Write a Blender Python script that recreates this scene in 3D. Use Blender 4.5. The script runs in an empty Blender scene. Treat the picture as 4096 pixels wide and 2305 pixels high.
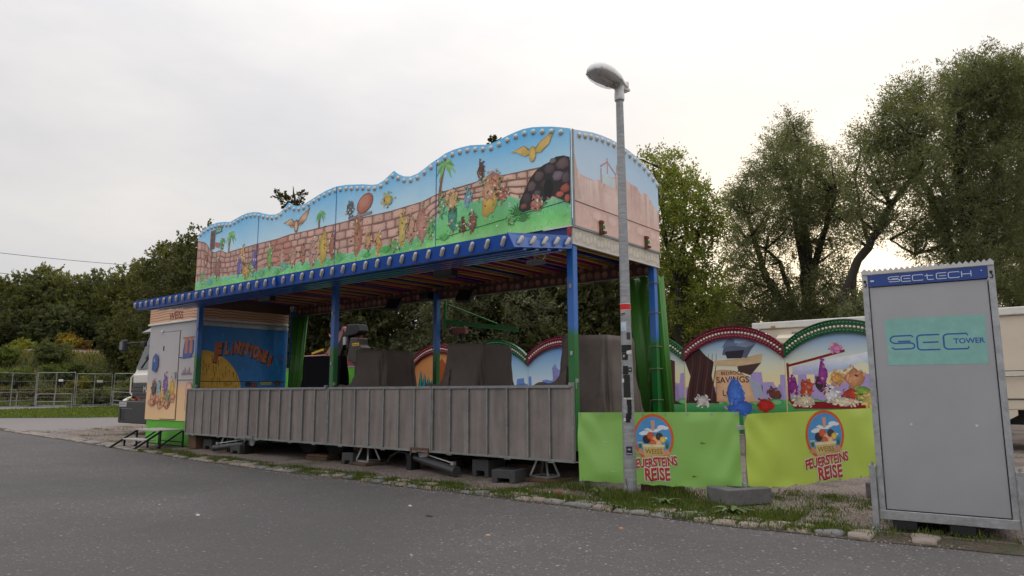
import bpy, bmesh, math, random
import numpy as np
from mathutils import Vector, Matrix
from mathutils.geometry import tessellate_polygon
random.seed(7); RNG = np.random.default_rng(11)
scene = bpy.context.scene
COL = scene.collection
PI = math.pi
R = math.radians

# ---------------------------------------------------------------- camera
EYE = 1.25
YAW, PITCH, ROLL = R(-38.8185), R(8.2431), R(-0.27488)
FOC = 2795.4 / 4096.0
fwd = Vector((math.sin(YAW)*math.cos(PITCH), math.cos(YAW)*math.cos(PITCH), math.sin(PITCH)))
rgt0 = Vector((math.cos(YAW), -math.sin(YAW), 0)); up0 = rgt0.cross(fwd)
rgt = rgt0*math.cos(ROLL) + up0*math.sin(ROLL)
upv = -rgt0*math.sin(ROLL) + up0*math.cos(ROLL)
cam_data = bpy.data.cameras.new('Camera')
cam = bpy.data.objects.new('Camera', cam_data); COL.objects.link(cam)
cam.matrix_world = Matrix(((rgt.x, upv.x, -fwd.x, 0), (rgt.y, upv.y, -fwd.y, 0), (rgt.z, upv.z, -fwd.z, EYE), (0, 0, 0, 1)))
cam_data.sensor_width = 36; cam_data.lens = FOC*36
cam_data.clip_start = 0.05; cam_data.clip_end = 3000
scene.camera = cam

# ---------------------------------------------------------------- sky, sun, exposure
SUN_AZ, SUN_EL = R(-15), R(9)          # azimuth from +Y towards +X
sun_dir = Vector((math.sin(SUN_AZ)*math.cos(SUN_EL), math.cos(SUN_AZ)*math.cos(SUN_EL), math.sin(SUN_EL)))
world = bpy.data.worlds.new('World'); scene.world = world; world.use_nodes = True
nt = world.node_tree; N = nt.nodes; L = nt.links
for n in list(N): N.remove(n)
wout = N.new('ShaderNodeOutputWorld'); bg = N.new('ShaderNodeBackground'); bg.inputs['Strength'].default_value = 0.1
sky = N.new('ShaderNodeTexSky'); sky.sky_type = 'NISHITA'; sky.sun_disc = False
sky.sun_elevation = SUN_EL; sky.sun_rotation = SUN_AZ; sky.air_density = 1.0; sky.dust_density = 2.0
tc = N.new('ShaderNodeTexCoord')
def wmath(op, a, b=None, clamp=False):
    m = N.new('ShaderNodeMath'); m.operation = op; m.use_clamp = clamp
    for i, v in enumerate((a, b)):
        if v is None: continue
        if isinstance(v, (int, float)): m.inputs[i].default_value = v
        else: L.new(v, m.inputs[i])
    return m.outputs[0]
sep = N.new('ShaderNodeSeparateXYZ'); L.new(tc.outputs['Generated'], sep.inputs[0])
mp = N.new('ShaderNodeMapping'); mp.inputs['Scale'].default_value = (1.0, 1.0, 2.6); L.new(tc.outputs['Generated'], mp.inputs[0])
nz = N.new('ShaderNodeTexNoise'); nz.inputs['Scale'].default_value = 2.2; nz.inputs['Detail'].default_value = 6; nz.inputs['Roughness'].default_value = 0.55
L.new(mp.outputs[0], nz.inputs['Vector'])
cr = N.new('ShaderNodeValToRGB'); cr.color_ramp.elements[0].position = 0.34; cr.color_ramp.elements[1].position = 0.66
cr.color_ramp.elements[0].color = (0.735, 0.732, 0.765, 1); cr.color_ramp.elements[1].color = (0.925, 0.895, 0.872, 1)
L.new(nz.outputs['Fac'], cr.inputs[0])
# overcast cloud: a little brighter towards the zenith, warm and brighter round the hidden low sun
zz = wmath('MAXIMUM', sep.outputs['Z'], 0.0)
lum = wmath('ADD', wmath('MULTIPLY', wmath('POWER', zz, 2.6), 15.0), 6.65)
cl = N.new('ShaderNodeVectorMath'); cl.operation = 'SCALE'; L.new(cr.outputs[0], cl.inputs[0]); L.new(lum, cl.inputs['Scale'])
dp = N.new('ShaderNodeVectorMath'); dp.operation = 'DOT_PRODUCT'; L.new(tc.outputs['Generated'], dp.inputs[0]); dp.inputs[1].default_value = sun_dir
dd = wmath('MAXIMUM', dp.outputs['Value'], 0.0)
def glow(power, col):
    g = wmath('POWER', dd, power)
    v = N.new('ShaderNodeVectorMath'); v.operation = 'SCALE'; v.inputs[0].default_value = col; L.new(g, v.inputs['Scale']); return v.outputs[0]
def vadd(a, b):
    v = N.new('ShaderNodeVectorMath'); v.operation = 'ADD'; L.new(a, v.inputs[0]); L.new(b, v.inputs[1]); return v.outputs[0]
g1 = glow(3.2, (1.7, 1.52, 1.25)); g2 = glow(55.0, (4.2, 2.9, 0.8))
ssky = N.new('ShaderNodeVectorMath'); ssky.operation = 'SCALE'; L.new(sky.outputs[0], ssky.inputs[0]); ssky.inputs['Scale'].default_value = 0.05
tot = vadd(vadd(vadd(cl.outputs[0], g1), g2), ssky.outputs[0])
L.new(tot, bg.inputs['Color']); L.new(bg.outputs[0], wout.inputs[0])

sd = bpy.data.lights.new('sun', 'SUN'); sd.energy = 1.5; sd.angle = R(11); sd.color = (1.0, 0.86, 0.66)
sun = bpy.data.objects.new('sun', sd); COL.objects.link(sun)
sun.rotation_euler = (-sun_dir).to_track_quat('-Z', 'Y').to_euler(); sun.location = sun_dir*80
vs = scene.view_settings
vs.view_transform = 'Standard'; vs.look = 'None'; vs.exposure = 0.25; vs.gamma = 1.0; vs.use_curve_mapping = False
scene.render.engine = 'CYCLES'
cy = scene.cycles
cy.use_denoising = True; cy.max_bounces = 6; cy.diffuse_bounces = 3; cy.glossy_bounces = 3; cy.transmission_bounces = 4; cy.transparent_max_bounces = 8
cy.use_adaptive_sampling = True; cy.adaptive_threshold = 0.025; cy.caustics_reflective = False; cy.caustics_refractive = False

# ---------------------------------------------------------------- helpers
def lin(r, g, b, k=1.0):
    f = lambda c: (c/255/12.92 if c/255 <= 0.04045 else ((c/255+0.055)/1.055)**2.4)*k
    return (f(r), f(g), f(b), 1.0)
def ss(a, b, x):
    t = min(1, max(0, (x-a)/(b-a))); return t*t*(3-2*t)
def ray(px, py):                 # direction through a pixel of the 4096 px wide photograph
    return fwd*2795.4 + rgt*(px-2048) - upv*(py-1152.5)
def at(px, py, D):               # the point at horizontal distance D
    d = ray(px, py); k = D/math.hypot(d.x, d.y); return Vector((d.x*k, d.y*k, EYE+d.z*k))
def atY(px, py, Y):
    d = ray(px, py); k = Y/d.y; return Vector((d.x*k, Y, EYE+d.z*k))
def emb(x, y): return -0.948*x + 0.317*y
def hgt(x, y):                   # height of the terrain
    s = emb(x, y)
    return 0.30*ss(28, 50, s) + 4.0*ss(57, 70, s)*ss(-12, 6, y)
def interp(tab, x):
    if x <= tab[0][0]: return tab[0][1]
    for (a, b), (c, d) in zip(tab, tab[1:]):
        if x <= c: return b + (d-b)*(x-a)/(c-a) if c > a else d
    return tab[-1][1]

MATS = {}
def pm(name, col, rough=0.5, metal=0.0, var=0.12, vscale=3.0, bump=0.0, bscale=80.0, dirt=0.0, dirtcol=(0.06, 0.05, 0.04, 1), spec=0.5, coat=0.0, wear=None):
    """painted / plain surface with uneven colour, fine relief and irregular grime"""
    if name in MATS: return MATS[name]
    m = bpy.data.materials.new(name); m.use_nodes = True; MATS[name] = m
    n = m.node_tree.nodes; l = m.node_tree.links; b = n['Principled BSDF']
    b.inputs['Roughness'].default_value = rough; b.inputs['Metallic'].default_value = metal
    b.inputs['Specular IOR Level'].default_value = spec; b.inputs['Coat Weight'].default_value = coat
    t = n.new('ShaderNodeTexCoord')
    nzz = n.new('ShaderNodeTexNoise'); nzz.inputs['Scale'].default_value = vscale; nzz.inputs['Detail'].default_value = 7; nzz.inputs['Roughness'].default_value = 0.62
    l.new(t.outputs['Object'], nzz.inputs['Vector'])
    mr = n.new('ShaderNodeMapRange'); mr.inputs['From Min'].default_value = 0.25; mr.inputs['From Max'].default_value = 0.75
    mr.inputs['To Min'].default_value = 1-var; mr.inputs['To Max'].default_value = 1+var*0.7
    l.new(nzz.outputs['Fac'], mr.inputs['Value'])
    sc = n.new('ShaderNodeVectorMath'); sc.operation = 'SCALE'; sc.inputs[0].default_value = col[:3]; l.new(mr.outputs[0], sc.inputs['Scale'])
    out = sc.outputs[0]
    if dirt > 0:
        nd = n.new('ShaderNodeTexNoise'); nd.inputs['Scale'].default_value = vscale*2.7; nd.inputs['Detail'].default_value = 9; nd.inputs['Roughness'].default_value = 0.7
        l.new(t.outputs['Object'], nd.inputs['Vector'])
        rp = n.new('ShaderNodeMapRange'); rp.inputs['From Min'].default_value = 0.48; rp.inputs['From Max'].default_value = 0.72; rp.inputs['To Max'].default_value = dirt
        l.new(nd.outputs['Fac'], rp.inputs['Value'])
        mx = n.new('ShaderNodeMix'); mx.data_type = 'RGBA'; l.new(rp.outputs[0], mx.inputs[0]); l.new(out, mx.inputs[6]); mx.inputs[7].default_value = dirtcol
        out = mx.outputs[2]
    l.new(out, b.inputs['Base Color'])
    rr = n.new('ShaderNodeMapRange'); rr.inputs['To Min'].default_value = max(0.02, rough-0.12); rr.inputs['To Max'].default_value = min(1, rough+0.15)
    l.new(nzz.outputs['Fac'], rr.inputs['Value']); l.new(rr.outputs[0], b.inputs['Roughness'])
    if bump > 0:
        nb = n.new('ShaderNodeTexNoise'); nb.inputs['Scale'].default_value = bscale; nb.inputs['Detail'].default_value = 4
        l.new(t.outputs['Object'], nb.inputs['Vector'])
        bp = n.new('ShaderNodeBump'); bp.inputs['Strength'].default_value = bump; bp.inputs['Distance'].default_value = 0.02
        l.new(nb.outputs['Fac'], bp.inputs['Height']); l.new(bp.outputs[0], b.inputs['Normal'])
    return m
def vcol_mat(name, rough=0.45, spec=0.4, transl=0.0):
    if name in MATS: return MATS[name]
    m = bpy.data.materials.new(name); m.use_nodes = True; MATS[name] = m
    n = m.node_tree.nodes; l = m.node_tree.links; b = n['Principled BSDF']
    a = n.new('ShaderNodeAttribute'); a.attribute_name = 'Col'
    b.inputs['Roughness'].default_value = rough; b.inputs['Specular IOR Level'].default_value = spec
    t = n.new('ShaderNodeTexCoord'); nzz = n.new('ShaderNodeTexNoise'); nzz.inputs['Scale'].default_value = 9; nzz.inputs['Detail'].default_value = 8; nzz.inputs['Roughness'].default_value = 0.7
    l.new(t.outputs['Object'], nzz.inputs['Vector'])
    mr = n.new('ShaderNodeMapRange'); mr.inputs['From Min'].default_value = 0.25; mr.inputs['From Max'].default_value = 0.75; mr.inputs['To Min'].default_value = 0.84; mr.inputs['To Max'].default_value = 1.1
    l.new(nzz.outputs['Fac'], mr.inputs['Value'])
    sc = n.new('ShaderNodeVectorMath'); sc.operation = 'SCALE'; l.new(a.outputs['Color'], sc.inputs[0]); l.new(mr.outputs[0], sc.inputs['Scale'])
    l.new(sc.outputs[0], b.inputs['Base Color'])
    if transl > 0:
        tr = n.new('ShaderNodeBsdfTranslucent'); mix = n.new('ShaderNodeMixShader'); mix.inputs[0].default_value = transl
        hs = n.new('ShaderNodeVectorMath'); hs.operation = 'MULTIPLY'; l.new(sc.outputs[0], hs.inputs[0]); hs.inputs[1].default_value = (1.5, 1.35, 0.6)
        l.new(hs.outputs[0], tr.inputs['Color']); l.new(b.outputs[0], mix.inputs[1]); l.new(tr.outputs[0], mix.inputs[2])
        l.new(mix.outputs[0], n['Material Output'].inputs['Surface'])
    return m

class MB:
    """collects shapes in world coordinates; build() links them as ONE mesh object"""
    def __init__(s): s.v = []; s.f = []
    def add(s, vs, fs):
        o = len(s.v); s.v += [tuple(p) for p in vs]; s.f += [tuple(i+o for i in f) for f in fs]; return s
    def box(s, c, d, rz=0.0, M=None):
        x, y, z = d[0]/2, d[1]/2, d[2]/2
        P = [Vector(p) for p in ((-x,-y,-z),(x,-y,-z),(x,y,-z),(-x,y,-z),(-x,-y,z),(x,-y,z),(x,y,z),(-x,y,z))]
        m = M if M else Matrix.Rotation(rz, 3, 'Z')
        return s.add([m@p+Vector(c) for p in P], [(3,2,1,0),(4,5,6,7),(0,1,5,4),(1,2,6,5),(2,3,7,6),(3,0,4,7)])
    def span(s, a, b):            # axis-aligned box between two corners
        c = [(p+q)/2 for p, q in zip(a, b)]; d = [abs(q-p) for p, q in zip(a, b)]; return s.box(c, d)
    def bar(s, a, b, w, h, up=(0,0,1)):
        a = Vector(a); b = Vector(b); d = b-a; ln = d.length; d.normalize(); u = Vector(up)
        if abs(d.dot(u)) > 0.98: u = Vector((1,0,0))
        x = d.cross(u).normalized(); z = x.cross(d)
        M = Matrix((x, d, z)).transposed(); return s.box((a+b)/2, (w, ln, h), M=M)
    def tube(s, pts, r, n=8, cap=True):
        pts = [Vector(p) for p in pts]; rs = r if isinstance(r, (list, tuple)) else [r]*len(pts)
        o = []; prev = None
        for i, p in enumerate(pts):
            d = (pts[min(i+1, len(pts)-1)] - pts[max(i-1, 0)]).normalized()
            if prev is None:
                u = Vector((0,0,1)) if abs(d.z) < 0.9 else Vector((1,0,0)); x = d.cross(u).normalized()
            else: x = (prev - d*prev.dot(d)).normalized()
            prev = x; y = d.cross(x)
            for k in range(n):
                a = 2*PI*k/n; o.append(p + x*(rs[i]*math.cos(a)) + y*(rs[i]*math.sin(a)))
        f = []
        for i in range(len(pts)-1):
            for k in range(n):
                k2 = (k+1) % n; f.append((i*n+k, i*n+k2, (i+1)*n+k2, (i+1)*n+k))
        if cap: f += [tuple(range(n-1, -1, -1)), tuple(range((len(pts)-1)*n, len(pts)*n))]
        return s.add(o, f)
    def prism(s, poly, vec):      # a flat 3D polygon swept along vec
        n = len(poly); P = [Vector(p) for p in poly]; Q = [p+Vector(vec) for p in P]
        tri = tessellate_polygon([P])
        f = [tuple(t) for t in tri] + [tuple(i+n for i in reversed(t)) for t in tri] + [(i, i+n, (i+1) % n+n, (i+1) % n) for i in range(n)]
        return s.add(P+Q, f)
    def lathe(s, prof, c, n=16, M=None):   # prof: (radius, height)
        o = []; c = Vector(c)
        for r, h in prof:
            for k in range(n):
                p = Vector((r*math.cos(2*PI*k/n), r*math.sin(2*PI*k/n), h)); o.append((M@p if M else p)+c)
        f = [(i*n+k, i*n+(k+1) % n, (i+1)*n+(k+1) % n, (i+1)*n+k) for i in range(len(prof)-1) for k in range(n)]
        f += [tuple(range(n-1, -1, -1)), tuple(range((len(prof)-1)*n, len(prof)*n))]
        return s.add(o, f)
    def loft(s, rings, closed=True, cap=True):
        n = len(rings[0]); o = [p for r in rings for p in r]; f = []
        for i in range(len(rings)-1):
            for k in range(n if closed else n-1):
                k2 = (k+1) % n; f.append((i*n+k, i*n+k2, (i+1)*n+k2, (i+1)*n+k))
        if cap and closed: f += [tuple(range(n-1, -1, -1)), tuple(range((len(rings)-1)*n, len(rings)*n))]
        return s.add(o, f)
    def mesh(s, name, m, smooth=False, origin=(0,0,0), fix=True):
        me = bpy.data.meshes.new(name); o = Vector(origin)
        me.from_pydata([Vector(p)-o for p in s.v], [], s.f)
        if fix:
            bm = bmesh.new(); bm.from_mesh(me); bmesh.ops.recalc_face_normals(bm, faces=bm.faces); bm.to_mesh(me); bm.free()
        me.materials.append(m)
        if smooth: me.polygons.foreach_set('use_smooth', [True]*len(me.polygons))
        me.update(); return me
    def build(s, name, m, parent=None, smooth=False, bevel=0.0, fix=True, own=None):
        org = wloc(parent) if parent else Vector(own or (0,0,0))
        me = s.mesh(name, m, smooth, org, fix); o = bpy.data.objects.new(name, me); COL.objects.link(o)
        if parent: o.parent = parent
        else: o.location = org
        if bevel > 0:
            b = o.modifiers.new('bevel', 'BEVEL'); b.width = bevel; b.segments = 2; b.limit_method = 'ANGLE'; b.angle_limit = R(40)
        if smooth and bevel == 0:
            pass
        return o
def wloc(o):
    v = Vector((0,0,0))
    while o: v += o.location; o = o.parent
    return v
def tag(o, label=None, cat=None, group=None, kind=None):
    if label: o['label'] = label
    if cat: o['category'] = cat
    if group: o['group'] = group
    if kind: o['kind'] = kind
    return o
def thing(name, label, cat, loc, group=None):
    o = bpy.data.objects.new(name, None); COL.objects.link(o); o.location = loc; o.empty_display_size = 0.2
    return tag(o, label, cat, group)
def inst(name, me, parent, loc, rot=None, scale=None, kind=None):
    o = bpy.data.objects.new(name, me); COL.objects.link(o)
    if parent: o.parent = parent; o.location = Vector(loc)-wloc(parent)
    else: o.location = loc
    if rot is not None: o.rotation_euler = rot
    if scale is not None: o.scale = scale
    if kind: o['kind'] = kind
    return o
def dome(r, h, m, name='bulb', n=10):
    """a small lamp lens with a dark socket ring, axis +Z"""
    key = ('dome', name)
    mb = MB(); prof = [(r*1.18, 0), (r*1.18, h*0.22), (r, h*0.25), (r*0.92, h*0.62), (r*0.62, h*0.9), (r*0.2, h)]
    mb.lathe(prof, (0,0,0), n); return mb.mesh(name, m, smooth=True)

# painting flat print onto a surface -----------------------------------------
class Paint:
    def __init__(s, mapf, base=0.0): s.map = mapf; s.v = []; s.f = []; s.c = []; s.k = 0; s.base = base
    def _add(s, uv, cols, faces, layer):
        if layer != 1: s.k += 1          # painter's order: each shape a hair above the one before
        o = len(s.v); s.v += [s.map(u, w, 0.0015+s.base+1.7e-5*(s.k+(0.5 if layer == 1 else 0))) for u, w in uv]; s.c += cols; s.f += [tuple(i+o for i in f) for f in faces]
    def fan(s, pts, col, ccol, layer, cen=None):
        n = len(pts); cx = cen or (sum(p[0] for p in pts)/n, sum(p[1] for p in pts)/n)
        s._add(list(pts)+[cx], [col]*n+[ccol], [(i, (i+1) % n, n) for i in range(n)], layer)
    def ringfan(s, pts, edge, body, hi, layer, k1=0.86, k2=0.45, off=(0, 0)):   # outlined shape with a lighter heart
        n = len(pts); cx = sum(p[0] for p in pts)/n; cy_ = sum(p[1] for p in pts)/n
        sc = lambda k, o=(0, 0): [(cx+(x-cx)*k+o[0], cy_+(y-cy_)*k+o[1]) for x, y in pts]
        A, B, C = sc(1), sc(k1), sc(k2, off)
        f = []
        for b in (0, n):
            f += [(b+i, b+(i+1) % n, b+n+(i+1) % n, b+n+i) for i in range(n)]
        f.append(tuple(range(2*n, 3*n)))
        s._add(A+B+C, [edge]*n+[body]*n+[hi]*n, f, layer)
    def poly(s, pts, col, layer):
        tri = tessellate_polygon([[Vector((x, y, 0)) for x, y in pts]]); cols = col if isinstance(col, list) else [col]*len(pts)
        s._add(list(pts), cols, [tuple(t) for t in tri], layer)
    def strip(s, xs, rows, layer):      # rows: list of (function, colour function)
        n = len(xs); uv = []; c = []
        for fn, cf in rows:
            for x in xs: uv.append((x, fn(x))); c.append(cf(x) if callable(cf) else cf)
        s._add(uv, c, [(r*n+i, r*n+i+1, (r+1)*n+i+1, (r+1)*n+i) for r in range(len(rows)-1) for i in range(n-1)], layer)
    def stroke(s, pts, w, col, layer, w2=None):
        n = len(pts); L_, R_ = [], []
        for i, p in enumerate(pts):
            a = pts[max(0, i-1)]; b = pts[min(n-1, i+1)]; dx, dy = b[0]-a[0], b[1]-a[1]; l = math.hypot(dx, dy) or 1
            ww = w if w2 is None else w+(w2-w)*i/(n-1)
            L_.append((p[0]-dy/l*ww/2, p[1]+dx/l*ww/2)); R_.append((p[0]+dy/l*ww/2, p[1]-dx/l*ww/2))
        s._add(L_+R_, [col]*(2*n), [(i, i+1, n+i+1, n+i) for i in range(n-1)], layer)
    def disc(s, c, rx, ry, col, ccol, layer, n=16, a0=0):
        s.fan([(c[0]+rx*math.cos(a0+2*PI*k/n), c[1]+ry*math.sin(a0+2*PI*k/n)) for k in range(n)], col, ccol, layer)
    def text(s, txt, c, size, col, layer, bold=0.0, wobble=0.0, rot=0.0, squeeze=1.0, arc=0.0, shear=0.0):
        V, F = text2d(txt, bold); rnd = random.Random(len(txt)*7+int(size*1000))
        xs = [v[0] for v in V]; ys = [v[1] for v in V]; mx = (min(xs)+max(xs))/2; my = (min(ys)+max(ys))/2
        cs, sn = math.cos(rot), math.sin(rot); uv = []
        for x, y in V:
            x = (x-mx)*size*squeeze; y = (y-my)*size; x += shear*y
            if wobble: y += wobble*size*math.sin(x/size*2.3+1.0); x += wobble*0.3*size*math.sin(y/size*3+x/size*1.7)
            if arc: y -= arc*x*x
            uv.append((c[0]+x*cs-y*sn, c[1]+x*sn+y*cs))
        s._add(uv, [col]*len(uv), F, layer)
    def build(s, name, m, parent):
        org = wloc(parent); me = bpy.data.meshes.new(name)
        me.from_pydata([Vector(p)-org for p in s.v], [], s.f)
        ca = me.color_attributes.new('Col', 'FLOAT_COLOR', 'POINT'); ca.data.foreach_set('color', [x for c in s.c for x in c])
        me.materials.append(m); me.update()
        o = bpy.data.objects.new(name, me); COL.objects.link(o); o.parent = parent; return o
_T = {}
def text2d(txt, bold=0.0):
    k = (txt, bold)
    if k in _T: return _T[k]
    cu = bpy.data.curves.new('lettering', 'FONT'); cu.body = txt; cu.offset = bold; cu.resolution_u = 3; cu.fill_mode = 'FRONT'
    ob = bpy.data.objects.new('lettering', cu); COL.objects.link(ob)
    dg = bpy.context.evaluated_depsgraph_get(); me = ob.evaluated_get(dg).to_mesh()
    V = [(v.co.x, v.co.y) for v in me.vertices]; F = [tuple(p.vertices) for p in me.polygons]
    ob.evaluated_get(dg).to_mesh_clear(); bpy.data.objects.remove(ob); bpy.data.curves.remove(cu)
    _T[k] = (V, F); return _T[k]
PAINT = vcol_mat('painted_artwork', 0.42, 0.4)
BANNERPRINT = vcol_mat('banner_print', 0.38, 0.4)
# ---------------------------------------------------------------- ground materials
def ground_mat(name, ramp, scale, speck=None, bump=0.5, rough=0.9, big=None, bdist=0.02):
    m = bpy.data.materials.new(name); m.use_nodes = True; n = m.node_tree.nodes; l = m.node_tree.links; b = n['Principled BSDF']
    b.inputs['Roughness'].default_value = rough; b.inputs['Specular IOR Level'].default_value = 0.3
    t = n.new('ShaderNodeTexCoord')
    def noise(s, d=8, r=0.65):
        q = n.new('ShaderNodeTexNoise'); q.inputs['Scale'].default_value = s; q.inputs['Detail'].default_value = d; q.inputs['Roughness'].default_value = r; l.new(t.outputs['Object'], q.inputs['Vector']); return q.outputs['Fac']
    cr = n.new('ShaderNodeValToRGB'); e = cr.color_ramp.elements
    for i, (p, c) in enumerate(ramp):
        if i < 2: e[i].position = p; e[i].color = c
        else: x = e.new(p); x.color = c
    f = noise(scale); l.new(f, cr.inputs[0]); out = cr.outputs[0]
    def mix(fac, col, amount_in, mode='MIX'):
        mx = n.new('ShaderNodeMix'); mx.data_type = 'RGBA'; mx.blend_type = mode; l.new(fac, mx.inputs[0]); l.new(amount_in, mx.inputs[6])
        if isinstance(col, tuple): mx.inputs[7].default_value = col
        else: l.new(col, mx.inputs[7])
        return mx.outputs[2]
    def rng(v, a, b_, c=0.0, d=1.0):
        r_ = n.new('ShaderNodeMapRange'); r_.inputs['From Min'].default_value = a; r_.inputs['From Max'].default_value = b_; r_.inputs['To Min'].default_value = c; r_.inputs['To Max'].default_value = d; l.new(v, r_.inputs['Value']); return r_.outputs[0]
    hsum = f
    if speck:
        for sc_, thr, prob, col in speck:
            vo = n.new('ShaderNodeTexVoronoi'); vo.inputs['Scale'].default_value = sc_; l.new(t.outputs['Object'], vo.inputs['Vector'])
            d = rng(vo.outputs['Distance'], thr, thr*0.6)
            sp = n.new('ShaderNodeSeparateColor'); l.new(vo.outputs['Color'], sp.inputs[0])
            pr = n.new('ShaderNodeMath'); pr.operation = 'GREATER_THAN'; pr.inputs[1].default_value = 1-prob; l.new(sp.outputs[0], pr.inputs[0])
            ml = n.new('ShaderNodeMath'); ml.operation = 'MULTIPLY'; l.new(d, ml.inputs[0]); l.new(pr.outputs[0], ml.inputs[1])
            m2 = n.new('ShaderNodeMath'); m2.operation = 'MULTIPLY'; l.new(ml.outputs[0], m2.inputs[0]); l.new(rng(sp.outputs[1], 0, 1, 0.3, 1.0), m2.inputs[1])
            out = mix(m2.outputs[0], col, out)
    if big:
        for sc_, lo, hi, col, amt in big:
            out = mix(rng(noise(sc_, 6, 0.6), lo, hi, 0, amt), col, out)
    l.new(out, b.inputs['Base Color'])
    bp = n.new('ShaderNodeBump'); bp.inputs['Strength'].default_value = bump; bp.inputs['Distance'].default_value = bdist
    vo = n.new('ShaderNodeTexVoronoi'); vo.inputs['Scale'].default_value = scale*1.6; l.new(t.outputs['Object'], vo.inputs['Vector'])
    ad = n.new('ShaderNodeMath'); ad.operation = 'ADD'; l.new(vo.outputs['Distance'], ad.inputs[0]); l.new(f, ad.inputs[1])
    l.new(ad.outputs[0], bp.inputs['Height']); l.new(bp.outputs[0], b.inputs['Normal'])
    return m
g = lambda v, w=1.0: (v*1.06*w, v*0.975, v*0.985, 1)
ASPHALT = ground_mat('asphalt', [(0.25, g(0.054)), (0.5, g(0.098)), (0.75, g(0.156))], 95,
    speck=[(34, 0.40, 0.28, g(0.30)), (26, 0.40, 0.22, g(0.05)), (12, 0.17, 0.30, g(0.48)), (60, 0.42, 0.25, g(0.035)), (6, 0.085, 0.35, g(0.6)), (4, 0.055, 0.3, (0.55, 0.45, 0.34, 1))], bump=0.55, rough=0.78, bdist=0.006,
    big=[(0.45, 0.42, 0.7, g(0.060), 0.5), (2.5, 0.5, 0.75, g(0.12), 0.35), (0.16, 0.48, 0.60, g(0.066), 0.55)])
ASPHALT_OLD = ground_mat('worn_asphalt', [(0.25, g(0.13)), (0.5, g(0.18)), (0.75, g(0.24))], 60,
    speck=[(30, 0.3, 0.2, g(0.4))], bump=0.4, rough=0.85, bdist=0.006, big=[(0.5, 0.45, 0.7, (0.20, 0.175, 0.15, 1), 0.6)])
GRAVEL = ground_mat('gravel', [(0.28, (0.095, 0.074, 0.062, 1)), (0.48, (0.225, 0.178, 0.158, 1)), (0.72, (0.46, 0.39, 0.355, 1))], 30,
    speck=[(26, 0.34, 0.35, (0.42, 0.37, 0.34, 1)), (45, 0.34, 0.4, (0.06, 0.048, 0.04, 1)), (14, 0.2, 0.2, (0.5, 0.46, 0.44, 1))], bump=1.0, rough=0.95, bdist=0.02,
    big=[(1.3, 0.5, 0.68, (0.085, 0.068, 0.05, 1), 0.75), (0.8, 0.55, 0.66, (0.055, 0.075, 0.022, 1), 0.6)])
TURF = ground_mat('turf', [(0.3, (0.035, 0.06, 0.014, 1)), (0.5, (0.06, 0.10, 0.022, 1)), (0.7, (0.11, 0.15, 0.04, 1))], 9, bump=1.0, rough=0.95, bdist=0.05,
    big=[(0.6, 0.5, 0.7, (0.12, 0.11, 0.045, 1), 0.5)])
EARTH = ground_mat('meadow_soil', [(0.3, (0.03, 0.042, 0.013, 1)), (0.5, (0.055, 0.07, 0.022, 1)), (0.7, (0.09, 0.10, 0.035, 1))], 2.5, bump=1.0, rough=0.95, bdist=0.1)
BALLAST = ground_mat('ballast', [(0.3, (0.07, 0.06, 0.055, 1)), (0.5, (0.19, 0.165, 0.15, 1)), (0.7, (0.36, 0.32, 0.30, 1))], 6, bump=1.0, rough=0.95, bdist=0.06)
SOIL = ground_mat('kerb_soil', [(0.3, (0.035, 0.028, 0.02, 1)), (0.5, (0.085, 0.068, 0.05, 1)), (0.7, (0.15, 0.125, 0.1, 1))], 30, bump=1.0, rough=0.95, bdist=0.015,
    big=[(2.2, 0.45, 0.6, (0.045, 0.062, 0.018, 1), 0.8)])

def sheet(name, xs, lo, hi, ny, off, m, jitter=0.0):
    v = []; f = []; rnd = random.Random(3)
    for x in xs:
        a, b = lo(x), hi(x)
        for j in range(ny+1):
            y = a+(b-a)*j/ny; e = (rnd.uniform(-jitter, jitter) if j in (0, ny) else 0)
            v.append((x, y+e, hgt(x, y)+off))
    k = ny+1
    for i in range(len(xs)-1):
        for j in range(ny): f.append((i*k+j, (i+1)*k+j, (i+1)*k+j+1, i*k+j+1))
    mb = MB(); mb.add(v, f); o = mb.build(name, m, smooth=True, fix=False); tag(o, kind='structure'); return o
def rangef(a, b, s):
    n = max(1, int(round((b-a)/s))); return [a+(b-a)*i/n for i in range(n+1)]
# the whole land, to the horizon, with the railway embankment on the left
xs = [-900, -500, -300, -200, -150, -120] + rangef(-110, -20, 1.5) + rangef(-18, 60, 6) + [90, 150, 300, 600, 900]
ys = [-700, -300, -120, -60, -30] + rangef(-20, 80, 2.0) + [100, 140, 200, 320, 600, 1000]
v = [(x, y, hgt(x, y)) for x in xs for y in ys]; k = len(ys)
f = [(i*k+j, (i+1)*k+j, (i+1)*k+j+1, i*k+j+1) for i in range(len(xs)-1) for j in range(k-1)]
mb = MB(); mb.add(v, f); tag(mb.build('ground', EARTH, smooth=True, fix=False), kind='structure')
EDGE = [(-60, 9.2), (-27.26, 7.52), (-21.0, 7.09), (-16.84, 6.74), (-13.6, 6.52), (-11.8, 6.40), (-9.9, 6.36), (-2.2, 6.36), (-1.5, 6.45), (-0.4, 6.62), (8, 7.2), (40, 9)]
edge = lambda x: interp(EDGE, x) + 0.018*math.sin(x*2.1) + 0.012*math.sin(x*5.3+1)
# gravel yard, side road, verge, far path, road
sheet('gravel_yard', rangef(-34, 20, 0.6), lambda x: edge(x)-0.05, lambda x: 30 + 0*x, 60, 0.004, GRAVEL)
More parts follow.
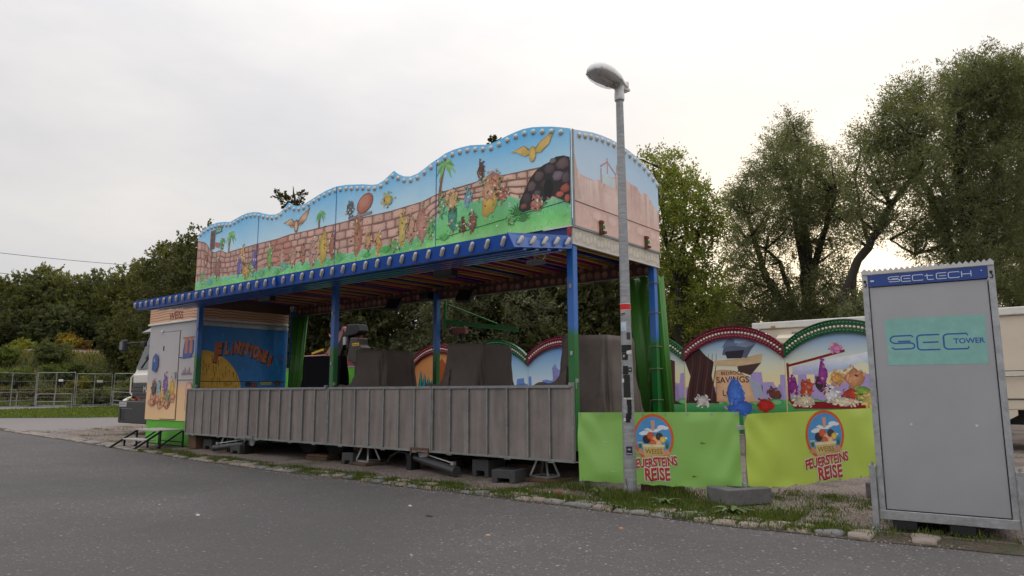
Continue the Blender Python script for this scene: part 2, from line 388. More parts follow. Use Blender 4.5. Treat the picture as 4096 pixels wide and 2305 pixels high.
# side road: a strip running to the back left
P0 = Vector((-23.8, 7.75)); P1 = Vector((-27.0, 12.03)); P2 = Vector((-35.75, 14.66)); P3 = Vector((-39.98, 10.98))
def quadsheet(name, A, B, C, D, nu, nv, off, m):   # A-B near edge, D-C far edge
    v = []; f = []
    for i in range(nu+1):
        for j in range(nv+1):
            p = (Vector(A).lerp(Vector(B), i/nu)).lerp(Vector(D).lerp(Vector(C), i/nu), j/nv)
            w = 0.12*math.sin(i*1.9+j)*(1 if j in (0, nv) else 0)
            v.append((p.x+w, p.y+w*0.6, hgt(p.x, p.y)+off))
    k = nv+1
    for i in range(nu):
        for j in range(nv): f.append((i*k+j, i*k+j+1, (i+1)*k+j+1, (i+1)*k+j))
    mb = MB(); mb.add(v, f); return tag(mb.build(name, m, smooth=True, fix=True), kind='structure')
def gl(px, py, s=0.0):            # ground point under a pixel on the sloping land
    d = ray(px, py); t = 0.002
    lo, hi = 1e-4, 0.2
    for k in range(4000):
        p = Vector((0, 0, EYE))+d*t
        if p.z <= hgt(p.x, p.y): break
        t *= 1.003
    return Vector((p.x, p.y))
quadsheet('side_road', edge_pt := (-40, edge(-40)+0.3), (-23.6, edge(-23.6)+0.35), gl(700, 1671), gl(-300, 1675), 30, 10, 0.008, ASPHALT_OLD)
quadsheet('grass_verge', gl(-300, 1675), gl(700, 1669), gl(700, 1622), gl(-300, 1655), 40, 10, 0.012, TURF)
quadsheet('far_path', gl(-300, 1655), gl(700, 1624), gl(700, 1606), gl(-300, 1634), 30, 6, 0.016, ASPHALT_OLD)
sheet('road', rangef(-58, 30, 1.0), lambda x: -30.0, edge, 40, 0.012, ASPHALT)
# kerb of worn granite setts bedded in soil beside the road
kerb = sheet('kerb_strip', rangef(-34, 3, 0.5), lambda x: edge(x)-0.03, lambda x: edge(x)+0.42, 3, 0.017, SOIL, 0.03)
SETT = [pm('sett_%d' % i, c, 0.75, 0, 0.25, 9, 0.6, 45, 0.35, (0.10, 0.085, 0.06, 1)) for i, c in enumerate(((0.25, 0.225, 0.21, 1), (0.31, 0.25, 0.21, 1), (0.22, 0.215, 0.22, 1), (0.34, 0.285, 0.24, 1)))]
def sett_mesh(i):
    rnd = random.Random(100+i); bm = bmesh.new(); bmesh.ops.create_cube(bm, size=1.0)
    bmesh.ops.subdivide_edges(bm, edges=bm.edges, cuts=2, use_grid_fill=True)
    for vv in bm.verts:
        c = vv.co
        r = max(abs(c.x), abs(c.y), abs(c.z)); e = sum(1 for q in c if abs(q) > 0.45)
        c *= {1: 1.0, 2: 0.93, 3: 0.84}.get(e, 1.0)
        if c.z > 0.4 and e == 1: c.z += 0.05
        c.x += rnd.uniform(-.05, .05); c.y += rnd.uniform(-.05, .05); c.z += rnd.uniform(-.04, .04)
    me = bpy.data.meshes.new('sett'); bm.to_mesh(me); bm.free(); me.materials.append(SETT[i % 4])
    me.polygons.foreach_set('use_smooth', [True]*len(me.polygons)); return me
SM = [sett_mesh(i) for i in range(12)]
rk = random.Random(21); ns = 0
for row, (oy, lo, hi, skip) in enumerate(((0.10, 0.17, 0.25, 0.12), (0.285, 0.17, 0.27, 0.28))):
    x = -1.0
    while x > -27.0:
        w = rk.uniform(lo, hi); x -= w/2
        far = x < -15.5
        gap = rk.random() < (skip if x > -8 else (skip+0.12 if not far else 0.05))
        if -1.0 > x and not gap and ns < 295:
            y = edge(x)+oy+rk.uniform(-.02, .02); sl = (edge(x-.5)-edge(x+.5))/1.0
            inst('sett', SM[rk.randrange(12)], kerb, (x, y, 0.0+hgt(x, y)+rk.uniform(-0.004, 0.014)), (rk.uniform(-.05, .05), rk.uniform(-.05, .05), -math.atan(sl)+rk.uniform(-.08, .08)), (w*0.93, rk.uniform(.125, .16), 0.075)); ns += 1
        x -= w/2 + rk.uniform(0.004, 0.02)
        if far: x -= w*0.0

# grit washed against the kerb and loose stones on the yard
gm = MB(); rgt_ = random.Random(12)
for _ in range(2600):
    if rgt_.random() < .55: x = rgt_.uniform(-15, -.8); y = edge(x)+abs(rgt_.gauss(0, .10))*(-1 if rgt_.random() < .6 else 1)+.01
    else: x = rgt_.uniform(-14, -1); y = edge(x)+rgt_.uniform(.45, 1.6)
    r_ = rgt_.uniform(.004, .013); z = .014 if y < edge(x) else .018 if y < edge(x)+.42 else .005; a = rgt_.uniform(0, 6.28)
    gm.add([(x+r_*math.cos(a), y+r_*math.sin(a), z), (x+r_*math.cos(a+2.1), y+r_*.8*math.sin(a+2.1), z), (x+r_*math.cos(a+4.2), y+r_*math.sin(a+4.2), z), (x, y, z+r_*.8)], [(0, 1, 3), (1, 2, 3), (2, 0, 3)])
tag(gm.build('grit', pm('grit_stone', (.30, .265, .24, 1), .9, 0, .5, 60), None, fix=False), kind='stuff')
# ---------------------------------------------------------------- materials of the fair
BLUE = pm('blue_paint', lin(22, 74, 158), 0.38, 0, 0.14, 2.5, 0.0, dirt=0.25, dirtcol=(0.02, 0.03, 0.06, 1), coat=0.15)
BLUE_L = pm('blue_fascia_paint', lin(24, 86, 184), 0.30, 0, 0.12, 2.0, 0, dirt=0.15, dirtcol=(0.01, 0.03, 0.09, 1), coat=0.3)
GREENP = pm('green_paint', lin(36, 125, 52), 0.42, 0, 0.15, 3, 0, dirt=0.25, dirtcol=(0.02, 0.05, 0.02, 1))
SKIRT = pm('bright_green_paint', lin(92, 186, 48), 0.45, 0, 0.15, 2, 0.1, 6, dirt=0.35, dirtcol=(0.07, 0.13, 0.03, 1))
GALV = pm('galvanised_steel', (0.42, 0.435, 0.45, 1), 0.45, 0.75, 0.3, 14, 0.1, 60, dirt=0.2, dirtcol=(0.2, 0.19, 0.18, 1))
GALV_D = pm('dull_galvanised_steel', (0.30, 0.31, 0.31, 1), 0.55, 0.5, 0.3, 10, 0.1, 60, dirt=0.3, dirtcol=(0.13, 0.11, 0.09, 1))
DARK = pm('black_steel', (0.014, 0.014, 0.016, 1), 0.55, 0.2, 0.3, 5, 0.1, 40)
BLACK = pm('black_plastic', (0.012, 0.012, 0.013, 1), 0.5, 0, 0.2, 5)
CHASSIS = pm('chassis_paint', (0.02, 0.02, 0.022, 1), 0.7, 0, 0.3, 3, 0.2, 20, dirt=0.6, dirtcol=(0.06, 0.045, 0.035, 1))
RUST = pm('rusty_steel', (0.16, 0.075, 0.04, 1), 0.85, 0.1, 0.45, 12, 0.5, 60)
WHITEP = pm('white_paint', (0.72, 0.70, 0.66, 1), 0.4, 0, 0.08, 2, 0, dirt=0.25, dirtcol=(0.35, 0.32, 0.27, 1))
CREAM = pm('cream_paint', (0.66, 0.58, 0.47, 1), 0.45, 0, 0.07, 1.2, 0, dirt=0.15, dirtcol=(0.4, 0.34, 0.26, 1))
LENS = pm('lamp_lens', (0.62, 0.59, 0.53, 1), 0.22, 0, 0.12, 40, 0.3, 160)
LENS_L = pm('lamp_lens_long', (0.55, 0.53, 0.49, 1), 0.2, 0, 0.15, 60, 0.4, 220)
TIMBER = pm('old_timber', (0.13, 0.075, 0.045, 1), 0.85, 0, 0.4, 8, 0.6, 40, dirt=0.4)
RUBBER = pm('grey_support_block', (0.055, 0.055, 0.058, 1), 0.8, 0, 0.25, 10, 0.4, 60, dirt=0.35, dirtcol=(0.11, 0.095, 0.08, 1))
CONC = pm('grey_concrete', (0.16, 0.155, 0.155, 1), 0.9, 0, 0.25, 12, 0.5, 70, dirt=0.4, dirtcol=(0.08, 0.07, 0.06, 1))
TARP = pm('brown_tarpaulin', (0.125, 0.100, 0.088, 1), 0.62, 0, 0.2, 2.2, 0.6, 5, spec=.3, dirt=0.2, dirtcol=(0.05, 0.04, 0.036, 1))
TARP_K = pm('black_tarpaulin', (0.009, 0.009, 0.014, 1), 0.85, 0, 0.2, 3, 0.3, 9, spec=.12)
CURT = pm('green_curtain_vinyl', lin(66, 124, 44), 0.45, 0, 0.15, 2.0, 0.15, 6, coat=0.1)
STRAP = pm('grey_strap', (0.20, 0.19, 0.15, 1), 0.8, 0, 0.2, 20)

# chequer plate for the folded-up decking
CHEQ = pm('chequer_plate', (0.30, 0.262, 0.245, 1), 0.62, 0.35, 0.16, 2.2, 0, dirt=0.28, dirtcol=(0.13, 0.105, 0.095, 1))
def chequer(m):
    n = m.node_tree.nodes; l = m.node_tree.links; b = n['Principled BSDF']; t = n.new('ShaderNodeTexCoord')
    def bars(rot):
        mp_ = n.new('ShaderNodeMapping'); mp_.inputs['Rotation'].default_value = (0, rot, 0); l.new(t.outputs['Object'], mp_.inputs[0])
        br = n.new('ShaderNodeTexVoronoi'); mp_.inputs['Scale'].default_value = (55, 1, 18); br.inputs['Scale'].default_value = 1.0; br.inputs['Randomness'].default_value = 0.15
        l.new(mp_.outputs[0], br.inputs['Vector']); r = n.new('ShaderNodeMapRange'); r.inputs['From Min'].default_value = 0.45; r.inputs['From Max'].default_value = 0.2; l.new(br.outputs['Distance'], r.inputs['Value']); return r.outputs[0]
    ad = n.new('ShaderNodeMath'); ad.operation = 'MAXIMUM'; l.new(bars(R(45)), ad.inputs[0]); l.new(bars(R(-45)), ad.inputs[1])
    bp = n.new('ShaderNodeBump'); bp.inputs['Strength'].default_value = 0.55; bp.inputs['Distance'].default_value = 0.004; l.new(ad.outputs[0], bp.inputs['Height']); l.new(bp.outputs[0], b.inputs['Normal'])
chequer(CHEQ)
def streaks(m, amt):
    n = m.node_tree.nodes; l = m.node_tree.links; b = n['Principled BSDF']; src = b.inputs['Base Color'].links[0].from_socket
    t = n.new('ShaderNodeTexCoord'); mp_ = n.new('ShaderNodeMapping'); mp_.inputs['Scale'].default_value = (9, 9, .9); l.new(t.outputs['Object'], mp_.inputs[0])
    q = n.new('ShaderNodeTexNoise'); q.inputs['Scale'].default_value = 1; q.inputs['Detail'].default_value = 5; l.new(mp_.outputs[0], q.inputs['Vector'])
    r = n.new('ShaderNodeMapRange'); r.inputs['From Min'].default_value = .35; r.inputs['From Max'].default_value = .7; r.inputs['To Min'].default_value = 1-amt; r.inputs['To Max'].default_value = 1+amt*.6; l.new(q.outputs['Fac'], r.inputs['Value'])
    v = n.new('ShaderNodeVectorMath'); v.operation = 'SCALE'; l.new(src, v.inputs[0]); l.new(r.outputs[0], v.inputs['Scale']); l.new(v.outputs[0], b.inputs['Base Color'])
streaks(CHEQ, .22)
# posts sprayed blue above and green below
POST = bpy.data.materials.new('post_two_tone'); POST.use_nodes = True
def two_tone(m):
    n = m.node_tree.nodes; l = m.node_tree.links; b = n['Principled BSDF']; b.inputs['Roughness'].default_value = 0.36; b.inputs['Coat Weight'].default_value = 0.15
    t = n.new('ShaderNodeTexCoord'); s_ = n.new('ShaderNodeSeparateXYZ'); l.new(t.outputs['Object'], s_.inputs[0])
    q = n.new('ShaderNodeTexNoise'); q.inputs['Scale'].default_value = 14; l.new(t.outputs['Object'], q.inputs['Vector'])
    a = n.new('ShaderNodeMath'); a.operation = 'MULTIPLY_ADD'; a.inputs[1].default_value = 0.12; l.new(q.outputs['Fac'], a.inputs[0]); l.new(s_.outputs['Z'], a.inputs[2])
    r = n.new('ShaderNodeMapRange'); r.inputs['From Min'].default_value = 2.02; r.inputs['From Max'].default_value = 2.16; l.new(a.outputs[0], r.inputs['Value'])
    mx = n.new('ShaderNodeMix'); mx.data_type = 'RGBA'; l.new(r.outputs[0], mx.inputs[0]); mx.inputs[6].default_value = lin(22, 110, 44); mx.inputs[7].default_value = lin(44, 108, 190); l.new(mx.outputs[2], b.inputs['Base Color'])
two_tone(POST)

# ---------------------------------------------------------------- the ride
Y0, YB, XL, XR = 7.727, 10.22, -15.40, -5.155
ride = thing('funfair_ride', 'long open funfair ride with painted sky and brick wall fascia and blue awning', 'funfair ride', ((XL+XR)/2, (Y0+YB)/2, 0))
SEAM = [XL, -12.90, -10.32, -7.74, XR]
TOP = [(-15.42,4.76),(-15.3,4.83),(-15.16,4.88),(-14.9,4.93),(-14.58,4.94),(-14.27,4.91),(-14.04,4.87),(-13.83,4.9),(-13.59,4.94),(-13.35,4.955),(-13.12,4.94),(-12.91,4.9),(-12.71,4.84),(-12.48,4.78),(-12.29,4.755),(-12.14,4.77),(-11.98,4.84),(-11.85,4.92),(-11.71,4.845),(-11.53,4.8),(-11.33,4.8),(-11.1,4.85),(-10.88,4.9),(-10.65,4.94),(-10.44,4.96),(-10.29,4.96),(-10.05,4.94),(-9.81,4.9),(-9.57,4.86),(-9.34,4.805),(-9.18,4.785),(-9.02,4.82),(-8.87,4.89),(-8.76,4.94),(-8.65,4.86),(-8.5,4.79),(-8.35,4.76),(-8.18,4.775),(-8.01,4.83),(-7.85,4.89),(-7.73,4.92),(-7.54,4.98),(-7.36,5.0),(-7.18,5.0),(-7.0,4.99),(-6.82,4.955),(-6.68,4.925),(-6.58,4.92),(-6.44,4.94),(-6.27,4.97),(-6.11,4.99),(-5.96,5.0),(-5.8,4.985),(-5.63,4.95),(-5.46,4.91),(-5.3,4.86),(-5.155,4.81)]
ETOP = [(7.73,4.80),(7.98,4.85),(8.23,4.9),(8.5,4.93),(8.77,4.945),(9.05,4.935),(9.31,4.91),(9.58,4.865),(9.85,4.79),(10.05,4.71),(10.22,4.63)]
FB = 3.445
def mural_sky(name, top, low, fade):
    m = bpy.data.materials.new(name); m.use_nodes = True; n = m.node_tree.nodes; l = m.node_tree.links; b = n['Principled BSDF']; b.inputs['Roughness'].default_value = 0.4
    t = n.new('ShaderNodeTexCoord'); s_ = n.new('ShaderNodeSeparateXYZ'); l.new(t.outputs['Object'], s_.inputs[0])
    q = n.new('ShaderNodeTexNoise'); q.inputs['Scale'].default_value = 1.3; q.inputs['Detail'].default_value = 5; l.new(t.outputs['Object'], q.inputs['Vector'])
    a = n.new('ShaderNodeMath'); a.operation = 'MULTIPLY_ADD'; a.inputs[1].default_value = 0.5; l.new(q.outputs['Fac'], a.inputs[0]); l.new(s_.outputs['Z'], a.inputs[2])
    r = n.new('ShaderNodeMapRange'); r.inputs['From Min'].default_value = 4.45; r.inputs['From Max'].default_value = 5.25; l.new(a.outputs[0], r.inputs['Value'])
    c = n.new('ShaderNodeValToRGB'); c.color_ramp.elements[0].color = low; c.color_ramp.elements[1].color = top; l.new(r.outputs[0], c.inputs[0]); l.new(c.outputs[0], b.inputs['Base Color'])
    return m
MSKY = mural_sky('mural_sky', lin(96, 188, 240, 1.12), lin(204, 238, 250), 0)
MSKY_E = mural_sky('faded_mural_sky', lin(176, 212, 242), lin(204, 226, 246), 0)
BULB = dome(0.036, 0.034, LENS, 'bulb')
panels = []
def frange_top(tab, a, b):
    return [a]+[x for x, _ in tab if a+0.01 < x < b-0.01]+[b]
for i in range(4):
    a, b = SEAM[i]+0.004, SEAM[i+1]-0.004
    xs = frange_top(TOP, a, b)
    poly = [(x, Y0-0.03, interp(TOP, x)) for x in xs] + [(b, Y0-0.03, FB), (a, Y0-0.03, FB)]
    panels.append(MB().prism(poly, (0, 0.03, 0)).build('fascia_panel', MSKY, ride))
poly = [(XR+0.03, y, z) for y, z in ETOP] + [(XR+0.03, 10.22, FB), (XR+0.03, 7.73, FB)]
endpanel = MB().prism(poly, (-0.03, 0, 0)).build('fascia_panel', MSKY_E, ride); endpanel['label'] = 'faded pale blue and pink end panel'
# roof box behind the fascia
MB().span((XL+0.05, Y0+0.03, 3.44), (XR-0.03, YB, 3.56)).build('roof', GALV_D, ride)
# rows of lamps under the wavy top edge
def lamp_row(tab, a, b, step, par_of, axis):
    d = 0; pts = [(x, interp(tab, x)) for x in rangef(a, b, 0.01)]; acc = step/2; last = pts[0]
    for p in pts[1:]:
        acc += math.hypot(p[0]-last[0], p[1]-last[1]); last = p
        if acc >= step:
            acc = 0
            if axis == 'x': inst('bulb', BULB, par_of(p[0]), (p[0], Y0-0.031, p[1]-0.075), (R(90), 0, 0))
            else: inst('bulb', BULB, endpanel, (XR+0.031, p[0], p[1]-0.075), (0, R(90), 0))
lamp_row(TOP, XL+0.05, XR-0.05, 0.158, lambda x: panels[max(i for i in range(4) if x >= SEAM[i]-1e-6)], 'x')
lamp_row(ETOP, 7.8, 10.2, 0.152, None, 'y')

# ---- the painted fascia: stone wall, grass, palms, boulders
WALLT = [(-15.43,4.64),(-15.13,4.58),(-14.95,4.5),(-14.8,4.32),(-14.6,4.27),(-14.41,4.3),(-14.1,4.2),(-13.81,4.22),(-13.33,4.23),(-12.88,4.24),(-12.18,4.24),(-11.77,4.27),(-11.22,4.26),(-10.26,4.26),(-9.71,4.26),(-8.82,4.25),(-8.34,4.27),(-8.05,4.28),(-7.86,4.32),(-7.62,4.36),(-6.97,4.38),(-6.63,4.4),(-6.28,4.38),(-5.5,4.36),(-5.1,4.36)]
GRASST = [(-15.4,3.68),(-14.97,3.68),(-14.56,3.77),(-14.25,3.69),(-12.87,3.66),(-12.57,3.71),(-12.18,3.68),(-10.48,3.66),(-9.05,3.67),(-8.22,3.70),(-7.98,3.78),(-7.8,3.93),(-7.5,4.12),(-7.25,4.17),(-7.0,4.10),(-6.49,4.05),(-6.21,4.03),(-5.9,3.93),(-5.4,3.86),(-5.1,3.8)]
wt = lambda x: interp(WALLT, x)
gt = lambda x: interp(GRASST, x) + 0.012*math.sin(x*23)
rp = random.Random(5)
def paint_for(i):
    return Paint(lambda u, w, o: (min(max(u, SEAM[i]+0.006), SEAM[i+1]-0.006), Y0-0.03-o, min(max(w, FB+0.002), interp(TOP, u)-.02)))
art = [paint_for(i) for i in range(4)]
def pidx(x): return max(i for i in range(4) if x >= SEAM[i]-1e-6) if x > XL else 0
def A(x): return art[pidx(x)]
def jit(c, k): return tuple(max(0, v*(1+k)) for v in c[:3])+(1,)
MORT = lin(136, 96, 86)
for i in range(4):
    xs = rangef(SEAM[i], SEAM[i+1], 0.08)
    art[i].strip(xs, [(lambda x: gt(x)-0.05, MORT), (lambda x: wt(x), lin(140, 98, 86))], 0)
    # bricks
    rows = 5 if i < 2 else 4
    for r_ in range(rows):
        x = SEAM[i]-rp.uniform(0, .2)
        while x < SEAM[i+1]:
            w = rp.uniform(.13, .24) if x < -12.95 else rp.uniform(.19, .40)
            a, b = max(x, SEAM[i]), min(x+w, SEAM[i+1])
            if b-a > 0.04:
                def yy(xx, t): return gt(xx)-0.04+(wt(xx)-gt(xx)+0.03)*t
                t0, t1 = r_/rows, (r_+1)/rows
                n0 = rp.uniform(-.012, .012)
                q = [(a+.012, yy(a, t0)+.014), ((a+b)/2, yy((a+b)/2, t0)+.008+n0), (b-.012, yy(b, t0)+.014), (b-.006, (yy(b, t0)+yy(b, t1))/2), (b-.014, yy(b, t1)-.014), ((a+b)/2, yy((a+b)/2, t1)-.008+n0), (a+.014, yy(a, t1)-.014), (a+.006, (yy(a, t0)+yy(a, t1))/2)]
                k = rp.uniform(-.2, .18)
                base = lin(190, 146, 130) if x < -12.6 else (lin(194, 128, 108) if x < -11.9 else lin(202, 160, 142)) if x < -8 else lin(208, 172, 150)
                art[i].ringfan(q, jit(lin(158, 116, 102), k), jit(base, k), jit(base, k+.28), 1, 0.88, 0.5, (-.01, .012))
                if rp.random() < .4:
                    c = (rp.uniform(a+.04, b-.04), yy((a+b)/2, (t0+t1)/2)+rp.uniform(-.02, .02))
                    art[i].disc(c, .014, .009, lin(120, 72, 62), lin(104, 60, 52), 2, 7)
            x += w
    # grass
    def gc(a, b, c): return lambda x: jit(lin(a, b, c), .12*math.sin(x*3.1)+.06*math.sin(x*11))
    art[i].strip(rangef(SEAM[i], SEAM[i+1], 0.04), [(lambda x: FB, gc(160, 226, 140)), (lambda x: FB+.4*(gt(x)-FB), gc(124, 212, 120)), (lambda x: gt(x)-.04, gc(126, 206, 150)), (lambda x: gt(x), gc(158, 216, 172))], 3)
    for _ in range(46):
        x = rp.uniform(SEAM[i], SEAM[i+1]); z = rp.uniform(FB+.02, gt(x)-.05)
        if i == 3 and rp.random() < .5: z = rp.uniform(FB+.02, FB+.5)
        if z > gt(x)-.03: continue
        A(x).disc((x, z), .0105, .0105, lin(240, 240, 236), lin(*rp.choice(((240, 200, 80), (90, 140, 220), (220, 90, 80), (250, 250, 250)))), 6, 6)
    for _ in range(60):
        x = rp.uniform(SEAM[i]+.05, SEAM[i+1]-.05); z = rp.uniform(FB+.01, gt(x)-.06)
        A(x).stroke([(x, z), (x+rp.uniform(-.012, .012), z+.03)], .006, lin(60, 150, 66), 4, .001)
def palm(x, z, h, lean, s):
    p = A(x); pts = [(x+lean*t*t, z+h*t) for t in [k/8 for k in range(9)]]
    p.stroke(pts, .055*s, lin(150, 104, 70), 5, .032*s)
    for k in range(8): p.stroke([(pts[k][0]-.022*s, pts[k][1]+.01), (pts[k][0]+.022*s, pts[k][1]+.004)], .007, lin(106, 70, 48), 6)
    hx, hz = pts[-1]
    for k, a in enumerate((-20, 20, 55, 95, 130, 165, 200, 235, 310)):
        a = R(a); ln = s*rp.uniform(.15, .2); f = []
        for t in [j/6 for j in range(7)]:
            f.append((hx+math.cos(a)*ln*t, hz+math.sin(a)*ln*t*.8-.10*s*t*t))
        c = rp.choice((lin(134, 200, 120), lin(100, 178, 108), lin(158, 212, 130)))
        p.stroke(f[:4], .012*s, c, 7+k % 2, .05*s); p.stroke(f[3:], .05*s, c, 7+k % 2, .004)
def shrub(x, z, s, col=(84, 176, 120)):
    p = A(x)
    for k in range(9):
        a = R(20+140*k/8); ln = s*rp.uniform(.7, 1.0); m_ = (x+math.cos(a)*ln*.5, z+math.sin(a)*ln*.62); e = (x+math.cos(a)*ln, z+math.sin(a)*ln*.85)
        c = jit(lin(*col), rp.uniform(-.2, .3)); p.stroke([(x, z), m_], .01, c, 8+k % 3, .05*s+.012); p.stroke([m_, e], .05*s+.012, c, 8+k % 3, .002)
def boulder(x, z, w, h, col, layer=8, seed=0, dots=None):
    """a plain painted clump of foliage and blossom: loose brush dabs round one colour"""
    p = A(x); r_ = random.Random(seed+int(x*100)); n = 13
    q = [(x+w*.42*math.cos(2*PI*k/n)*r_.uniform(.5, 1.15), z+h*.45+h*.42*math.sin(2*PI*k/n)*r_.uniform(.6, 1.1)) for k in range(n)]
    p.fan(q, jit(lin(*col), -.45), lin(*col), layer)
    for k in range(44):
        a = r_.uniform(0, 2*PI); d = r_.uniform(.1, 1.05)**.7; cx, cz = x+w*.48*d*math.cos(a)*(1.1-.3*abs(math.sin(a))), z+h*.48+h*.5*d*math.sin(a); s_ = r_.uniform(.014, .036)
        c = lin(*col) if r_.random() < .6 else lin(*r_.choice(((222, 164, 138), (110, 70, 58), (96, 168, 96), dots or (236, 226, 200), dots or (70, 120, 84))))
        b = r_.uniform(0, PI); p.fan([(cx+s_*math.cos(2*PI*j/6)*math.cos(b)-s_*.5*math.sin(2*PI*j/6)*math.sin(b), max(FB+.01, cz+s_*math.cos(2*PI*j/6)*math.sin(b)+s_*.5*math.sin(2*PI*j/6)*math.cos(b))) for j in range(6)], jit(c, r_.uniform(-.35, .05)), jit(c, r_.uniform(0, .3)), layer)
palm(-14.02, 4.18, .40, .07, 1.15); palm(-10.82, 4.26, .26, .05, .95); palm(-7.66, 4.22, .58, .12, 1.25)
# plain stones, jars and bushes along the meadow
for x, z, w, h, c, d in ((-14.45,3.62,.34,.55,(172,112,98),None),(-15.1,3.6,.22,.26,(120,190,110),None),(-13.55,3.58,.24,.42,(134,104,186),None),(-13.28,3.55,.30,.30,(226,178,88),(150,96,50)),
    (-13.05,3.57,.20,.34,(110,190,110),None),(-12.42,3.62,.2,.5,(132,196,90),None),(-12.0,3.58,.22,.42,(226,172,150),None),(-10.98,3.54,.30,.5,(222,170,150),None),(-10.66,3.53,.30,.62,(238,200,96),(176,120,60)),
    (-9.68,3.53,.36,.62,(206,140,108),(110,64,48)),(-9.12,3.53,.24,.36,(232,172,96),None),(-8.72,3.52,.32,.2,(116,190,100),None),(-8.52,3.54,.26,.58,(240,208,112),(122,86,44)),(-8.05,3.56,.30,.60,(222,158,136),None),
    (-7.38,3.62,.30,.52,(84,160,136),None),(-7.15,3.60,.15,.24,(110,66,54),None),(-6.62,3.70,.40,.62,(240,196,92),(110,70,36)),(-6.36,3.95,.22,.24,(190,108,90),None),(-7.05,4.02,.14,.26,(120,182,216),None),(-5.68,3.80,.36,.26,(206,128,112),None)):
    boulder(x, z, w*1.1, h*1.22, c, 9, 3, d)
for x, z, s, c in ((-14.75,3.56,.2,(96,176,170)),(-12.72,3.54,.2,(96,186,120)),(-11.9,3.58,.26,(110,196,160)),(-12.14,3.52,.16,(92,180,96)),(-10.2,3.54,.30,(104,190,110)),(-9.42,3.52,.16,(90,180,90)),(-8.92,3.54,.2,(84,176,80)),(-7.55,3.56,.18,(90,180,96)),(-6.08,3.72,.26,(60,130,66)),(-5.98,3.62,.2,(70,140,70))):
    shrub(x, z, s, c)
# a fallen log and a big joint of meat on the wall top, road sign
p = art[2]; p.ringfan([(-9.50+.22*math.cos(a), 4.50+.17*math.sin(a)+.05*math.cos(a)) for a in [2*PI*k/18 for k in range(18)]], lin(120, 62, 48), lin(176, 100, 80), lin(206, 140, 116), 9, .9, .45, (-.04, .05))
p.stroke([(-9.86, 4.46), (-10.06, 4.40)], .045, lin(224, 214, 200), 8)
p.stroke([(-9.95, 4.28), (-9.3, 4.31)], .05, lin(150, 142, 138), 8)
p = art[0]; p.stroke([(-14.72, 3.75), (-14.74, 4.45)], .022, lin(130, 88, 72), 9)
p.poly([(-14.83, 4.35), (-14.63, 4.36), (-14.62, 4.78), (-14.82, 4.77)], lin(122, 80, 70), 10)
for z in (4.44, 4.56, 4.69): p.disc((-14.725, z), .05, .045, lin(80, 54, 48), lin(96, 70, 60), 11, 10)
p.poly([(-14.62, 4.68), (-14.34, 4.70), (-14.34, 4.84), (-14.62, 4.82)], lin(86, 142, 112), 10); p.text('GO', (-14.48, 4.76), .115, lin(220, 230, 220), 12, .01)
p.poly([(-14.60, 4.5), (-14.40, 4.46), (-14.43, 4.34), (-14.60, 4.40)], lin(186, 108, 96), 10)
def wings(p, x, z, s, c1, c2):
    for sx in (-1, 1):
        p.poly([(x+sx*.04*s, z), (x+sx*.18*s, z+.16*s), (x+sx*.46*s, z+(.30 if sx > 0 else .10)*s), (x+sx*.34*s, z+.08*s), (x+sx*.26*s, z+.03*s), (x+sx*.16*s, z-.03*s)], [lin(*c1), lin(*c2), lin(*c1), lin(*c2), lin(*c1), lin(*c2)], 9)
        p.stroke([(x, z+.02*s), (x+sx*.18*s, z+.16*s), (x+sx*.46*s, z+(.30 if sx > 0 else .10)*s)], .022*s, jit(lin(*c1), -.4), 9, .006)
    p.ringfan([(x+.075*s*math.cos(2*PI*k/12), z-.02*s+.14*s*math.sin(2*PI*k/12)) for k in range(12)], jit(lin(*c1), -.5), lin(*c1), lin(*c2), 9, .88, .45)
wings(art[3], -5.80, 4.60, .85, (206, 180, 70), (240, 196, 120)); wings(art[1], -11.55, 4.42, .95, (150, 92, 70), (238, 196, 150))
boulder(-6.62, 3.98, .34, .52, (232, 176, 140), 9, 8); boulder(-6.78, 4.35, .18, .38, (110, 70, 62), 9, 9); boulder(-7.38, 3.98, .26, .42, (232, 190, 130), 9, 4); boulder(-9.7, 4.0, .3, .36, (196, 130, 104), 9, 4)
for x, z, w, h, c, d in ((-14.98,4.0,.22,.3,(176,112,96),None),(-14.3,4.28,.2,.3,(96,178,96),None),(-13.42,3.86,.2,.44,(236,180,110),None),(-12.98,3.72,.2,.5,(132,104,190),None),(-11.62,3.6,.26,.44,(214,160,130),None),(-11.3,3.58,.2,.5,(206,140,110),(90,60,50)),(-10.4,3.62,.24,.56,(196,120,90),None),(-9.9,4.3,.24,.34,(96,104,120),None),(-9.38,3.62,.2,.44,(228,170,120),None),(-8.9,4.32,.34,.3,(232,200,90),(120,190,190)),(-8.3,3.6,.24,.56,(226,176,140),None),(-7.85,3.62,.2,.4,(120,196,110),None),(-7.6,3.95,.22,.4,(130,190,130),None),(-6.95,3.6,.2,.36,(150,96,76),None),(-6.5,4.2,.3,.3,(224,150,120),None),(-6.2,3.62,.2,.2,(110,190,110),None)):
    boulder(x, z, w, h, c, 9, 21, d)
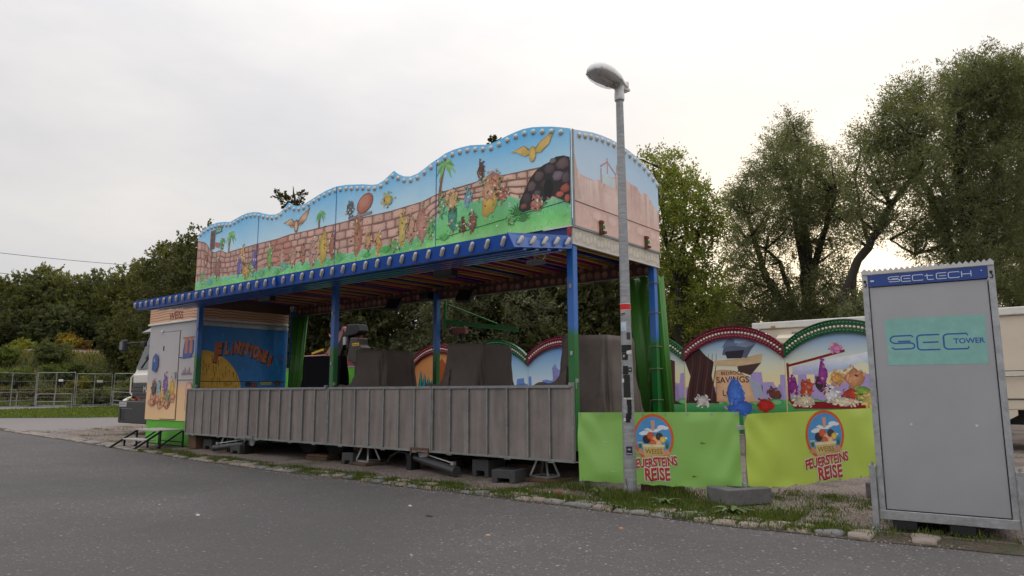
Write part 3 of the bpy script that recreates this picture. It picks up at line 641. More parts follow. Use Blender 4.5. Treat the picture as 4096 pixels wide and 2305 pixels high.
# dark rock pile with a cave at the right end
ROCK = [(-6.05,3.80),(-6.03,3.93),(-5.92,4.09),(-5.85,4.22),(-5.72,4.33),(-5.59,4.38),(-5.47,4.40),(-5.39,4.45),(-5.26,4.44),(-5.15,4.40),(-5.15,3.74),(-5.33,3.84),(-5.48,3.92),(-5.6,3.85),(-5.82,3.78),(-5.97,3.76)]
p = art[3]; p.poly(ROCK, lin(44, 36, 38), 10)
rr = random.Random(9)
for cx, cz, w, h, c in ((-5.27,4.33,.24,.18,(92,72,74)),(-5.5,4.30,.2,.16,(72,58,62)),(-5.68,4.23,.2,.16,(84,66,68)),(-5.36,4.17,.22,.16,(104,92,100)),(-5.58,4.10,.18,.14,(58,46,50)),(-5.82,4.10,.16,.16,(90,74,74)),(-5.22,4.12,.16,.18,(80,66,72)),(-5.9,3.95,.17,.16,(64,50,52)),(-5.72,3.98,.14,.12,(84,72,78)),(-5.24,3.97,.18,.14,(148,76,62)),(-5.33,3.90,.14,.10,(170,92,74)),(-5.2,3.83,.12,.12,(160,84,66)),(-5.96,3.84,.12,.09,(120,70,60)),(-5.44,4.40,.12,.08,(110,96,98))):
    n = 7; q = [(cx+w*.55*math.cos(2*PI*k/n+.3)*rr.uniform(.8, 1.1), cz+h*.55*math.sin(2*PI*k/n+.3)*rr.uniform(.8, 1.1)) for k in range(n)]
    q = [(min(x, -5.165), z) for x, z in q]
    p.ringfan(q, lin(30, 24, 26), lin(*c), jit(lin(*c), .55), 11, .84, .42, (-.015, .02))
p.disc((-5.52, 4.02), .085, .14, lin(20, 16, 18), lin(10, 8, 9), 13, 14)
boulder(-5.70, 3.74, .34, .24, (206, 132, 116), 14)
for i in range(4): art[i].build('painting', PAINT, panels[i])
# faded end panel: pink cliffs
ENDR = [(7.73,4.36),(7.87,4.2),(7.96,4.19),(8.27,4.19),(8.47,4.26),(8.57,4.32),(8.81,4.37),(9.14,4.41),(9.32,4.38),(9.51,4.38),(9.62,4.27),(9.74,4.34),(9.86,4.32),(9.98,4.19),(10.22,4.11)]
pe = Paint(lambda u, w, o: (XR+0.03+o, min(max(u, 7.735), 10.215), max(w, FB+.002)))
pe.strip(rangef(7.73, 10.22, .05), [(lambda y: FB, lin(232, 196, 182)), (lambda y: 3.75, lin(230, 192, 180)), (lambda y: 4.0, lin(226, 188, 182)), (lambda y: interp(ENDR, y), lin(222, 182, 178))], 0)
r_ = random.Random(4)
ys_ = [7.74]
while ys_[-1] < 10.1: ys_.append(min(10.21, ys_[-1]+r_.uniform(.05, .17)))
for k in range(len(ys_)-1):
    a, b = ys_[k], ys_[k+1]; c = lin(*r_.choice(((214,178,168),(230,200,190),(222,190,178),(206,168,160),(236,210,200)))); ta, tb2 = interp(ENDR, a)-.015, interp(ENDR, b)-.015; q = r_.uniform(3.72, 3.95)
    pe.poly([(a, q), (b, q+r_.uniform(-.04, .04)), (b, tb2), ((a+b)/2, max(ta, tb2)-.01), (a, ta)], [lin(228, 196, 184), lin(228, 196, 184), c, jit(c, .1), jit(c, -.1)], 2)
    for m_ in range(3):
        y = r_.uniform(a, b); z = r_.uniform(3.85, max(3.9, ta-.05)); pe.stroke([(y, z), (y+r_.uniform(-.03, .03), z-r_.uniform(.06, .2))], .008, jit(c, -.14), 3, .002)
pe.ringfan([(8.72+.30*math.cos(2*PI*k/18), 3.98+.28*math.sin(2*PI*k/18)) for k in range(18)], lin(210, 170, 160), lin(228, 192, 180), lin(236, 206, 196), 4, .92, .5)
pe.poly([(7.735, 4.5), (7.80, 4.30), (7.84, 4.1), (7.90, 3.85), (7.735, 3.8)], lin(214, 186, 172), 5)
for a, b in (((8.62, 4.20), (8.62, 4.62)), ((8.42, 4.44), (8.62, 4.56)), ((8.62, 4.56), (8.86, 4.42)), ((8.44, 4.2), (8.44, 4.42)), ((8.86, 4.2), (8.86, 4.44))): pe.stroke([a, b], .022, lin(206, 150, 140), 6)
pe.poly([(8.46, 4.2), (8.84, 4.2), (8.82, 4.32), (8.64, 4.38), (8.48, 4.32)], lin(206, 224, 226), 5)
pe.poly([(8.88, 4.44), (9.16, 4.47), (9.16, 4.60), (8.88, 4.58)], lin(222, 176, 168), 6); pe.text('OFFICE', (9.02, 4.52), .085, lin(196, 136, 130), 7)
for k in range(5): pe.ringfan([(8.3+.42*k+.16*math.cos(2*PI*j/10)*r_.uniform(.8, 1.1), 3.68+.09*math.sin(2*PI*j/10)*r_.uniform(.8, 1.1)) for j in range(10)], lin(220, 176, 166), lin(228, 190, 178), lin(236, 206, 196), 6)
pe.build('painting', PAINT, endpanel)
# fold seam of the hinged lower strip (front right panel and end panel)
MB().bar((-7.73, Y0-0.036, 3.60), (XR, Y0-0.036, 3.80), .004, .006).build('fold_seam', DARK, panels[3])
MB().bar((XR+0.036, 7.73, 3.79), (XR+0.036, 10.22, 3.79), .005, .006).build('fold_seam', DARK, endpanel)
for i in (1, 2, 3): MB().span((SEAM[i]-.006, Y0-.036, FB), (SEAM[i]+.006, Y0-.0325, interp(TOP, SEAM[i]))).build('cover_strip', BLUE, panels[i])
MB().span((XR+.031, Y0-.034, FB), (XR+.037, Y0+.01, 4.8)).build('corner_strip', GALV_D, endpanel)

# ---- end beam, cream with painted boulders, clamps
beam = MB().span((XR-.04, Y0-.02, 3.20), (XR+.012, YB, 3.425)).build('end_beam', pm('old_cream_board', (0.62, 0.57, 0.49, 1), .5, 0, .12, 4, dirt=.4, dirtcol=(.33, .29, .24, 1)), ride)
MB().span((XR-.06, Y0-.04, 3.418), (XR+.03, YB+.02, 3.442)).build('gutter', GALV_D, beam)
MB().span((XR-.02, Y0-.03, 3.185), (XR+.02, YB+.01, 3.20)).build('trim', WHITEP, beam)
pb = Paint(lambda u, w, o: (XR+.012+o, u, w))
for k in range(26):
    y = 7.8+k*.094; pb.ringfan([(y+.07*math.cos(2*PI*j/9)*r_.uniform(.8, 1.1), 3.31+.075*math.sin(2*PI*j/9)*r_.uniform(.8, 1.1)+.02*math.sin(k*1.7)) for j in range(9)], lin(168, 152, 134), lin(202, 192, 176), lin(216, 208, 194), k % 3, .9, .5)
pb.build('painting', PAINT, beam)
for y in (8.38, 9.72):
    cl_ = MB().box((XR+.05, y, 3.50), (.035, .05, .16)).box((XR+.06, y+.05, 3.46), (.05, .09, .03)).box((XR+.055, y, 3.60), (.05, .07, .04)).build('clamp', RUST, ride)
    MB().box((XR+.075, y+.02, 3.53), (.02, .06, .05)).build('plate', GREENP, cl_)
fb_ = MB().span((XL, Y0-.01, 3.20), (XR-.045, Y0+.05, 3.425)).build('front_beam', pm('dark_blue_beam', lin(20, 56, 120), .5, 0, .15, 3), ride)
MB().span((-5.62, Y0-.045, 3.425), (XR+.02, Y0-.012, 3.441)).build('top_trim', WHITEP, fb_)
MB().box((XR-.03, Y0-.04, 3.36), (.05, .03, .11)).build('marker_lamp', pm('red_lens', (.35, .01, .02, 1), .2), ride)

# ---- awning: two-tone blue soffit, fascia with slanted long lamps
CZ0, CZ1, CY = 3.12, 2.965, 6.52
aw = MB()
aw.add([(XL+.02, Y0, CZ0), (XR-.02, Y0, CZ0), (-5.24, CY+.03, CZ1), (-15.58, CY+.03, CZ1)], [(0, 1, 2, 3)])
aw.add([(XL+.02, Y0, CZ0+.02), (XR-.02, Y0, CZ0+.02), (-5.24, CY+.03, CZ1+.02), (-15.58, CY+.03, CZ1+.02)], [(3, 2, 1, 0)])
soff = aw.build('awning_soffit', pm('soffit_sheet', (0.13, 0.22, 0.42, 1), .32, .35, .15, 2), ride, fix=False)
for k in range(1, 5):
    t = k/5; y = Y0+(CY-Y0)*t; z = CZ0+(CZ1-CZ0)*t
    MB().span((XL+.03-.17*t, y-.035, z-.03), (XR-.03-.06*t, y+.035, z-.002)).build('soffit_batten', BLUE_L, soff)
for x in (-13.9, -11.2, -8.9, -6.9): MB().bar((x, Y0-.02, CZ0+.05), (x, CY+.05, CZ1+.05), .05, .06).build('bracket', BLUE, soff)
fas = MB().prism([(-15.68, CY-.03, 3.140), (-5.285, CY-.03, 3.140), (-5.225, CY+.02, 2.962), (-15.53, CY+.02, 2.962)], (0, .02, .004)).build('awning_fascia', BLUE_L, ride)
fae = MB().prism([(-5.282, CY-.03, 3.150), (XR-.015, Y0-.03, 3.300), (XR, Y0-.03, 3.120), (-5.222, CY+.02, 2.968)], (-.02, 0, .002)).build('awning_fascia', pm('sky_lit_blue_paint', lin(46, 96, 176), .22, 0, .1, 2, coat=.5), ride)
fal = MB().prism([(-15.68, CY-.03, 3.138), (XL, Y0-.03, 3.300), (XL, Y0-.03, 3.120), (-15.53, CY+.02, 2.964)], (.02, 0, .002)).build('awning_fascia', BLUE_L, ride)
MB().span((-10.28, CY-.045, 2.96), (-10.26, CY+.0, 3.145)).build('joint', BLUE, fas)
def long_lamp(name):
    mb = MB(); n = 16; rings = []
    for (k, h) in ((1.15, 0), (1.15, .008), (1, .01), (.96, .024), (.7, .034), (.3, .037)):
        ring = []
        for j in range(n):
            a = 2*PI*j/n; x = math.cos(a)*.023*k; y = math.sin(a)*.023*k + (.046 if math.sin(a) > 0 else -.046)*min(1, k)
            ring.append((x, y, h))
        rings.append(ring)
    return mb.loft(rings).mesh(name, LENS_L, True)
LL = long_lamp('lamp')
nl = 40
for k in range(nl):
    x = -5.40-.2613*k
    inst('lamp', LL, fas, (x+.035, CY-.012, 3.052), (R(90)+.26, 0, R(0)) if False else Matrix.Rotation(R(-16), 4, 'X').to_3x3().to_4x4().to_euler() if False else (Matrix.Rotation(R(106), 3, 'X') @ Matrix.Rotation(R(-33), 3, 'Z')).to_euler())
dvec = Vector((XR-.015+5.282, Y0-CY, .15)).normalized()
for k in range(5):
    t = (k+.6)/5.1; p = Vector((-5.262, CY, 3.055)).lerp(Vector((XR-.008, Y0-.03, 3.21)), t)
    M_ = Matrix.Rotation(math.atan2(dvec.y, dvec.x)-PI/2, 3, 'Z') @ Matrix.Rotation(R(90), 3, 'Z') @ Matrix.Rotation(R(100), 3, 'X') @ Matrix.Rotation(R(-33), 3, 'Z')
    inst('lamp', LL, fae, p+Vector((.022, 0, 0)), M_.to_euler())

# ---- posts
def post(x, y, z0=.45, z1=3.2, w=.105):
    o = MB().span((x-w/2, y-w/2, z0), (x+w/2, y+w/2, z1)).build('post', POST, ride, bevel=.008); return o
for x in (-15.26, -10.36, -5.215):
    p_ = post(x, Y0+.055)
    for z in (2.62, 1.72): MB().box((x+.01, Y0-.005, z), (.035, .02, .05)).build('bracket', GALV, p_)
    MB().box((x+.06, Y0+.03, 1.36), (.03, .04, .05)).box((x+.055, Y0+.02, 1.30), (.015, .015, .09)).build('latch', GALV, p_)
for x in (-15.15, -10.12, -5.22): post(x, YB-.10)
# ---- rear valance painted as stones, ceiling with coloured ribs and bulbs
val = MB().span((XL+.1, YB-.03, 3.09), (XR-.02, YB, 3.42)).build('valance', pm('stone_painted_board', (0.13, 0.075, 0.06, 1), .6, 0, .2, 4), ride)
pv = Paint(lambda u, w, o: (u, YB-.03-o, w)); pv2 = random.Random(8)
for k in range(64):
    for j in range(2):
        x = XL+.25+k*.158+pv2.uniform(-.03, .03); z = 3.175+.165*j+pv2.uniform(-.02, .02); s_ = pv2.uniform(.85, 1.15); kk = pv2.uniform(-.4, .3)
        pv.ringfan([(min(max(x+.088*s_*math.cos(2*PI*q/9), XL+.12), XR-.04), min(max(z+.088*s_*math.sin(2*PI*q/9)*pv2.uniform(.8, 1.1), 3.092), 3.418)) for q in range(9)], lin(70, 40, 34), jit(lin(128, 86, 72), kk), jit(lin(182, 144, 128), kk), j, .86, .4, (-.01, .02))
pv.build('painting', PAINT, val)
MB().span((XL+.1, YB-.034, 3.08), (XR-.02, YB+.004, 3.092)).build('trim', GALV_D, val)
vall = MB().span((XL+.06, Y0+.1, 3.12), (XL+.09, YB-.1, 3.42)).build('valance', MATS['stone_painted_board'], ride)
ceil = MB().span((XL+.05, Y0+.05, 3.425), (XR-.05, YB-.03, 3.437)).build('ceiling', pm('ceiling_board', lin(96, 62, 84), .6), ride)
RY = pm('rib_yellow', lin(190, 146, 58), .5, 0, .2, 4); RM = pm('rib_magenta', lin(160, 40, 104), .5, 0, .2, 4); RB = pm('rib_blue', lin(34, 56, 120), .5, 0, .2, 4)
me_ribs = [MB().span((-.03, Y0+.06, 0), (.03, YB-.04, .10)).mesh('ceiling_rib', m_) for m_ in (RY, RM, RB)]
bl = MB(); nb = 0
x = XL+.3; k = 0
while x < XR-.2:
    inst('ceiling_rib', me_ribs[k % 2 if k % 5 else 2], ceil, (x, 0, 3.322), None)
    for j in range(22):
        y = Y0+.18+j*.105
        bl.lathe([(.026, 0), (.024, -.02), (.012, -.034)], (x+.10, y, 3.424), 6)
    x += .205; k += 1
# ribs were meshed in world y: shift handled by origin
tag(bl.build('ceiling_bulb', pm('ceiling_lens', lin(190, 150, 90), .3, 0, .2, 30), ceil, smooth=True), kind='stuff')
# ---- decking folded up as the front wall
for i in range(4):
    a, b = SEAM[i] if i else -15.385, SEAM[i+1] if i < 3 else -5.14
    a += .004; b -= .004
    pl = MB().span((a, Y0-.06, .318), (b, Y0-.045, 1.295)).build('deck_plate', CHEQ, ride); pl.location.y = (-.006, .004, -.003, .005)[i]; pl.location.z = (.004, -.003, .003, -.002)[i]; pl.rotation_euler.x = 0
    fr = MB()
    MB().span((a, Y0-.085, 1.262), (b, Y0-.0615, 1.302)).build('edge_rail', GALV_D, pl, bevel=.004)
    MB().span((a, Y0-.085, .306), (b, Y0-.0615, .338)).build('edge_rail', GALV_D, pl, bevel=.004)
    n = 7
    for k in range(n+1):
        x = a+.014+(b-a-.028)*k/n
        MB().span((x-.0125, Y0-.088, .338), (x+.0125, Y0-.0615, 1.262)).build('rib', GALV_D, pl, bevel=.003)
    for k in (1, 4, 6): MB().tube([(a+(b-a)*k/7-.05, Y0-.07, .298), (a+(b-a)*k/7+.05, Y0-.07, .298)], .012, 8).build('hinge', GALV_D, pl)
for x in (-10.36, -5.16): MB().box((x, Y0-.09, 1.31), (.06, .05, .05)).build('bracket', GALV_D, ride)
for x, w in ((-12.78, .28), (-7.98, .40)):
    br_ = MB().span((x-w/2, Y0-.10, .335), (x+w/2, Y0-.089, .37)).span((x-w/2, Y0-.10, .25), (x-w/2+.02, Y0-.089, .335)).span((x+w/2-.02, Y0-.10, .25), (x+w/2, Y0-.089, .335)).build('bracket', RUST if w > .3 else GALV_D, ride)
    MB().prism([(x-.12, Y0-.02, .31), (x+.12, Y0-.02, .31), (x+.05, Y0-.02, .18), (x-.05, Y0-.02, .18)], (0, .03, 0)).build('gusset', GALV_D, br_)
# ---- platform and chassis
MB().span((XL+.1, Y0+.0, .50), (XR-.02, YB, .56)).build('platform', pm('platform_plate', (.09, .085, .08, 1), .6, .3, .2, 4), ride)
for y in (8.25, 9.7): MB().span((XL+.1, y-.09, .27), (XR-.1, y+.09, .50)).build('chassis_beam', CHASSIS, ride)
for x in (-14.6, -12.9, -11.2, -9.4, -7.7, -6.0): MB().span((x-.05, Y0+.1, .38), (x+.05, YB-.05, .49)).build('cross_member', CHASSIS, ride)
wheel = MB().lathe([(.16, -.13), (.33, -.13), (.37, -.09), (.37, .09), (.33, .13), (.16, .13)], (0, 0, 0), 20).mesh('wheel', pm('tyre_rubber', (.015, .015, .015, 1), .8, 0, .2, 8))
for x in (-11.9, -11.05):
    for y in (8.5, 9.85): inst('wheel', wheel, ride, (x, y, .37), (R(90), 0, 0))
MB().span((XL+.1, YB-.04, .04), (XR-.1, YB-.01, .50)).build('rear_light_block', CHASSIS, ride)  # added panel: stops light from behind so the underside stays dark
# ---- steel support legs
def jack(x, y, zb):
    root_n = MB()
    for sx in (-1, 1):
        for sy in (-1, 1): root_n.bar((x+sx*.05, y+sy*.05, .36), (x+sx*.15, y+sy*.13, zb+.02), .026, .026)
    for q in ((-.15, -.13, .15, -.13), (-.15, .13, .15, .13), (-.15, -.13, -.15, .13), (.15, -.13, .15, .13)): root_n.bar((x+q[0], y+q[1], zb+.014), (x+q[2], y+q[3], zb+.014), .028, .026)
    root_n.box((x, y, .37), (.14, .14, .03)); return root_n.build('support_leg', GALV, ride)
JK = ((-5.86, 7.98), (-9.50, 7.90), (-14.02, 7.93))
for x, y in JK: jack(x, y, .055)
# cables and lights under the roof
fl = MB().box((-5.95, 7.95, 3.06), (.24, .15, .06)).box((-5.95, 7.95, 3.11), (.05, .05, .06)).build('floodlight', pm('grey_lamp_body', (.16, .16, .16, 1), .5), ride)
MB().tube([(-5.84, 7.95, 3.08), (-5.76, 7.93, 3.13), (-5.8, 7.9, 3.17), (-5.72, 7.88, 3.2)], .008, 5).build('cable', WHITEP, fl)
for x, y, z in ((-7.82, 8.0, 3.10), (-12.95, 8.0, 3.13)):
    o = MB().box((x, y, z), (.42, .14, .12)).tube([(x-.2, y, z), (x-.2, y, 3.3)], .012, 6).tube([(x+.2, y, z), (x+.2, y, 3.3)], .012, 6).build('spotlight', BLACK, ride, bevel=.01)
for x, z in ((-11.12, 3.02), (-9.08, 3.03)):
    M_ = Matrix.Rotation(R(-28), 3, 'X') @ Matrix.Rotation(R(8), 3, 'Z')
    o = MB().box((x, YB-.38, z), (.34, .10, .25), M=M_).build('loudspeaker', BLACK, ride, bevel=.012)
    MB().bar((x, YB-.35, z+.1), (x, YB-.06, z+.22), .03, .02).build('bracket', BLACK, o)
MB().box((-10.42, YB-.12, 3.17), (.26, .14, .13)).tube([(-10.5, YB-.12, 3.12), (-10.56, YB-.1, 3.0), (-10.46, YB-.1, 3.02)], .008, 5).build('cable_box', BLACK, ride)

# ---------------------------------------------------------------- things on the platform
def tarp_rings(x0, x1, y0, y1, zt, zb, flare, seed, n=72, levels=18, fold=.065):
    rnd = random.Random(seed); ph = [rnd.uniform(0, 6.28) for _ in range(6)]; fr_ = [rnd.choice((5, 6, 7, 8, 9, 11, 13)) for _ in range(3)]
    rings = []; cx, cy_ = (x0+x1)/2, (y0+y1)/2; hx, hy = (x1-x0)/2, (y1-y0)/2
    def outline(k, grow, zf):
        a = 2*PI*k/n; c, s_ = math.cos(a), math.sin(a); e = .20+.18*zf
        return (cx+math.copysign(abs(c)**e, c)*(hx+grow), cy_+math.copysign(abs(s_)**e, s_)*(hy+grow), a)
    for i in range(5):      # top
        t = (i/4); ring = []
        for k in range(n):
            x, y, a = outline(k, 0, 0); x = cx+(x-cx)*max(.02, t*.97); y = cy_+(y-cy_)*max(.02, t*.97)
            ring.append((x, y, zt-.03*(1-t)*math.sin(a*2+ph[0])**2-.012*t-.03*(x-x0)/(x1-x0)))
        rings.append(ring)
    for i in range(levels):
        t = (i+1)/levels; ring = []
        for k in range(n):
            x, y, a = outline(k, flare*t**1.6, t*.6)
            w = fold*t**.7*((1-2*abs(math.sin(fr_[0]*.5*a+ph[1]+1.4*t))**.6)+.7*(1-2*abs(math.sin(fr_[1]*.5*a+ph[2]-1.7*t))**.7)+.3*math.sin(fr_[2]*2*a+ph[3]))+.012*math.sin(9*t+5*a+ph[5])
            x += math.cos(a)*w; y += math.sin(a)*w
            ring.append((x, y, zt-.012-.03*(x-x0)/(x1-x0)-(zt-zb)*t+(.02*math.sin(3*a+ph[4]) if i == levels-1 else 0)))
        rings.append(ring)
    return rings
def hood_rings(x0, x1, y0, y1, z_of, zb, seed, n=40, m_=16):
    rings = []
    rnd = random.Random(seed)
    for i in range(m_+1):
        t = i/m_; x = x0+(x1-x0)*t; zt = z_of(t); ring = []; sp = .10+.05*math.sin(i*1.1)
        for k in range(n+1):
            u = k/n
            if u < .3: y = y0-sp*(1-u/.3)**1.3; z = zb+(zt-zb)*(u/.3)
            elif u > .7: y = y1+sp*((u-.7)/.3)**1.3; z = zb+(zt-zb)*(1-(u-.7)/.3)
            else: y = y0+(y1-y0)*(u-.3)/.4; z = zt+.015*math.sin(u*30+i*.7)
            ring.append((x, y+.012*math.sin(i*1.7+k), z))
        rings.append(ring)
    return rings
FZ = .565
def car_cover(xr, label, seed, zt=2.0, w=.80):
    t = thing('covered_ride_car', label, 'covered car', (xr-.45, 8.7, FZ), 'covered cars on the ride')
    x0 = xr-w
    MB().loft(tarp_rings(x0, xr, 8.3, 9.1, zt, FZ+.02, .17, seed)).build('tarpaulin', TARP, t, smooth=True)
    MB().loft(hood_rings(x0-.72, x0+.12, 8.28, 9.1, lambda u: 1.22+.12*math.sin(u*3.0)+.62*max(0, u-.62)**1.5*2.2, FZ+.02, seed), closed=False).build('tarpaulin_front', TARP, t, smooth=True)
    return t
car_cover(-9.65, 'ride car under a brown tarpaulin, just left of the green hoist arm', 3)
car_cover(-7.30, 'ride car under a brown tarpaulin, below the green hoist arm', 6, 2.01)
car_cover(-5.00, 'ride car under a brown tarpaulin nearest the lamp post', 9, 2.03)
t = thing('covered_desk', 'narrow control desk under a black cover beside the green curtain', 'covered desk', (-11.5, 8.4, FZ))
MB().loft(tarp_rings(-12.06, -10.86, 8.30, 8.50, 1.93, FZ+.02, .10, 12, fold=.03)).build('black_cover', TARP_K, t, smooth=True)
MB().span((-12.0, 8.34, FZ), (-11.9, 8.46, FZ+.1)).build('foot', DARK, t)
t = thing('rolled_tarpaulin', 'small brown tarpaulin bundle behind the front wall at the middle post', 'tarpaulin', (-9.46, 8.35, FZ))
MB().loft(tarp_rings(-9.62, -9.30, 8.2, 8.5, 1.34, FZ, .08, 5)).build('bundle', TARP, t, smooth=True)

# gathered curtains
def curtain(cx, y, prof, label, seed, nfold=9, strap=(2.0,)):
    t = thing('curtain', label, 'curtain', (cx, y, FZ), 'gathered green curtains'); rnd = random.Random(seed); n = 110
    rings = []; z0, z1 = prof[0][0], prof[-1][0]; ph = rnd.uniform(0, 6)
    for z in rangef(z1, z0, .06):
        xl = interp([(a, b) for a, b, c, d in prof], z); xr_ = interp([(a, c) for a, b, c, d in prof], z); dp_ = interp([(a, d) for a, b, c, d in prof], z)
        ring = []
        for k in range(n):
            a = 2*PI*k/n; c, s_ = math.cos(a), math.sin(a); wv = 1+.30*math.sin(nfold*a+ph+.5*math.sin(z*1.3))+.12*math.sin(nfold*2.3*a+z*.7)
            ring.append(((xl+xr_)/2+(xr_-xl)/2*c*(1+.05*math.sin(nfold*a)), y+dp_*s_*wv, z+.02*math.sin(nfold*a)))
        rings.append(ring)
    cu = MB().loft(rings[::-1] if False else rings).build('drape', CURT, t, smooth=True)
    for z, xa, xb, d in strap:
        pts = [((xa+xb)/2+(xb-xa)/2*math.cos(2*PI*k/16), y+d*math.sin(2*PI*k/16), z+.015*math.sin(2*PI*k/16)) for k in range(17)]
        MB().tube(pts, .012, 6, cap=False).build('strap', STRAP, t)
    return t
curtain(-5.35, 10.30, ((FZ+.02, -5.60, -5.02, .10), (1.1, -5.56, -5.08, .10), (1.6, -5.50, -5.14, .08), (1.98, -5.47, -5.20, .05), (2.25, -5.56, -5.20, .06), (2.6, -5.70, -5.18, .08), (3.06, -5.90, -5.14, .10)),
    'green curtain tied back at the rear post beside the lamp post', 2, 8, ((1.98, -5.50, -5.17, .07),))
curtain(-14.8, 10.02, ((FZ+.02, -15.0, -14.72, .12), (1.4, -15.0, -14.72, .12), (1.9, -14.95, -14.72, .08), (2.26, -14.84, -14.66, .05), (2.6, -14.9, -14.52, .09), (3.04, -14.98, -14.44, .1)),
    'green curtain tied back beside the painted ticket booth', 5, 8, ((2.26, -14.87, -14.63, .08), (1.75, -15.02, -14.68, .12)))
# straps dangling on the right rear post
po = thing('strap_set', 'pale webbing straps looped round the rear right post', 'straps', (-5.22, 10.12, 1.0))
for z in (2.92, 2.44, 1.90, 1.55, 1.06):
    MB().tube([(-5.30, 10.06, z), (-5.27, 10.05, z+.012), (-5.16, 10.05, z+.014), (-5.15, 10.2, z+.014)], .009, 6).tube([(-5.29, 10.05, z), (-5.33, 10.08, z-.1), (-5.34, 10.1, z-.2)], .005, 5).build('strap', STRAP, po)
# hoist arm
t = thing('hoist_arm', 'green swivelling hoist arm with small red electric winch and chain', 'hoist', (-10.0, 10.25, 2.2))
HA = Vector((-9.99, 10.27, 0)); HE = Vector((-8.50, 10.75, 0))
MB().bar(HA+Vector((0, 0, 2.66)), HE+Vector((0, 0, 2.44)), .07, .015).bar(HA+Vector((0, 0, 2.59)), HE+Vector((0, 0, 2.37)), .07, .015).bar(HA+Vector((0, 0, 2.625)), HE+Vector((0, 0, 2.405)), .014, .07).build('beam', GREENP, t)
MB().tube([HA+Vector((.02, 0, 2.98)), HA.lerp(HE, .72)+Vector((0, 0, 2.54))], .013, 8).build('tie_rod', GREENP, t)
MB().tube([HA+Vector((-.02, -.02, 2.45)), HA+Vector((-.02, -.02, 3.05))], .03, 10).build('pivot', GREENP, t)
hp = HA.lerp(HE, .17)
w_ = MB().box((hp.x+.06, hp.y, 2.43), (.30, .13, .13), rz=.25).build('winch_body', pm('red_winch_paint', (.28, .075, .075, 1), .45, 0, .15, 6), t, bevel=.015)
MB().lathe([(.02, -.08), (.075, -.08), (.085, 0), (.075, .08), (.02, .08)], (hp.x-.11, hp.y, 2.43), 14, Matrix.Rotation(R(90), 3, 'Y')).build('motor_cap', pm('dark_red_paint', (.12, .025, .025, 1), .5), w_)
MB().box((hp.x+.02, hp.y, 2.53), (.08, .09, .14)).build('hanger', GREENP, t)
MB().lathe([(.02, -.06), (.05, -.06), (.05, .06), (.02, .06)], (hp.x+.10, hp.y, 2.33), 10).build('drum', DARK, t)
MB().tube([(hp.x+.10, hp.y, 2.3), (hp.x+.11, hp.y, 2.15), (hp.x+.10, hp.y, 2.05), (hp.x+.13, hp.y, 2.0), (hp.x+.10, hp.y, 1.97)], .013, 6).tube([(hp.x-.1, hp.y, 2.35), (hp.x-.12, hp.y, 2.26), (hp.x-.14, hp.y, 2.18)], .008, 5).build('chain', DARK, t)
def dabs(p, x, z, w, h, col, r_, n=20):
    q = [(x+w*.9*math.cos(2*PI*k/12)*r_.uniform(.6, 1.1), z+h*.9*math.sin(2*PI*k/12)*r_.uniform(.6, 1.1)) for k in range(12)]
    p.fan(q, jit(lin(*col), -.5), lin(*col), 5)
    for k in range(n):
        a = r_.uniform(0, 2*PI); d = r_.uniform(.1, 1.0)**.7; cx, cz = x+w*d*math.cos(a), z+h*d*math.sin(a); s_ = r_.uniform(.02, .05); b = r_.uniform(0, PI)
        c = lin(*col) if r_.random() < .65 else jit(lin(*r_.choice((col, col, (226, 170, 140), (150, 84, 70)))), r_.uniform(-.5, .2))
        p.fan([(cx+s_*math.cos(2*PI*j/6)*math.cos(b)-s_*.5*math.sin(2*PI*j/6)*math.sin(b), cz+s_*math.cos(2*PI*j/6)*math.sin(b)+s_*.5*math.sin(2*PI*j/6)*math.cos(b)) for j in range(6)], jit(c, r_.uniform(-.35, .05)), jit(c, r_.uniform(0, .3)), 5)
# ---------------------------------------------------------------- ticket booth
BX0, BX1, BY0, BY1 = -17.88, -15.42, 7.88, 10.15
booth = thing('ticket_booth', 'painted ticket booth with door, green skirt and timber effect top board', 'booth', ((BX0+BX1)/2, (BY0+BY1)/2, 0))
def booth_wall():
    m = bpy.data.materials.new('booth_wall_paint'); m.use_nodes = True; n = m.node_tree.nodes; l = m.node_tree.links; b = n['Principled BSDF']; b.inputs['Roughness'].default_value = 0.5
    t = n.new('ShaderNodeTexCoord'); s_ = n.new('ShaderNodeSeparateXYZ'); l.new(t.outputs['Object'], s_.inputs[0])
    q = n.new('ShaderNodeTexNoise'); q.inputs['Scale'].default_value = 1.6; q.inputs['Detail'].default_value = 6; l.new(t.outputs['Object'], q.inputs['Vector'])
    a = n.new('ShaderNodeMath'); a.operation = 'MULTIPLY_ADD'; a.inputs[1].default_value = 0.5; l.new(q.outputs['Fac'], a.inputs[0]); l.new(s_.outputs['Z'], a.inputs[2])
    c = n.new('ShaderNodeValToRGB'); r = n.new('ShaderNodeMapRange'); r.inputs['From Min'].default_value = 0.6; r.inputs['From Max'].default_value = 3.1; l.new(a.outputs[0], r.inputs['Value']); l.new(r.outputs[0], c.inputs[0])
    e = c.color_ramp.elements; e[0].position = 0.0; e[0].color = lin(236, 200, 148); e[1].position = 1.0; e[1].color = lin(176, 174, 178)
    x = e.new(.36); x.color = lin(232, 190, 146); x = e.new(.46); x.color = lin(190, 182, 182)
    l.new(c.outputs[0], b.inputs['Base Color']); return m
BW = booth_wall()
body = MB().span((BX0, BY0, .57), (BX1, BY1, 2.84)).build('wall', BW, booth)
MB().span((BX0+.03, BY0+.03, .02), (BX1-.0, BY1-.03, .565)).build('skirt', SKIRT, booth, bevel=.01)
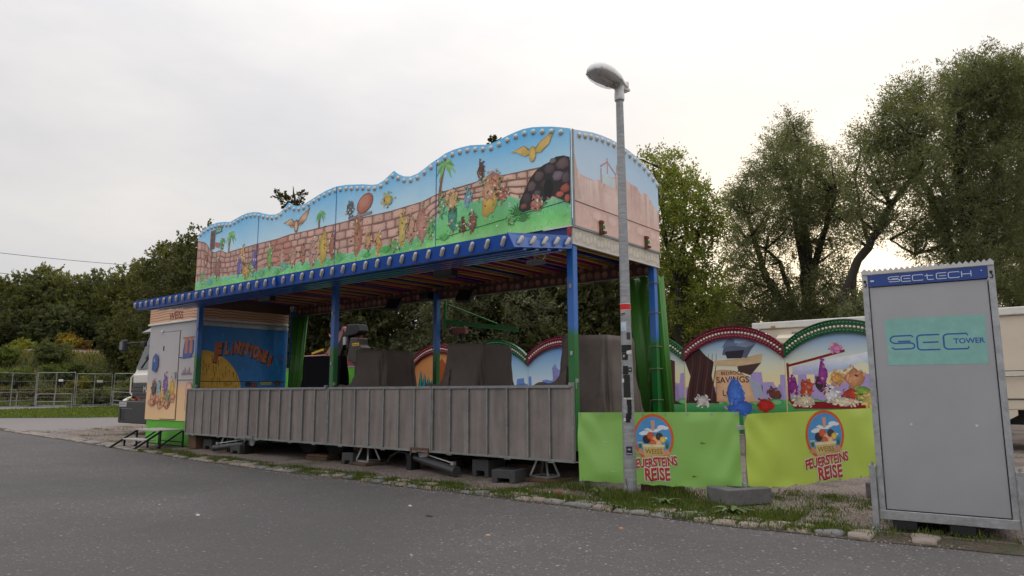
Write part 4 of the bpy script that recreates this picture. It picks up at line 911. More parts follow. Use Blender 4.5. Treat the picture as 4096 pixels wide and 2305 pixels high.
def wood(name):
    m = pm(name, lin(206, 160, 128), .6, 0, .12, 3); n = m.node_tree.nodes; l = m.node_tree.links
    w = n.new('ShaderNodeTexWave'); w.bands_direction = 'Z'; w.inputs['Scale'].default_value = 5; w.inputs['Distortion'].default_value = 6; w.inputs['Detail'].default_value = 3; w.inputs['Detail Scale'].default_value = .6
    t = n.new('ShaderNodeTexCoord'); l.new(t.outputs['Object'], w.inputs['Vector'])
    c = n.new('ShaderNodeValToRGB'); c.color_ramp.elements[0].color = lin(180, 128, 98); c.color_ramp.elements[1].color = lin(222, 182, 150); l.new(w.outputs['Color'], c.inputs[0]); l.new(c.outputs[0], n['Principled BSDF'].inputs['Base Color']); return m
WOODP = wood('timber_effect_paint')
tb = MB().span((BX0-.02, BY0-.02, 2.89), (BX1+.01, BY1, 3.30)).build('top_board', WOODP, booth)
MB().span((BX0-.05, BY0-.05, 2.842), (BX1+.03, BY1, 2.888)).build('ledge', WHITEP, booth, bevel=.008)
MB().span((BX0-.01, BY0, 3.302), (BX1, BY1, 3.33)).build('roof', GALV_D, booth)
MB().tube([(BX0+.3, BY0-.04, 3.27), (BX0+.9, BY0-.05, 3.25)], .02, 8).build('lamp_tube', WHITEP, tb)
pt = Paint(lambda u, w, o: (u, BY0-.02-o, w))
pt.text('WEISS', (-16.55, 3.02), .25, lin(118, 50, 26), 0, .03, .05); pt.text('T', (-16.6, 3.21), .16, lin(118, 50, 26), 0, .03, .05)
pt.build('lettering', PAINT, tb)
# door, hatch, handles
FR = pm('panel_gap', (.10, .09, .09, 1), .7)
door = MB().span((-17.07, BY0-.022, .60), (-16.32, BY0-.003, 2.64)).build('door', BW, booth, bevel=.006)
MB().span((-17.085, BY0-.008, .585), (-16.305, BY0-.002, 2.655)).build('door_gap', FR, door)
MB().box((-16.42, BY0-.045, 1.66), (.14, .02, .022)).box((-16.37, BY0-.035, 1.60), (.03, .03, .16)).build('handle', GALV, door)
MB().tube([(-17.06, BY0-.025, 2.2), (-17.06, BY0-.025, 2.32)], .014, 8).build('hinge', DARK, door); MB().tube([(-17.06, BY0-.025, .9), (-17.06, BY0-.025, 1.02)], .014, 8).build('hinge', DARK, door)
for z0, z1 in ((2.02, 2.64), (1.5, 2.01)):
    h = MB().span((-16.28, BY0-.018, z0), (-15.5, BY0-.003, z1)).build('hatch', BW, booth, bevel=.005)
    MB().span((-16.29, BY0-.006, z0-.008), (-15.49, BY0-.002, z1+.004)).build('hatch_gap', FR, h)
MB().box((-16.2, BY0-.03, 2.015), (.06, .03, .02)).build('catch', DARK, booth)
MB().box((-17.2, BY0-.02, 2.68), (.10, .03, .04)).build('door_lamp', WHITEP, booth)
pf = Paint(lambda u, w, o: (u, BY0-.0245-o, w))
# ground patch of brown rocks and two windows painted on the wall
rb_ = random.Random(31)
for k in range(34):
    x = rb_.uniform(-17.62, -16.35); z = 1.0+rb_.uniform(-.12, .26)*(1-abs(x+16.95)/.9); w = rb_.uniform(.09, .19); h = w*rb_.uniform(.5, .8)
    pf.ringfan([(x+w*math.cos(2*PI*j/9)*rb_.uniform(.8, 1.1), z+h*math.sin(2*PI*j/9)*rb_.uniform(.8, 1.1)) for j in range(9)], lin(116, 66, 48), lin(*rb_.choice(((190,118,86),(206,140,104),(170,100,76)))), lin(222, 168, 134), k % 6, .88, .4, (-.02, .02))
for k in range(14):
    x = rb_.uniform(-17.5, -16.4); z = rb_.uniform(.86, 1.12); pf.stroke([(x, z), (x+.09, z+.10)], .03, lin(70, 44, 38), 7, .006)
for x, z, s, c in ((-17.45, 1.16, .34, (96, 80, 70)), (-17.2, 1.2, .26, (150, 190, 200)), (-16.85, 1.2, .40, (128, 104, 170)), (-16.52, 1.18, .34, (232, 186, 80)), (-17.0, 1.05, .2, (226, 190, 96)), (-16.7, 1.0, .22, (110, 160, 110))):
    dabs(pf, x, z+s*.5, s*.4, s*.75, c, rb_, 26)
pf.poly([(-17.62, 1.75), (-17.40, 1.70), (-17.30, 1.86), (-17.32, 2.08), (-17.46, 2.16), (-17.60, 2.06)], lin(40, 82, 150), 6); pf.disc((-17.48, 2.0), .05, .05, lin(230, 200, 90), lin(230, 200, 90), 7, 10); pf.disc((-17.46, 2.01), .045, .045, lin(40, 82, 150), lin(40, 82, 150), 8, 10)
pf.poly([(-16.1, 1.98), (-15.72, 2.0), (-15.62, 2.12), (-15.62, 2.40), (-16.04, 2.40), (-16.1, 2.15)], lin(52, 88, 158), 2)
for x in (-16.02, -15.80): pf.poly([(x, 2.10), (x+.12, 2.10), (x+.13, 2.44), (x+.01, 2.44)], lin(196, 108, 66), 3)
pf.stroke([(-16.12, 2.46), (-15.6, 2.47)], .03, lin(168, 104, 74), 4)
for k in range(7): x = -16.08+k*.065; pf.stroke([(x, 1.62), (x+.005, 1.62+.06+.05*(k % 3))], .022, lin(*((120, 88, 90) if k < 4 else (150, 70, 70))), 3)
pf.stroke([(-16.12, 1.62), (-15.6, 1.63)], .018, lin(120, 110, 150), 4)
for k in range(2): pf.ringfan([(-15.72+.16*math.cos(2*PI*j/12), .95+.3*k+.2*math.sin(2*PI*j/12)) for j in range(12)], lin(176, 116, 92), lin(222, 162, 134), lin(236, 190, 164), 3+k)
pf.build('painting', PAINT, body)
# inner long side with the painted sign
SIDE = pm('booth_blue_board', lin(40, 130, 206), .42, 0, .25, 2.5, 0, dirt=.3, dirtcol=lin(30, 96, 166))
side = MB().span((BX1+.002, 7.93, 1.3), (BX1+.022, BY1-.02, 2.72)).build('sign_board', SIDE, booth)
MB().span((BX1+.0, 7.93, 2.722), (BX1+.05, BY1-.02, 2.80)).build('rail', GALV, booth)
MB().span((BX1+.023, 7.93, 1.455), (BX1+.031, BY1-.02, 1.468)).build('seam', DARK, side)
ps = Paint(lambda u, w, o: (BX1+.022+o, u, w)); rb2 = random.Random(3)
for k in range(150):
    y = rb2.uniform(8.0, 10.0); z = rb2.uniform(1.5, 2.6); ps.stroke([(y, z), (y+rb2.uniform(-.02, .02), z-rb2.uniform(.1, .3))], .02, lin(*rb2.choice(((50, 146, 216), (34, 116, 190), (66, 156, 222), (42, 130, 204)))), k % 3, .002)
R0 = [(7.94, 1.31)] + [(7.94+1.02*math.sin(a), 1.1+1.06*math.cos(a)) for a in [R(90)*k/20 for k in range(0, 17)]] + [(8.93, 1.31)]
ps.poly(R0, lin(240, 186, 66), 4)
for k in range(110):
    y = rb2.uniform(7.96, 8.85); zmax = 1.1+1.03*math.sqrt(max(0, 1-((y-7.94)/1.02)**2)); z = rb2.uniform(1.35, max(1.36, zmax-.02)); ps.stroke([(y, z), (y+.02, max(1.31, z-.14))], .022, lin(*rb2.choice(((190, 126, 44), (246, 200, 84), (160, 100, 40), (250, 206, 96)))), 5+k % 2, .002)
# carved-stone letters
word = 'FLINTSTONES'; yy_ = 8.30
for k, ch in enumerate(word):
    u = k/(len(word)-1); y = 8.32 if k == 0 else 8.42+1.24*u; z = 2.13+.16*math.sin(u*PI*.9+.3)-.16*u+ (.02 if k % 2 else -.015); sz = (.56 if k == 0 else .36 if ch != 'I' else .30)
    if k == 0: z -= .05
    ps.text(ch, (y+.014, z-.016), sz, lin(54, 30, 30), 8, .10, .03, R(-14*u+rb2.uniform(-7, 7)), .52 if k else .62)
    ps.text(ch, (y, z), sz, lin(206, 122, 86) if k % 2 else lin(192, 106, 74), 10, .075, .03, R(-14*u+rb2.uniform(-5, 5)), .52 if k else .62)
ps.disc((9.98, 2.02), .045, .08, lin(96, 92, 170), lin(120, 116, 190), 9)
for y, z, c in ((8.62, 1.42, (220, 190, 80)), (9.12, 1.40, (60, 40, 40)), (9.28, 1.38, (150, 80, 66)), (9.9, 1.42, (150, 90, 70))): ps.disc((y, z), .09, .06, jit(lin(*c), -.4), lin(*c), 8)
ps.poly([(9.45, 1.38), (9.72, 1.38), (9.75, 1.45), (9.42, 1.45)], lin(210, 200, 110), 9); ps.text('Information', (9.585, 1.415), .06, lin(60, 90, 60), 10)
ps.build('painting', PAINT, side)

# ---------------------------------------------------------------- aluminium steps at the booth door
st = thing('metal_steps', 'low metal steps with two treads in front of the ticket booth', 'steps', (-16.1, 7.2, 0))
TREAD = pm('aluminium_tread', (.46, .44, .42, 1), .6, .1, .2, 20, .5, 180)
MB().span((-16.78, 7.22, .375), (-15.68, 7.78, .405)).build('tread', TREAD, st, bevel=.004)
MB().span((-16.74, 6.93, .185), (-15.72, 7.20, .21)).build('tread', TREAD, st, bevel=.004)
for x in (-16.80, -15.66):
    MB().bar((x, 6.70, .02), (x, 7.28, .385), .035, .04).build('stringer', DARK, st)
    MB().bar((x, 7.2, .02), (x, 7.74, .37), .028, .03).build('brace', DARK, st)
    for y, z in ((7.0, .2), (7.26, .37), (7.76, .37)): MB().span((x-.016, y-.016, .008), (x+.016, y+.016, z)).build('leg', DARK, st)
MB().bar((-16.8, 7.75, .12), (-15.66, 7.75, .12), .025, .025).build('brace', DARK, st)
MB().bar((-16.8, 7.0, .195), (-15.66, 7.0, .195), .025, .025).build('brace', DARK, st)

# ---------------------------------------------------------------- truck behind the booth, seen from the front
TX0, TX1, TY = -22.42, -19.97, 9.45
truck = thing('truck', 'white truck with black front box parked behind the ticket booth', 'truck', ((TX0+TX1)/2, TY+1, 0))
TW = pm('truck_white_paint', (.70, .665, .60, 1), .28, 0, .05, 1, coat=.4)
GLASS = pm('dark_glass', (.03, .04, .045, 1), .06, 0, .1, 2, spec=.8)
prof = [(TY, .95), (TY-.02, 1.72), (TY+.02, 1.78), (TY+.42, 3.05), (TY+.8, 3.25), (TY+2.2, 3.3), (TY+2.25, .95)]
cabm = MB().prism([(TX0+.04, y, z) for y, z in prof], (TX1-TX0-.08, 0, 0)).build('cab', TW, truck, bevel=.05)
MB().prism([(TX0+.16, TY+.035, 1.90), (TX1-.16, TY+.035, 1.90), (TX1-.22, TY+.36, 2.96), (TX0+.22, TY+.36, 2.96)], (0, -.025, .008)).build('windscreen', GLASS, cabm)
MB().prism([(TX0+.1, TY+.18, 2.98), (TX1-.1, TY+.18, 2.98), (TX1-.2, TY+.62, 3.26), (TX0+.2, TY+.62, 3.26)], (0, -.05, .05)).build('sun_visor', GLASS, cabm)
for dx in (.5, 1.2): MB().bar((TX0+dx, TY+.0, 1.93), (TX0+dx+.5, TY+.22, 2.6), .02, .02).build('wiper', BLACK, cabm)
gr = MB().span((TX0+.14, TY-.05, 1.02), (TX1-.14, TY-.02, 1.50)).build('grille', pm('grille_black', (.02, .02, .022, 1), .25, 0, .2, 10), cabm, bevel=.03)
for z in (1.14, 1.25, 1.36): MB().span((TX0+.24, TY-.062, z-.012), (TX1-.24, TY-.051, z+.012)).build('slat', DARK, gr)
pg = Paint(lambda u, w, o: (u, TY-.064-o, w)); pg.text('MAN', (-21.25, 1.30), .24, lin(190, 190, 190), 0, .02); pg.build('badge', PAINT, gr)
MB().span((TX0, TY-.02, .62), (TX1, TY+.5, .94)).build('bumper', pm('bumper_grey', (.05, .05, .055, 1), .5), truck, bevel=.04)
MB().loft([[(TX0+.1+.1*math.cos(a)+.15*t, TY-.16-.06*t+.12*math.sin(a), .98+.1*(1-abs(2*t-1))+.06*math.sin(a)) for a in [2*PI*k/10 for k in range(10)]] for t in (0, .3, .7, 1)]).build('fender_corner', TW, truck, smooth=True)
MB().span((TX0-.06, TY+.1, 1.1), (TX0-.02, TY+.2, 1.75)).tube([(TX0-.03, TY+.05, 1.1), (TX0-.1, TY+.0, 1.2), (TX0-.1, TY+.0, 1.65), (TX0-.03, TY+.05, 1.75)], .022, 8).build('grab_rail', TW, cabm)
mi = MB().box((TX0-.24, TY-.22, 2.62), (.22, .14, .36), rz=.3).build('mirror', BLACK, truck, bevel=.04)
MB().box((TX0-.26, TY-.30, 2.62), (.13, .012, .25), rz=.3).build('mirror_glass', pm('mirror', (.16, .17, .18, 1), .15, .6, .05, 2), mi)
MB().tube([(TX0-.15, TY-.18, 2.68), (TX0+.1, TY+.1, 2.72)], .03, 8).build('mirror_arm', BLACK, mi)
MB().box((TX0+.45, TY+.05, 2.66), (.3, .1, .16)).build('mirror', BLACK, truck, bevel=.03)
bxx = MB().span((TX0-.02, TY-.34, .32), (TX1, TY-.07, .96)).build('ballast_box', pm('anthracite_paint', (.022, .023, .026, 1), .4, 0, .2, 3), truck, bevel=.03)
pp = MB().span((TX0+.02, TY-0.358, .80), (TX0+.54, TY-0.343, .925)).build('number_plate', pm('plate_white', (.5, .5, .48, 1), .4, 0, .05, 4), bxx)
ppp = Paint(lambda u, w, o: (u, TY-0.358-o, w)); ppp.poly([(TX0+.02, .80), (TX0+.07, .80), (TX0+.07, .925), (TX0+.02, .925)], lin(40, 60, 150), 0); ppp.text('HH·W 5010', (TX0+.31, .862), .085, lin(30, 30, 34), 1, .008, squeeze=.85); ppp.build('print', PAINT, pp)
for k in range(4): MB().span((TX0+.16, TY-0.360, .42+k*.10), (TX0+.42, TY-0.343, .436+k*.10)).build('vent_slat', BLACK, bxx)
MB().span((TX0+.15, TY-0.355, .40), (TX0+.17, TY-0.343, .76)).build('handle', DARK, bxx)
MB().span((TX0+.2, TY-0.352, .735), (TX0+.9, TY-0.343, .748)).build('handle', GALV_D, bxx)
for x, c in ((TX0+.28, (.5, .35, .02, 1)), (TX0+.78, (.35, .02, .02, 1))): MB().tube([(x, TY-.2, .96), (x, TY-.2, 1.04)], .05, 8).tube([(x, TY-.2, 1.02), (x+.12, TY-.2, 1.05), (x+.24, TY-.15, .99)], .012, 6).build('coupling', pm('coupling_%.2f' % c[1], c, .4), bxx)
tw = MB().lathe([(.2, -.15), (.46, -.15), (.51, -.1), (.51, .1), (.46, .15), (.2, .15)], (0, 0, 0), 22).mesh('wheel', MATS['tyre_rubber'])
for x in (TX0+.2, TX1-.2): inst('wheel', tw, truck, (x, TY+1.4, .51), (0, R(90), 0))
MB().span((TX0+.25, TY+.4, .5), (TX1-.25, TY+8, .85)).build('chassis', CHASSIS, truck)

# ---------------------------------------------------------------- crane vehicle behind the ride
ct = thing('crane_truck', 'flatbed with bright green side boards and folded red loading crane', 'crane truck', (-16, 12.9, 0))
RED = pm('crane_red_paint', (.34, .06, .065, 1), .4, 0, .12, 3, dirt=.2)
PINK = pm('faded_red_paint', (.42, .17, .17, 1), .45, 0, .15, 3, dirt=.2)
MB().span((-19.6, 12.2, 1.1), (-13.2, 12.26, 1.86)).build('side_board', SKIRT, ct)
MB().span((-19.6, 12.19, 1.862), (-13.2, 12.27, 1.90)).build('rail', GALV, ct)
MB().span((-19.6, 12.27, .95), (-13.2, 14.5, 1.1)).build('bed', CHASSIS, ct)
for x in (-18.4, -17.3, -14.2):
    for y in (12.45, 14.3): inst('wheel', tw, ct, (x, y, .51), (R(90), 0, 0))
MB().span((-15.95, 12.4, 1.1), (-15.55, 12.75, 2.2)).build('crane_column', RED, ct, bevel=.02)
MB().prism([(-17.15, 12.5, 2.20), (-16.85, 12.5, 2.18), (-16.05, 12.5, 3.0), (-16.3, 12.5, 3.05)], (0, .16, 0)).build('boom', PINK, ct, bevel=.015)
MB().prism([(-16.5, 12.47, 2.2), (-16.3, 12.47, 2.1), (-15.95, 12.47, 2.75), (-16.1, 12.47, 2.9)], (0, -.08, 0)).build('boom_arm', DARK, ct)
for q in ((-16.95, 2.28), (-16.6, 2.6), (-16.25, 2.92)): MB().lathe([(.035, 0), (.035, -.03)], (q[0], 12.5, q[1]), 10, Matrix.Rotation(R(90), 3, 'X')).build('bolt', RED, ct)
MB().prism([(-16.1, 12.55, 2.2), (-15.6, 12.55, 2.2), (-15.55, 12.55, 2.85), (-15.75, 12.55, 3.0), (-16.0, 12.55, 2.98)], (0, .12, 0)).build('crane_head', RED, ct, bevel=.03)
MB().lathe([(.17, 0), (.2, -.03), (.2, -.09), (.06, -.1)], (-15.98, 12.5, 2.86), 16, Matrix.Rotation(R(90), 3, 'X')).build('joint', DARK, ct)
bk = MB().prism([(-15.86, 12.35, 2.08), (-15.62, 12.35, 2.0), (-15.26, 12.35, 2.04), (-15.24, 12.35, 2.42), (-15.36, 12.35, 2.46), (-15.38, 12.35, 2.68), (-15.74, 12.35, 2.70)], (0, .35, 0)).build('valve_housing', pm('glossy_black', (.05, .042, .038, 1), .3, .2, .3, 3), ct, bevel=.03)
MB().prism([(-15.98, 12.36, 2.74), (-15.5, 12.36, 2.78), (-15.34, 12.36, 2.86), (-15.42, 12.36, 3.06), (-15.95, 12.36, 3.08)], (0, .34, 0)).build('top_cover', DARK, ct, bevel=.03)
sg = MB().span((-15.62, 12.335, 2.45), (-15.34, 12.348, 2.535)).build('name_plate', pm('yellow_plate', (.65, .42, .03, 1), .4), bk, bevel=.004)
pn = Paint(lambda u, w, o: (u, 12.335-o, w)); pn.text('PALFINGER', (-15.48, 2.49), .058, lin(60, 40, 30), 0, .01, squeeze=.85); pn.build('lettering', PAINT, sg)
MB().tube([(-16.05, 12.45, 2.85), (-15.98, 12.42, 2.5), (-15.9, 12.42, 2.3)], .02, 6).tube([(-16.0, 12.43, 2.7), (-15.88, 12.38, 2.45), (-15.95, 12.38, 2.2)], .018, 6).tube([(-15.9, 12.4, 2.75), (-15.82, 12.36, 2.4)], .02, 6).build('hose', BLACK, ct)
MB().box((-16.0, 12.38, 2.62), (.12, .06, .22)).build('valve', pm('pale_grey', (.4, .4, .42, 1), .5), ct)
MB().box((-16.55, 12.45, 3.12), (.34, .16, .14)).box((-16.4, 12.45, 3.06), (.12, .2, .2)).build('hook_block', DARK, ct)
MB().tube([(-16.72, 12.45, 3.08), (-16.73, 12.45, 2.98), (-16.66, 12.45, 2.93), (-16.62, 12.45, 2.84), (-16.70, 12.45, 2.77), (-16.80, 12.45, 2.80), (-16.83, 12.45, 2.86)], [.02, .024, .03, .034, .034, .026, .012], 8).build('hook', pm('orange_red_paint', (.6, .07, .02, 1), .4), ct)
for k, (z, y) in enumerate(((2.12, 12.5), (2.22, 12.62), (2.02, 12.55))): MB().span((-18.5+.2*k, y, z-.07), (-16.7, y+.16, z+.07)).build('stabiliser_beam', PINK, ct, bevel=.02)
MB().bar((-17.6, 12.45, 2.32), (-17.1, 12.45, 2.42), .06, .05).build('lever', MATS['yellow_plate'], ct)

# ---------------------------------------------------------------- arched scenery boards behind the ride
AY = 13.72
VAL = [-2.30, -4.36, -6.42, -8.48, -10.55, -12.60, -14.66]
CRIM = pm('crimson_frame_paint', lin(120, 16, 52), .3, 0, .15, 3, coat=.3); GREENF = pm('green_frame_paint', lin(14, 84, 40), .3, 0, .15, 3, coat=.3)
BC = pm('crimson_lens', lin(140, 20, 54), .15, 0, .1, 8, coat=.4); BG = pm('green_lens', lin(14, 110, 60), .15, 0, .1, 8, coat=.4)
WB = dome(.022, .026, pm('cream_lens', (.72, .66, .54, 1), .2, 0, .1, 20), 'bulb', 8)
def board_sky(name, top, mid, low):
    m = bpy.data.materials.new(name); m.use_nodes = True; n = m.node_tree.nodes; l = m.node_tree.links; b = n['Principled BSDF']; b.inputs['Roughness'].default_value = .3
    t = n.new('ShaderNodeTexCoord'); s_ = n.new('ShaderNodeSeparateXYZ'); l.new(t.outputs['Object'], s_.inputs[0]); r = n.new('ShaderNodeMapRange'); r.inputs['From Min'].default_value = 1.2; r.inputs['From Max'].default_value = 2.35; l.new(s_.outputs['Z'], r.inputs['Value'])
    c = n.new('ShaderNodeValToRGB'); l.new(r.outputs[0], c.inputs[0]); e = c.color_ramp.elements; e[0].color = low; e[1].color = top; x = e.new(.45); x.color = mid; l.new(c.outputs[0], b.inputs['Base Color']); return m
BS1 = board_sky('board_sky_blue', lin(86, 150, 226), lin(176, 214, 240), lin(240, 246, 248)); BS2 = board_sky('board_sky_yellow', lin(110, 168, 230), lin(222, 226, 206), lin(250, 226, 150)); BS3 = board_sky('board_sky_orange', lin(226, 150, 90), lin(224, 150, 96), lin(236, 176, 120))
hw = 1.03; Rad = (hw*hw+.43*.43)/(2*.43)
def arcz(u, top): return top-Rad+math.sqrt(max(0, Rad*Rad-u*u))
ARCH = []
names = ['second from the tall metal cabinet', '', '', '', '', '']
LBL = ['arched backdrop with green lamp frame and yellow sky beside the tall metal cabinet', 'arched backdrop with crimson lamp frame, dark tree trunk and savings and loan sign', 'arched backdrop with green lamp frame partly behind the tied green curtain', 'arched backdrop with crimson lamp frame behind the brown cover nearest the lamp post', 'arched backdrop with green lamp frame rising behind the middle brown cover', 'arched backdrop with crimson lamp frame and orange sky behind the middle rear post']
for i in range(6):
    xb, xa = VAL[i], VAL[i+1]; cx = (xa+xb)/2; crim = i % 2 == 1
    t = thing('arched_backdrop', LBL[i], 'backdrop board', (cx, AY, 0), 'arched backdrop boards')
    us = [-hw+.006+(2*hw-.012)*k/28 for k in range(29)]
    out = [(cx+u, AY-.05, arcz(u, 2.48)) for u in us]; inn = [(cx+u, AY-.05, arcz(u, 2.24)) for u in us]
    MB().prism([(cx+u, AY, arcz(u, 2.42)) for u in us] + [(cx+hw-.006, AY, .35), (cx-hw+.006, AY, .35)], (0, .03, 0)).build('board', BS2 if i < 3 else BS3 if i == 5 else BS1, t)
    fr_ = MB().loft([[o_, i_, (i_[0], AY-.001, i_[2]), (o_[0], AY-.001, o_[2])] for o_, i_ in zip(out, inn)]).build('lamp_frame', CRIM if crim else GREENF, t)
    MB().loft([[(o_[0], AY-.075, o_[2]), (o_[0], AY-.075, o_[2]+.012), (o_[0], AY+.03, o_[2]+.012), (o_[0], AY+.03, o_[2])] for o_ in out]).build('rim', CRIM if crim else GREENF, fr_)
    side_b = MB()
    def along(top, step):
        pts = []; n_ = 400; acc = step*.5; last = None
        for k in range(n_+1):
            u = -hw+.05+(2*hw-.1)*k/n_; q = (u, arcz(u, top))
            if last: acc += math.hypot(q[0]-last[0], q[1]-last[1])
            last = q
            if acc >= step: acc -= step; pts.append(q)
        return pts
    M_ = Matrix.Rotation(R(90), 3, 'X')
    for top in (2.43, 2.285):
        for u, z in along(top, .062): side_b.lathe([(.026, 0), (.024, .016), (.014, .026), (.004, .029)], (cx+u, AY-.051, z), 7, M_)
    tag(side_b.build('coloured_bulb', BC if crim else BG, fr_, smooth=True), kind='stuff')
    for u, z in along(2.357, .068): inst('bulb', WB, fr_, (cx+u, AY-.051, z), (R(90), 0, 0))
    MB().span((cx-.04, AY+.04, .0), (cx+.04, AY+.10, 2.3)).build('stay', GALV_D, t)
    for s_ in (-1, 1): MB().span((cx+s_*.9-.03, AY+.04, .0), (cx+s_*.9+.03, AY+.10, 1.9)).build('stay', GALV_D, t)
    pa = Paint(lambda u, w, o, c_=cx: (c_+max(-hw+.01, min(hw-.01, u)), AY-o, min(w, arcz(max(-hw, min(hw, u)), 2.27)))); ra = random.Random(i+1)
    if i != 5:
        mcol = lin(176, 160, 214) if i < 3 else lin(110, 150, 226)
        pts = [(-hw, .9)]; u = -hw; h = ra.uniform(1.35, 1.5)
        while u < hw:
            w = ra.uniform(.08, .24); h = ra.choice((1.28, 1.36, 1.46, 1.56, 1.5)); pts += [(u+.02, h), (min(hw, u+w), h+ra.uniform(-.03, .03))]; u += w
        pts += [(hw, .9)]; pa.poly(pts, mcol, 0)
        for k in range(8): u = ra.uniform(-.9, .9); pa.poly([(u, .95), (u+.06, 1.32), (u+.12, 1.3), (u+.16, .95)], jit(mcol, ra.uniform(-.2, .15)), 1)
        pa.strip(rangef(-hw, hw, .1), [(lambda u: .36, lin(40, 120, 60)), (lambda u: .8, lin(60, 150, 84)), (lambda u: 1.04+.03*math.sin(u*6), lin(110, 180, 120))], 2)
        for k in range(9): u = ra.uniform(-1, 1); pa.ringfan([(u+.13*math.cos(2*PI*j/9), .98+.07*math.sin(2*PI*j/9)) for j in range(9)], lin(44, 120, 66), lin(84, 166, 100), lin(126, 196, 136), 3+k % 2)
    if i == 1:     # trunk, rocks and a sign
        pa.poly([(-1.02, 1.84), (-.84, 2.0), (-.68, 2.06), (-.56, 1.92), (-.38, 1.78), (-.44, 1.5), (-.38, 1.2), (-.30, .95), (-1.02, .95), (-.98, 1.2), (-.90, 1.5)], lin(70, 40, 40), 6)
        for k in range(7): u = -.95+k*.085; pa.stroke([(u-.03, 1.0), (u+.03, 1.35), (u+.1, 1.7), (u+.12, 1.95)], .03, lin(*((104, 66, 62), (52, 30, 32))[k % 2]), 7, .008)
        pa.ringfan([(-.36, 1.60), (-.36, .98), (.16, .96), (.5, .98), (.42, 1.25), (.34, 1.46), (.2, 1.52), (.0, 1.60), (-.2, 1.62)], lin(150, 104, 80), lin(216, 168, 130), lin(230, 188, 150), 8, .95, .6)
        pa.poly([(.3, 1.5), (.56, 1.3), (.62, 1.0), (.42, 1.0)], lin(170, 176, 200), 7)
        for q, c in (([(-.38, 1.70), (-.36, 1.80), (.2, 1.84), (.62, 1.92), (.58, 1.72), (.1, 1.68)], (206, 178, 140)), ([(.1, 1.68), (.58, 1.74), (.36, 1.50), (.12, 1.58)], (78, 56, 54)), ([(-.2, 1.92), (-.16, 2.06), (.1, 2.14), (.3, 2.1), (.5, 2.12), (.38, 1.98), (.3, 1.84), (.0, 1.88)], (96, 104, 130)), ([(-.2, 2.06), (.08, 2.10), (.06, 2.22), (-.02, 2.26), (-.1, 2.2)], (110, 124, 160)), ([(.05, 2.1), (.42, 2.2), (.5, 2.12), (.3, 2.05)], (140, 150, 180)), ([(-.1, 1.84), (.2, 1.84), (.26, 2.0), (-.14, 1.98)], (44, 44, 56))): pa.poly(q, [jit(lin(*c), .12*math.sin(j*2.1)) for j in range(len(q))], 9)
        for s_, z, sz in (('BEDROCK', 1.55, .10), ('SAVINGS', 1.42, .17), ('AND', 1.28, .09), ('LOAN', 1.16, .16)): pa.text(s_, (-.01, z), sz, lin(70, 38, 34), 11, .015, .03, .02)
        dabs(pa, .04, 1.12, .22, .36, (84, 136, 238), ra, 26); dabs(pa, .12, .86, .36, .16, (74, 124, 230), ra, 20)
        dabs(pa, -.66, 1.0, .18, .15, (230, 222, 220), ra)
        dabs(pa, .62, .92, .18, .16, (206, 50, 40), ra)
        dabs(pa, .80, 1.14, .13, .13, (116, 66, 58), ra)
    elif i == 0:   # dark red log, pale canvas and bright round stones
        pa.poly([(-1.0, 1.02), (-.9, .86), (.9, .88), (1.02, 1.0), (.2, .98), (-.6, 1.0)], lin(140, 20, 34), 12)
        pa.stroke([(-.98, 1.0), (-.98, 1.72)], .04, lin(130, 26, 34), 11); pa.stroke([(-1.0, 1.66), (-.5, 1.78), (.05, 1.92)], .045, lin(136, 28, 36), 11)
        pa.poly([(-.9, 1.64), (-.3, 1.76), (.2, 1.84), (.62, 1.92), (.5, 1.66), (.3, 1.72), (.1, 1.60), (-.4, 1.5), (-.9, 1.5)], [lin(206, 206, 232), lin(226, 226, 240), lin(236, 238, 246), lin(240, 240, 250), lin(170, 200, 226), lin(220, 230, 240), lin(180, 200, 230), lin(190, 190, 226), lin(180, 176, 216)], 8)
        for u, z, w, h, c in ((-.66, 1.25, .15, .2, (206, 84, 56)), (-.4, 1.33, .13, .17, (60, 46, 50)), (-.1, 1.42, .13, .16, (226, 170, 96)), (.18, 1.42, .2, .26, (226, 160, 116)), (.1, 1.1, .18, .15, (200, 70, 50)), (-.22, 1.12, .15, .17, (236, 232, 236)), (.3, 1.16, .16, .14, (150, 190, 80)), (-.72, 1.02, .24, .16, (232, 218, 190)), (.5, 1.05, .28, .18, (232, 206, 120)), (-.35, 1.5, .1, .3, (160, 60, 160)), (-.9, 1.3, .1, .2, (150, 50, 150)), (-.1, 1.98, .13, .1, (222, 140, 190)), (.0, 1.0, .3, .1, (240, 226, 200)), (.85, 1.2, .14, .24, (206, 140, 90))):
            dabs(pa, u, z, w, h, c, ra)
    elif i == 5:
        pa.poly([(-.1, .5), (-.06, 1.9), (.12, 2.1), (.3, 1.9), (.28, .5)], lin(176, 84, 46), 3); pa.poly([(.5, .6), (.5, 1.8), (.8, 1.9), (.9, .6)], lin(90, 44, 40), 4)
        for k in range(12): u = -.75+.05*k; pa.stroke([(u-.1, 1.0), (u, 1.4), (u+.06-.03*(k % 3), 1.78-.03*k)], .10, lin(*((30, 110, 116), (60, 170, 172), (24, 84, 96))[k % 3]), 5+k % 3, .01)
    elif i == 3:
        pa.poly([(-.4, .9), (-.36, 1.3), (-.28, 1.5), (-.3, 1.75), (-.22, 1.86), (-.12, 1.7), (.1, 1.75), (.2, 1.4), (.15, .9)], [jit(lin(150, 150, 214), .2*math.sin(j*1.9)) for j in range(9)], 8)
    elif i == 4:
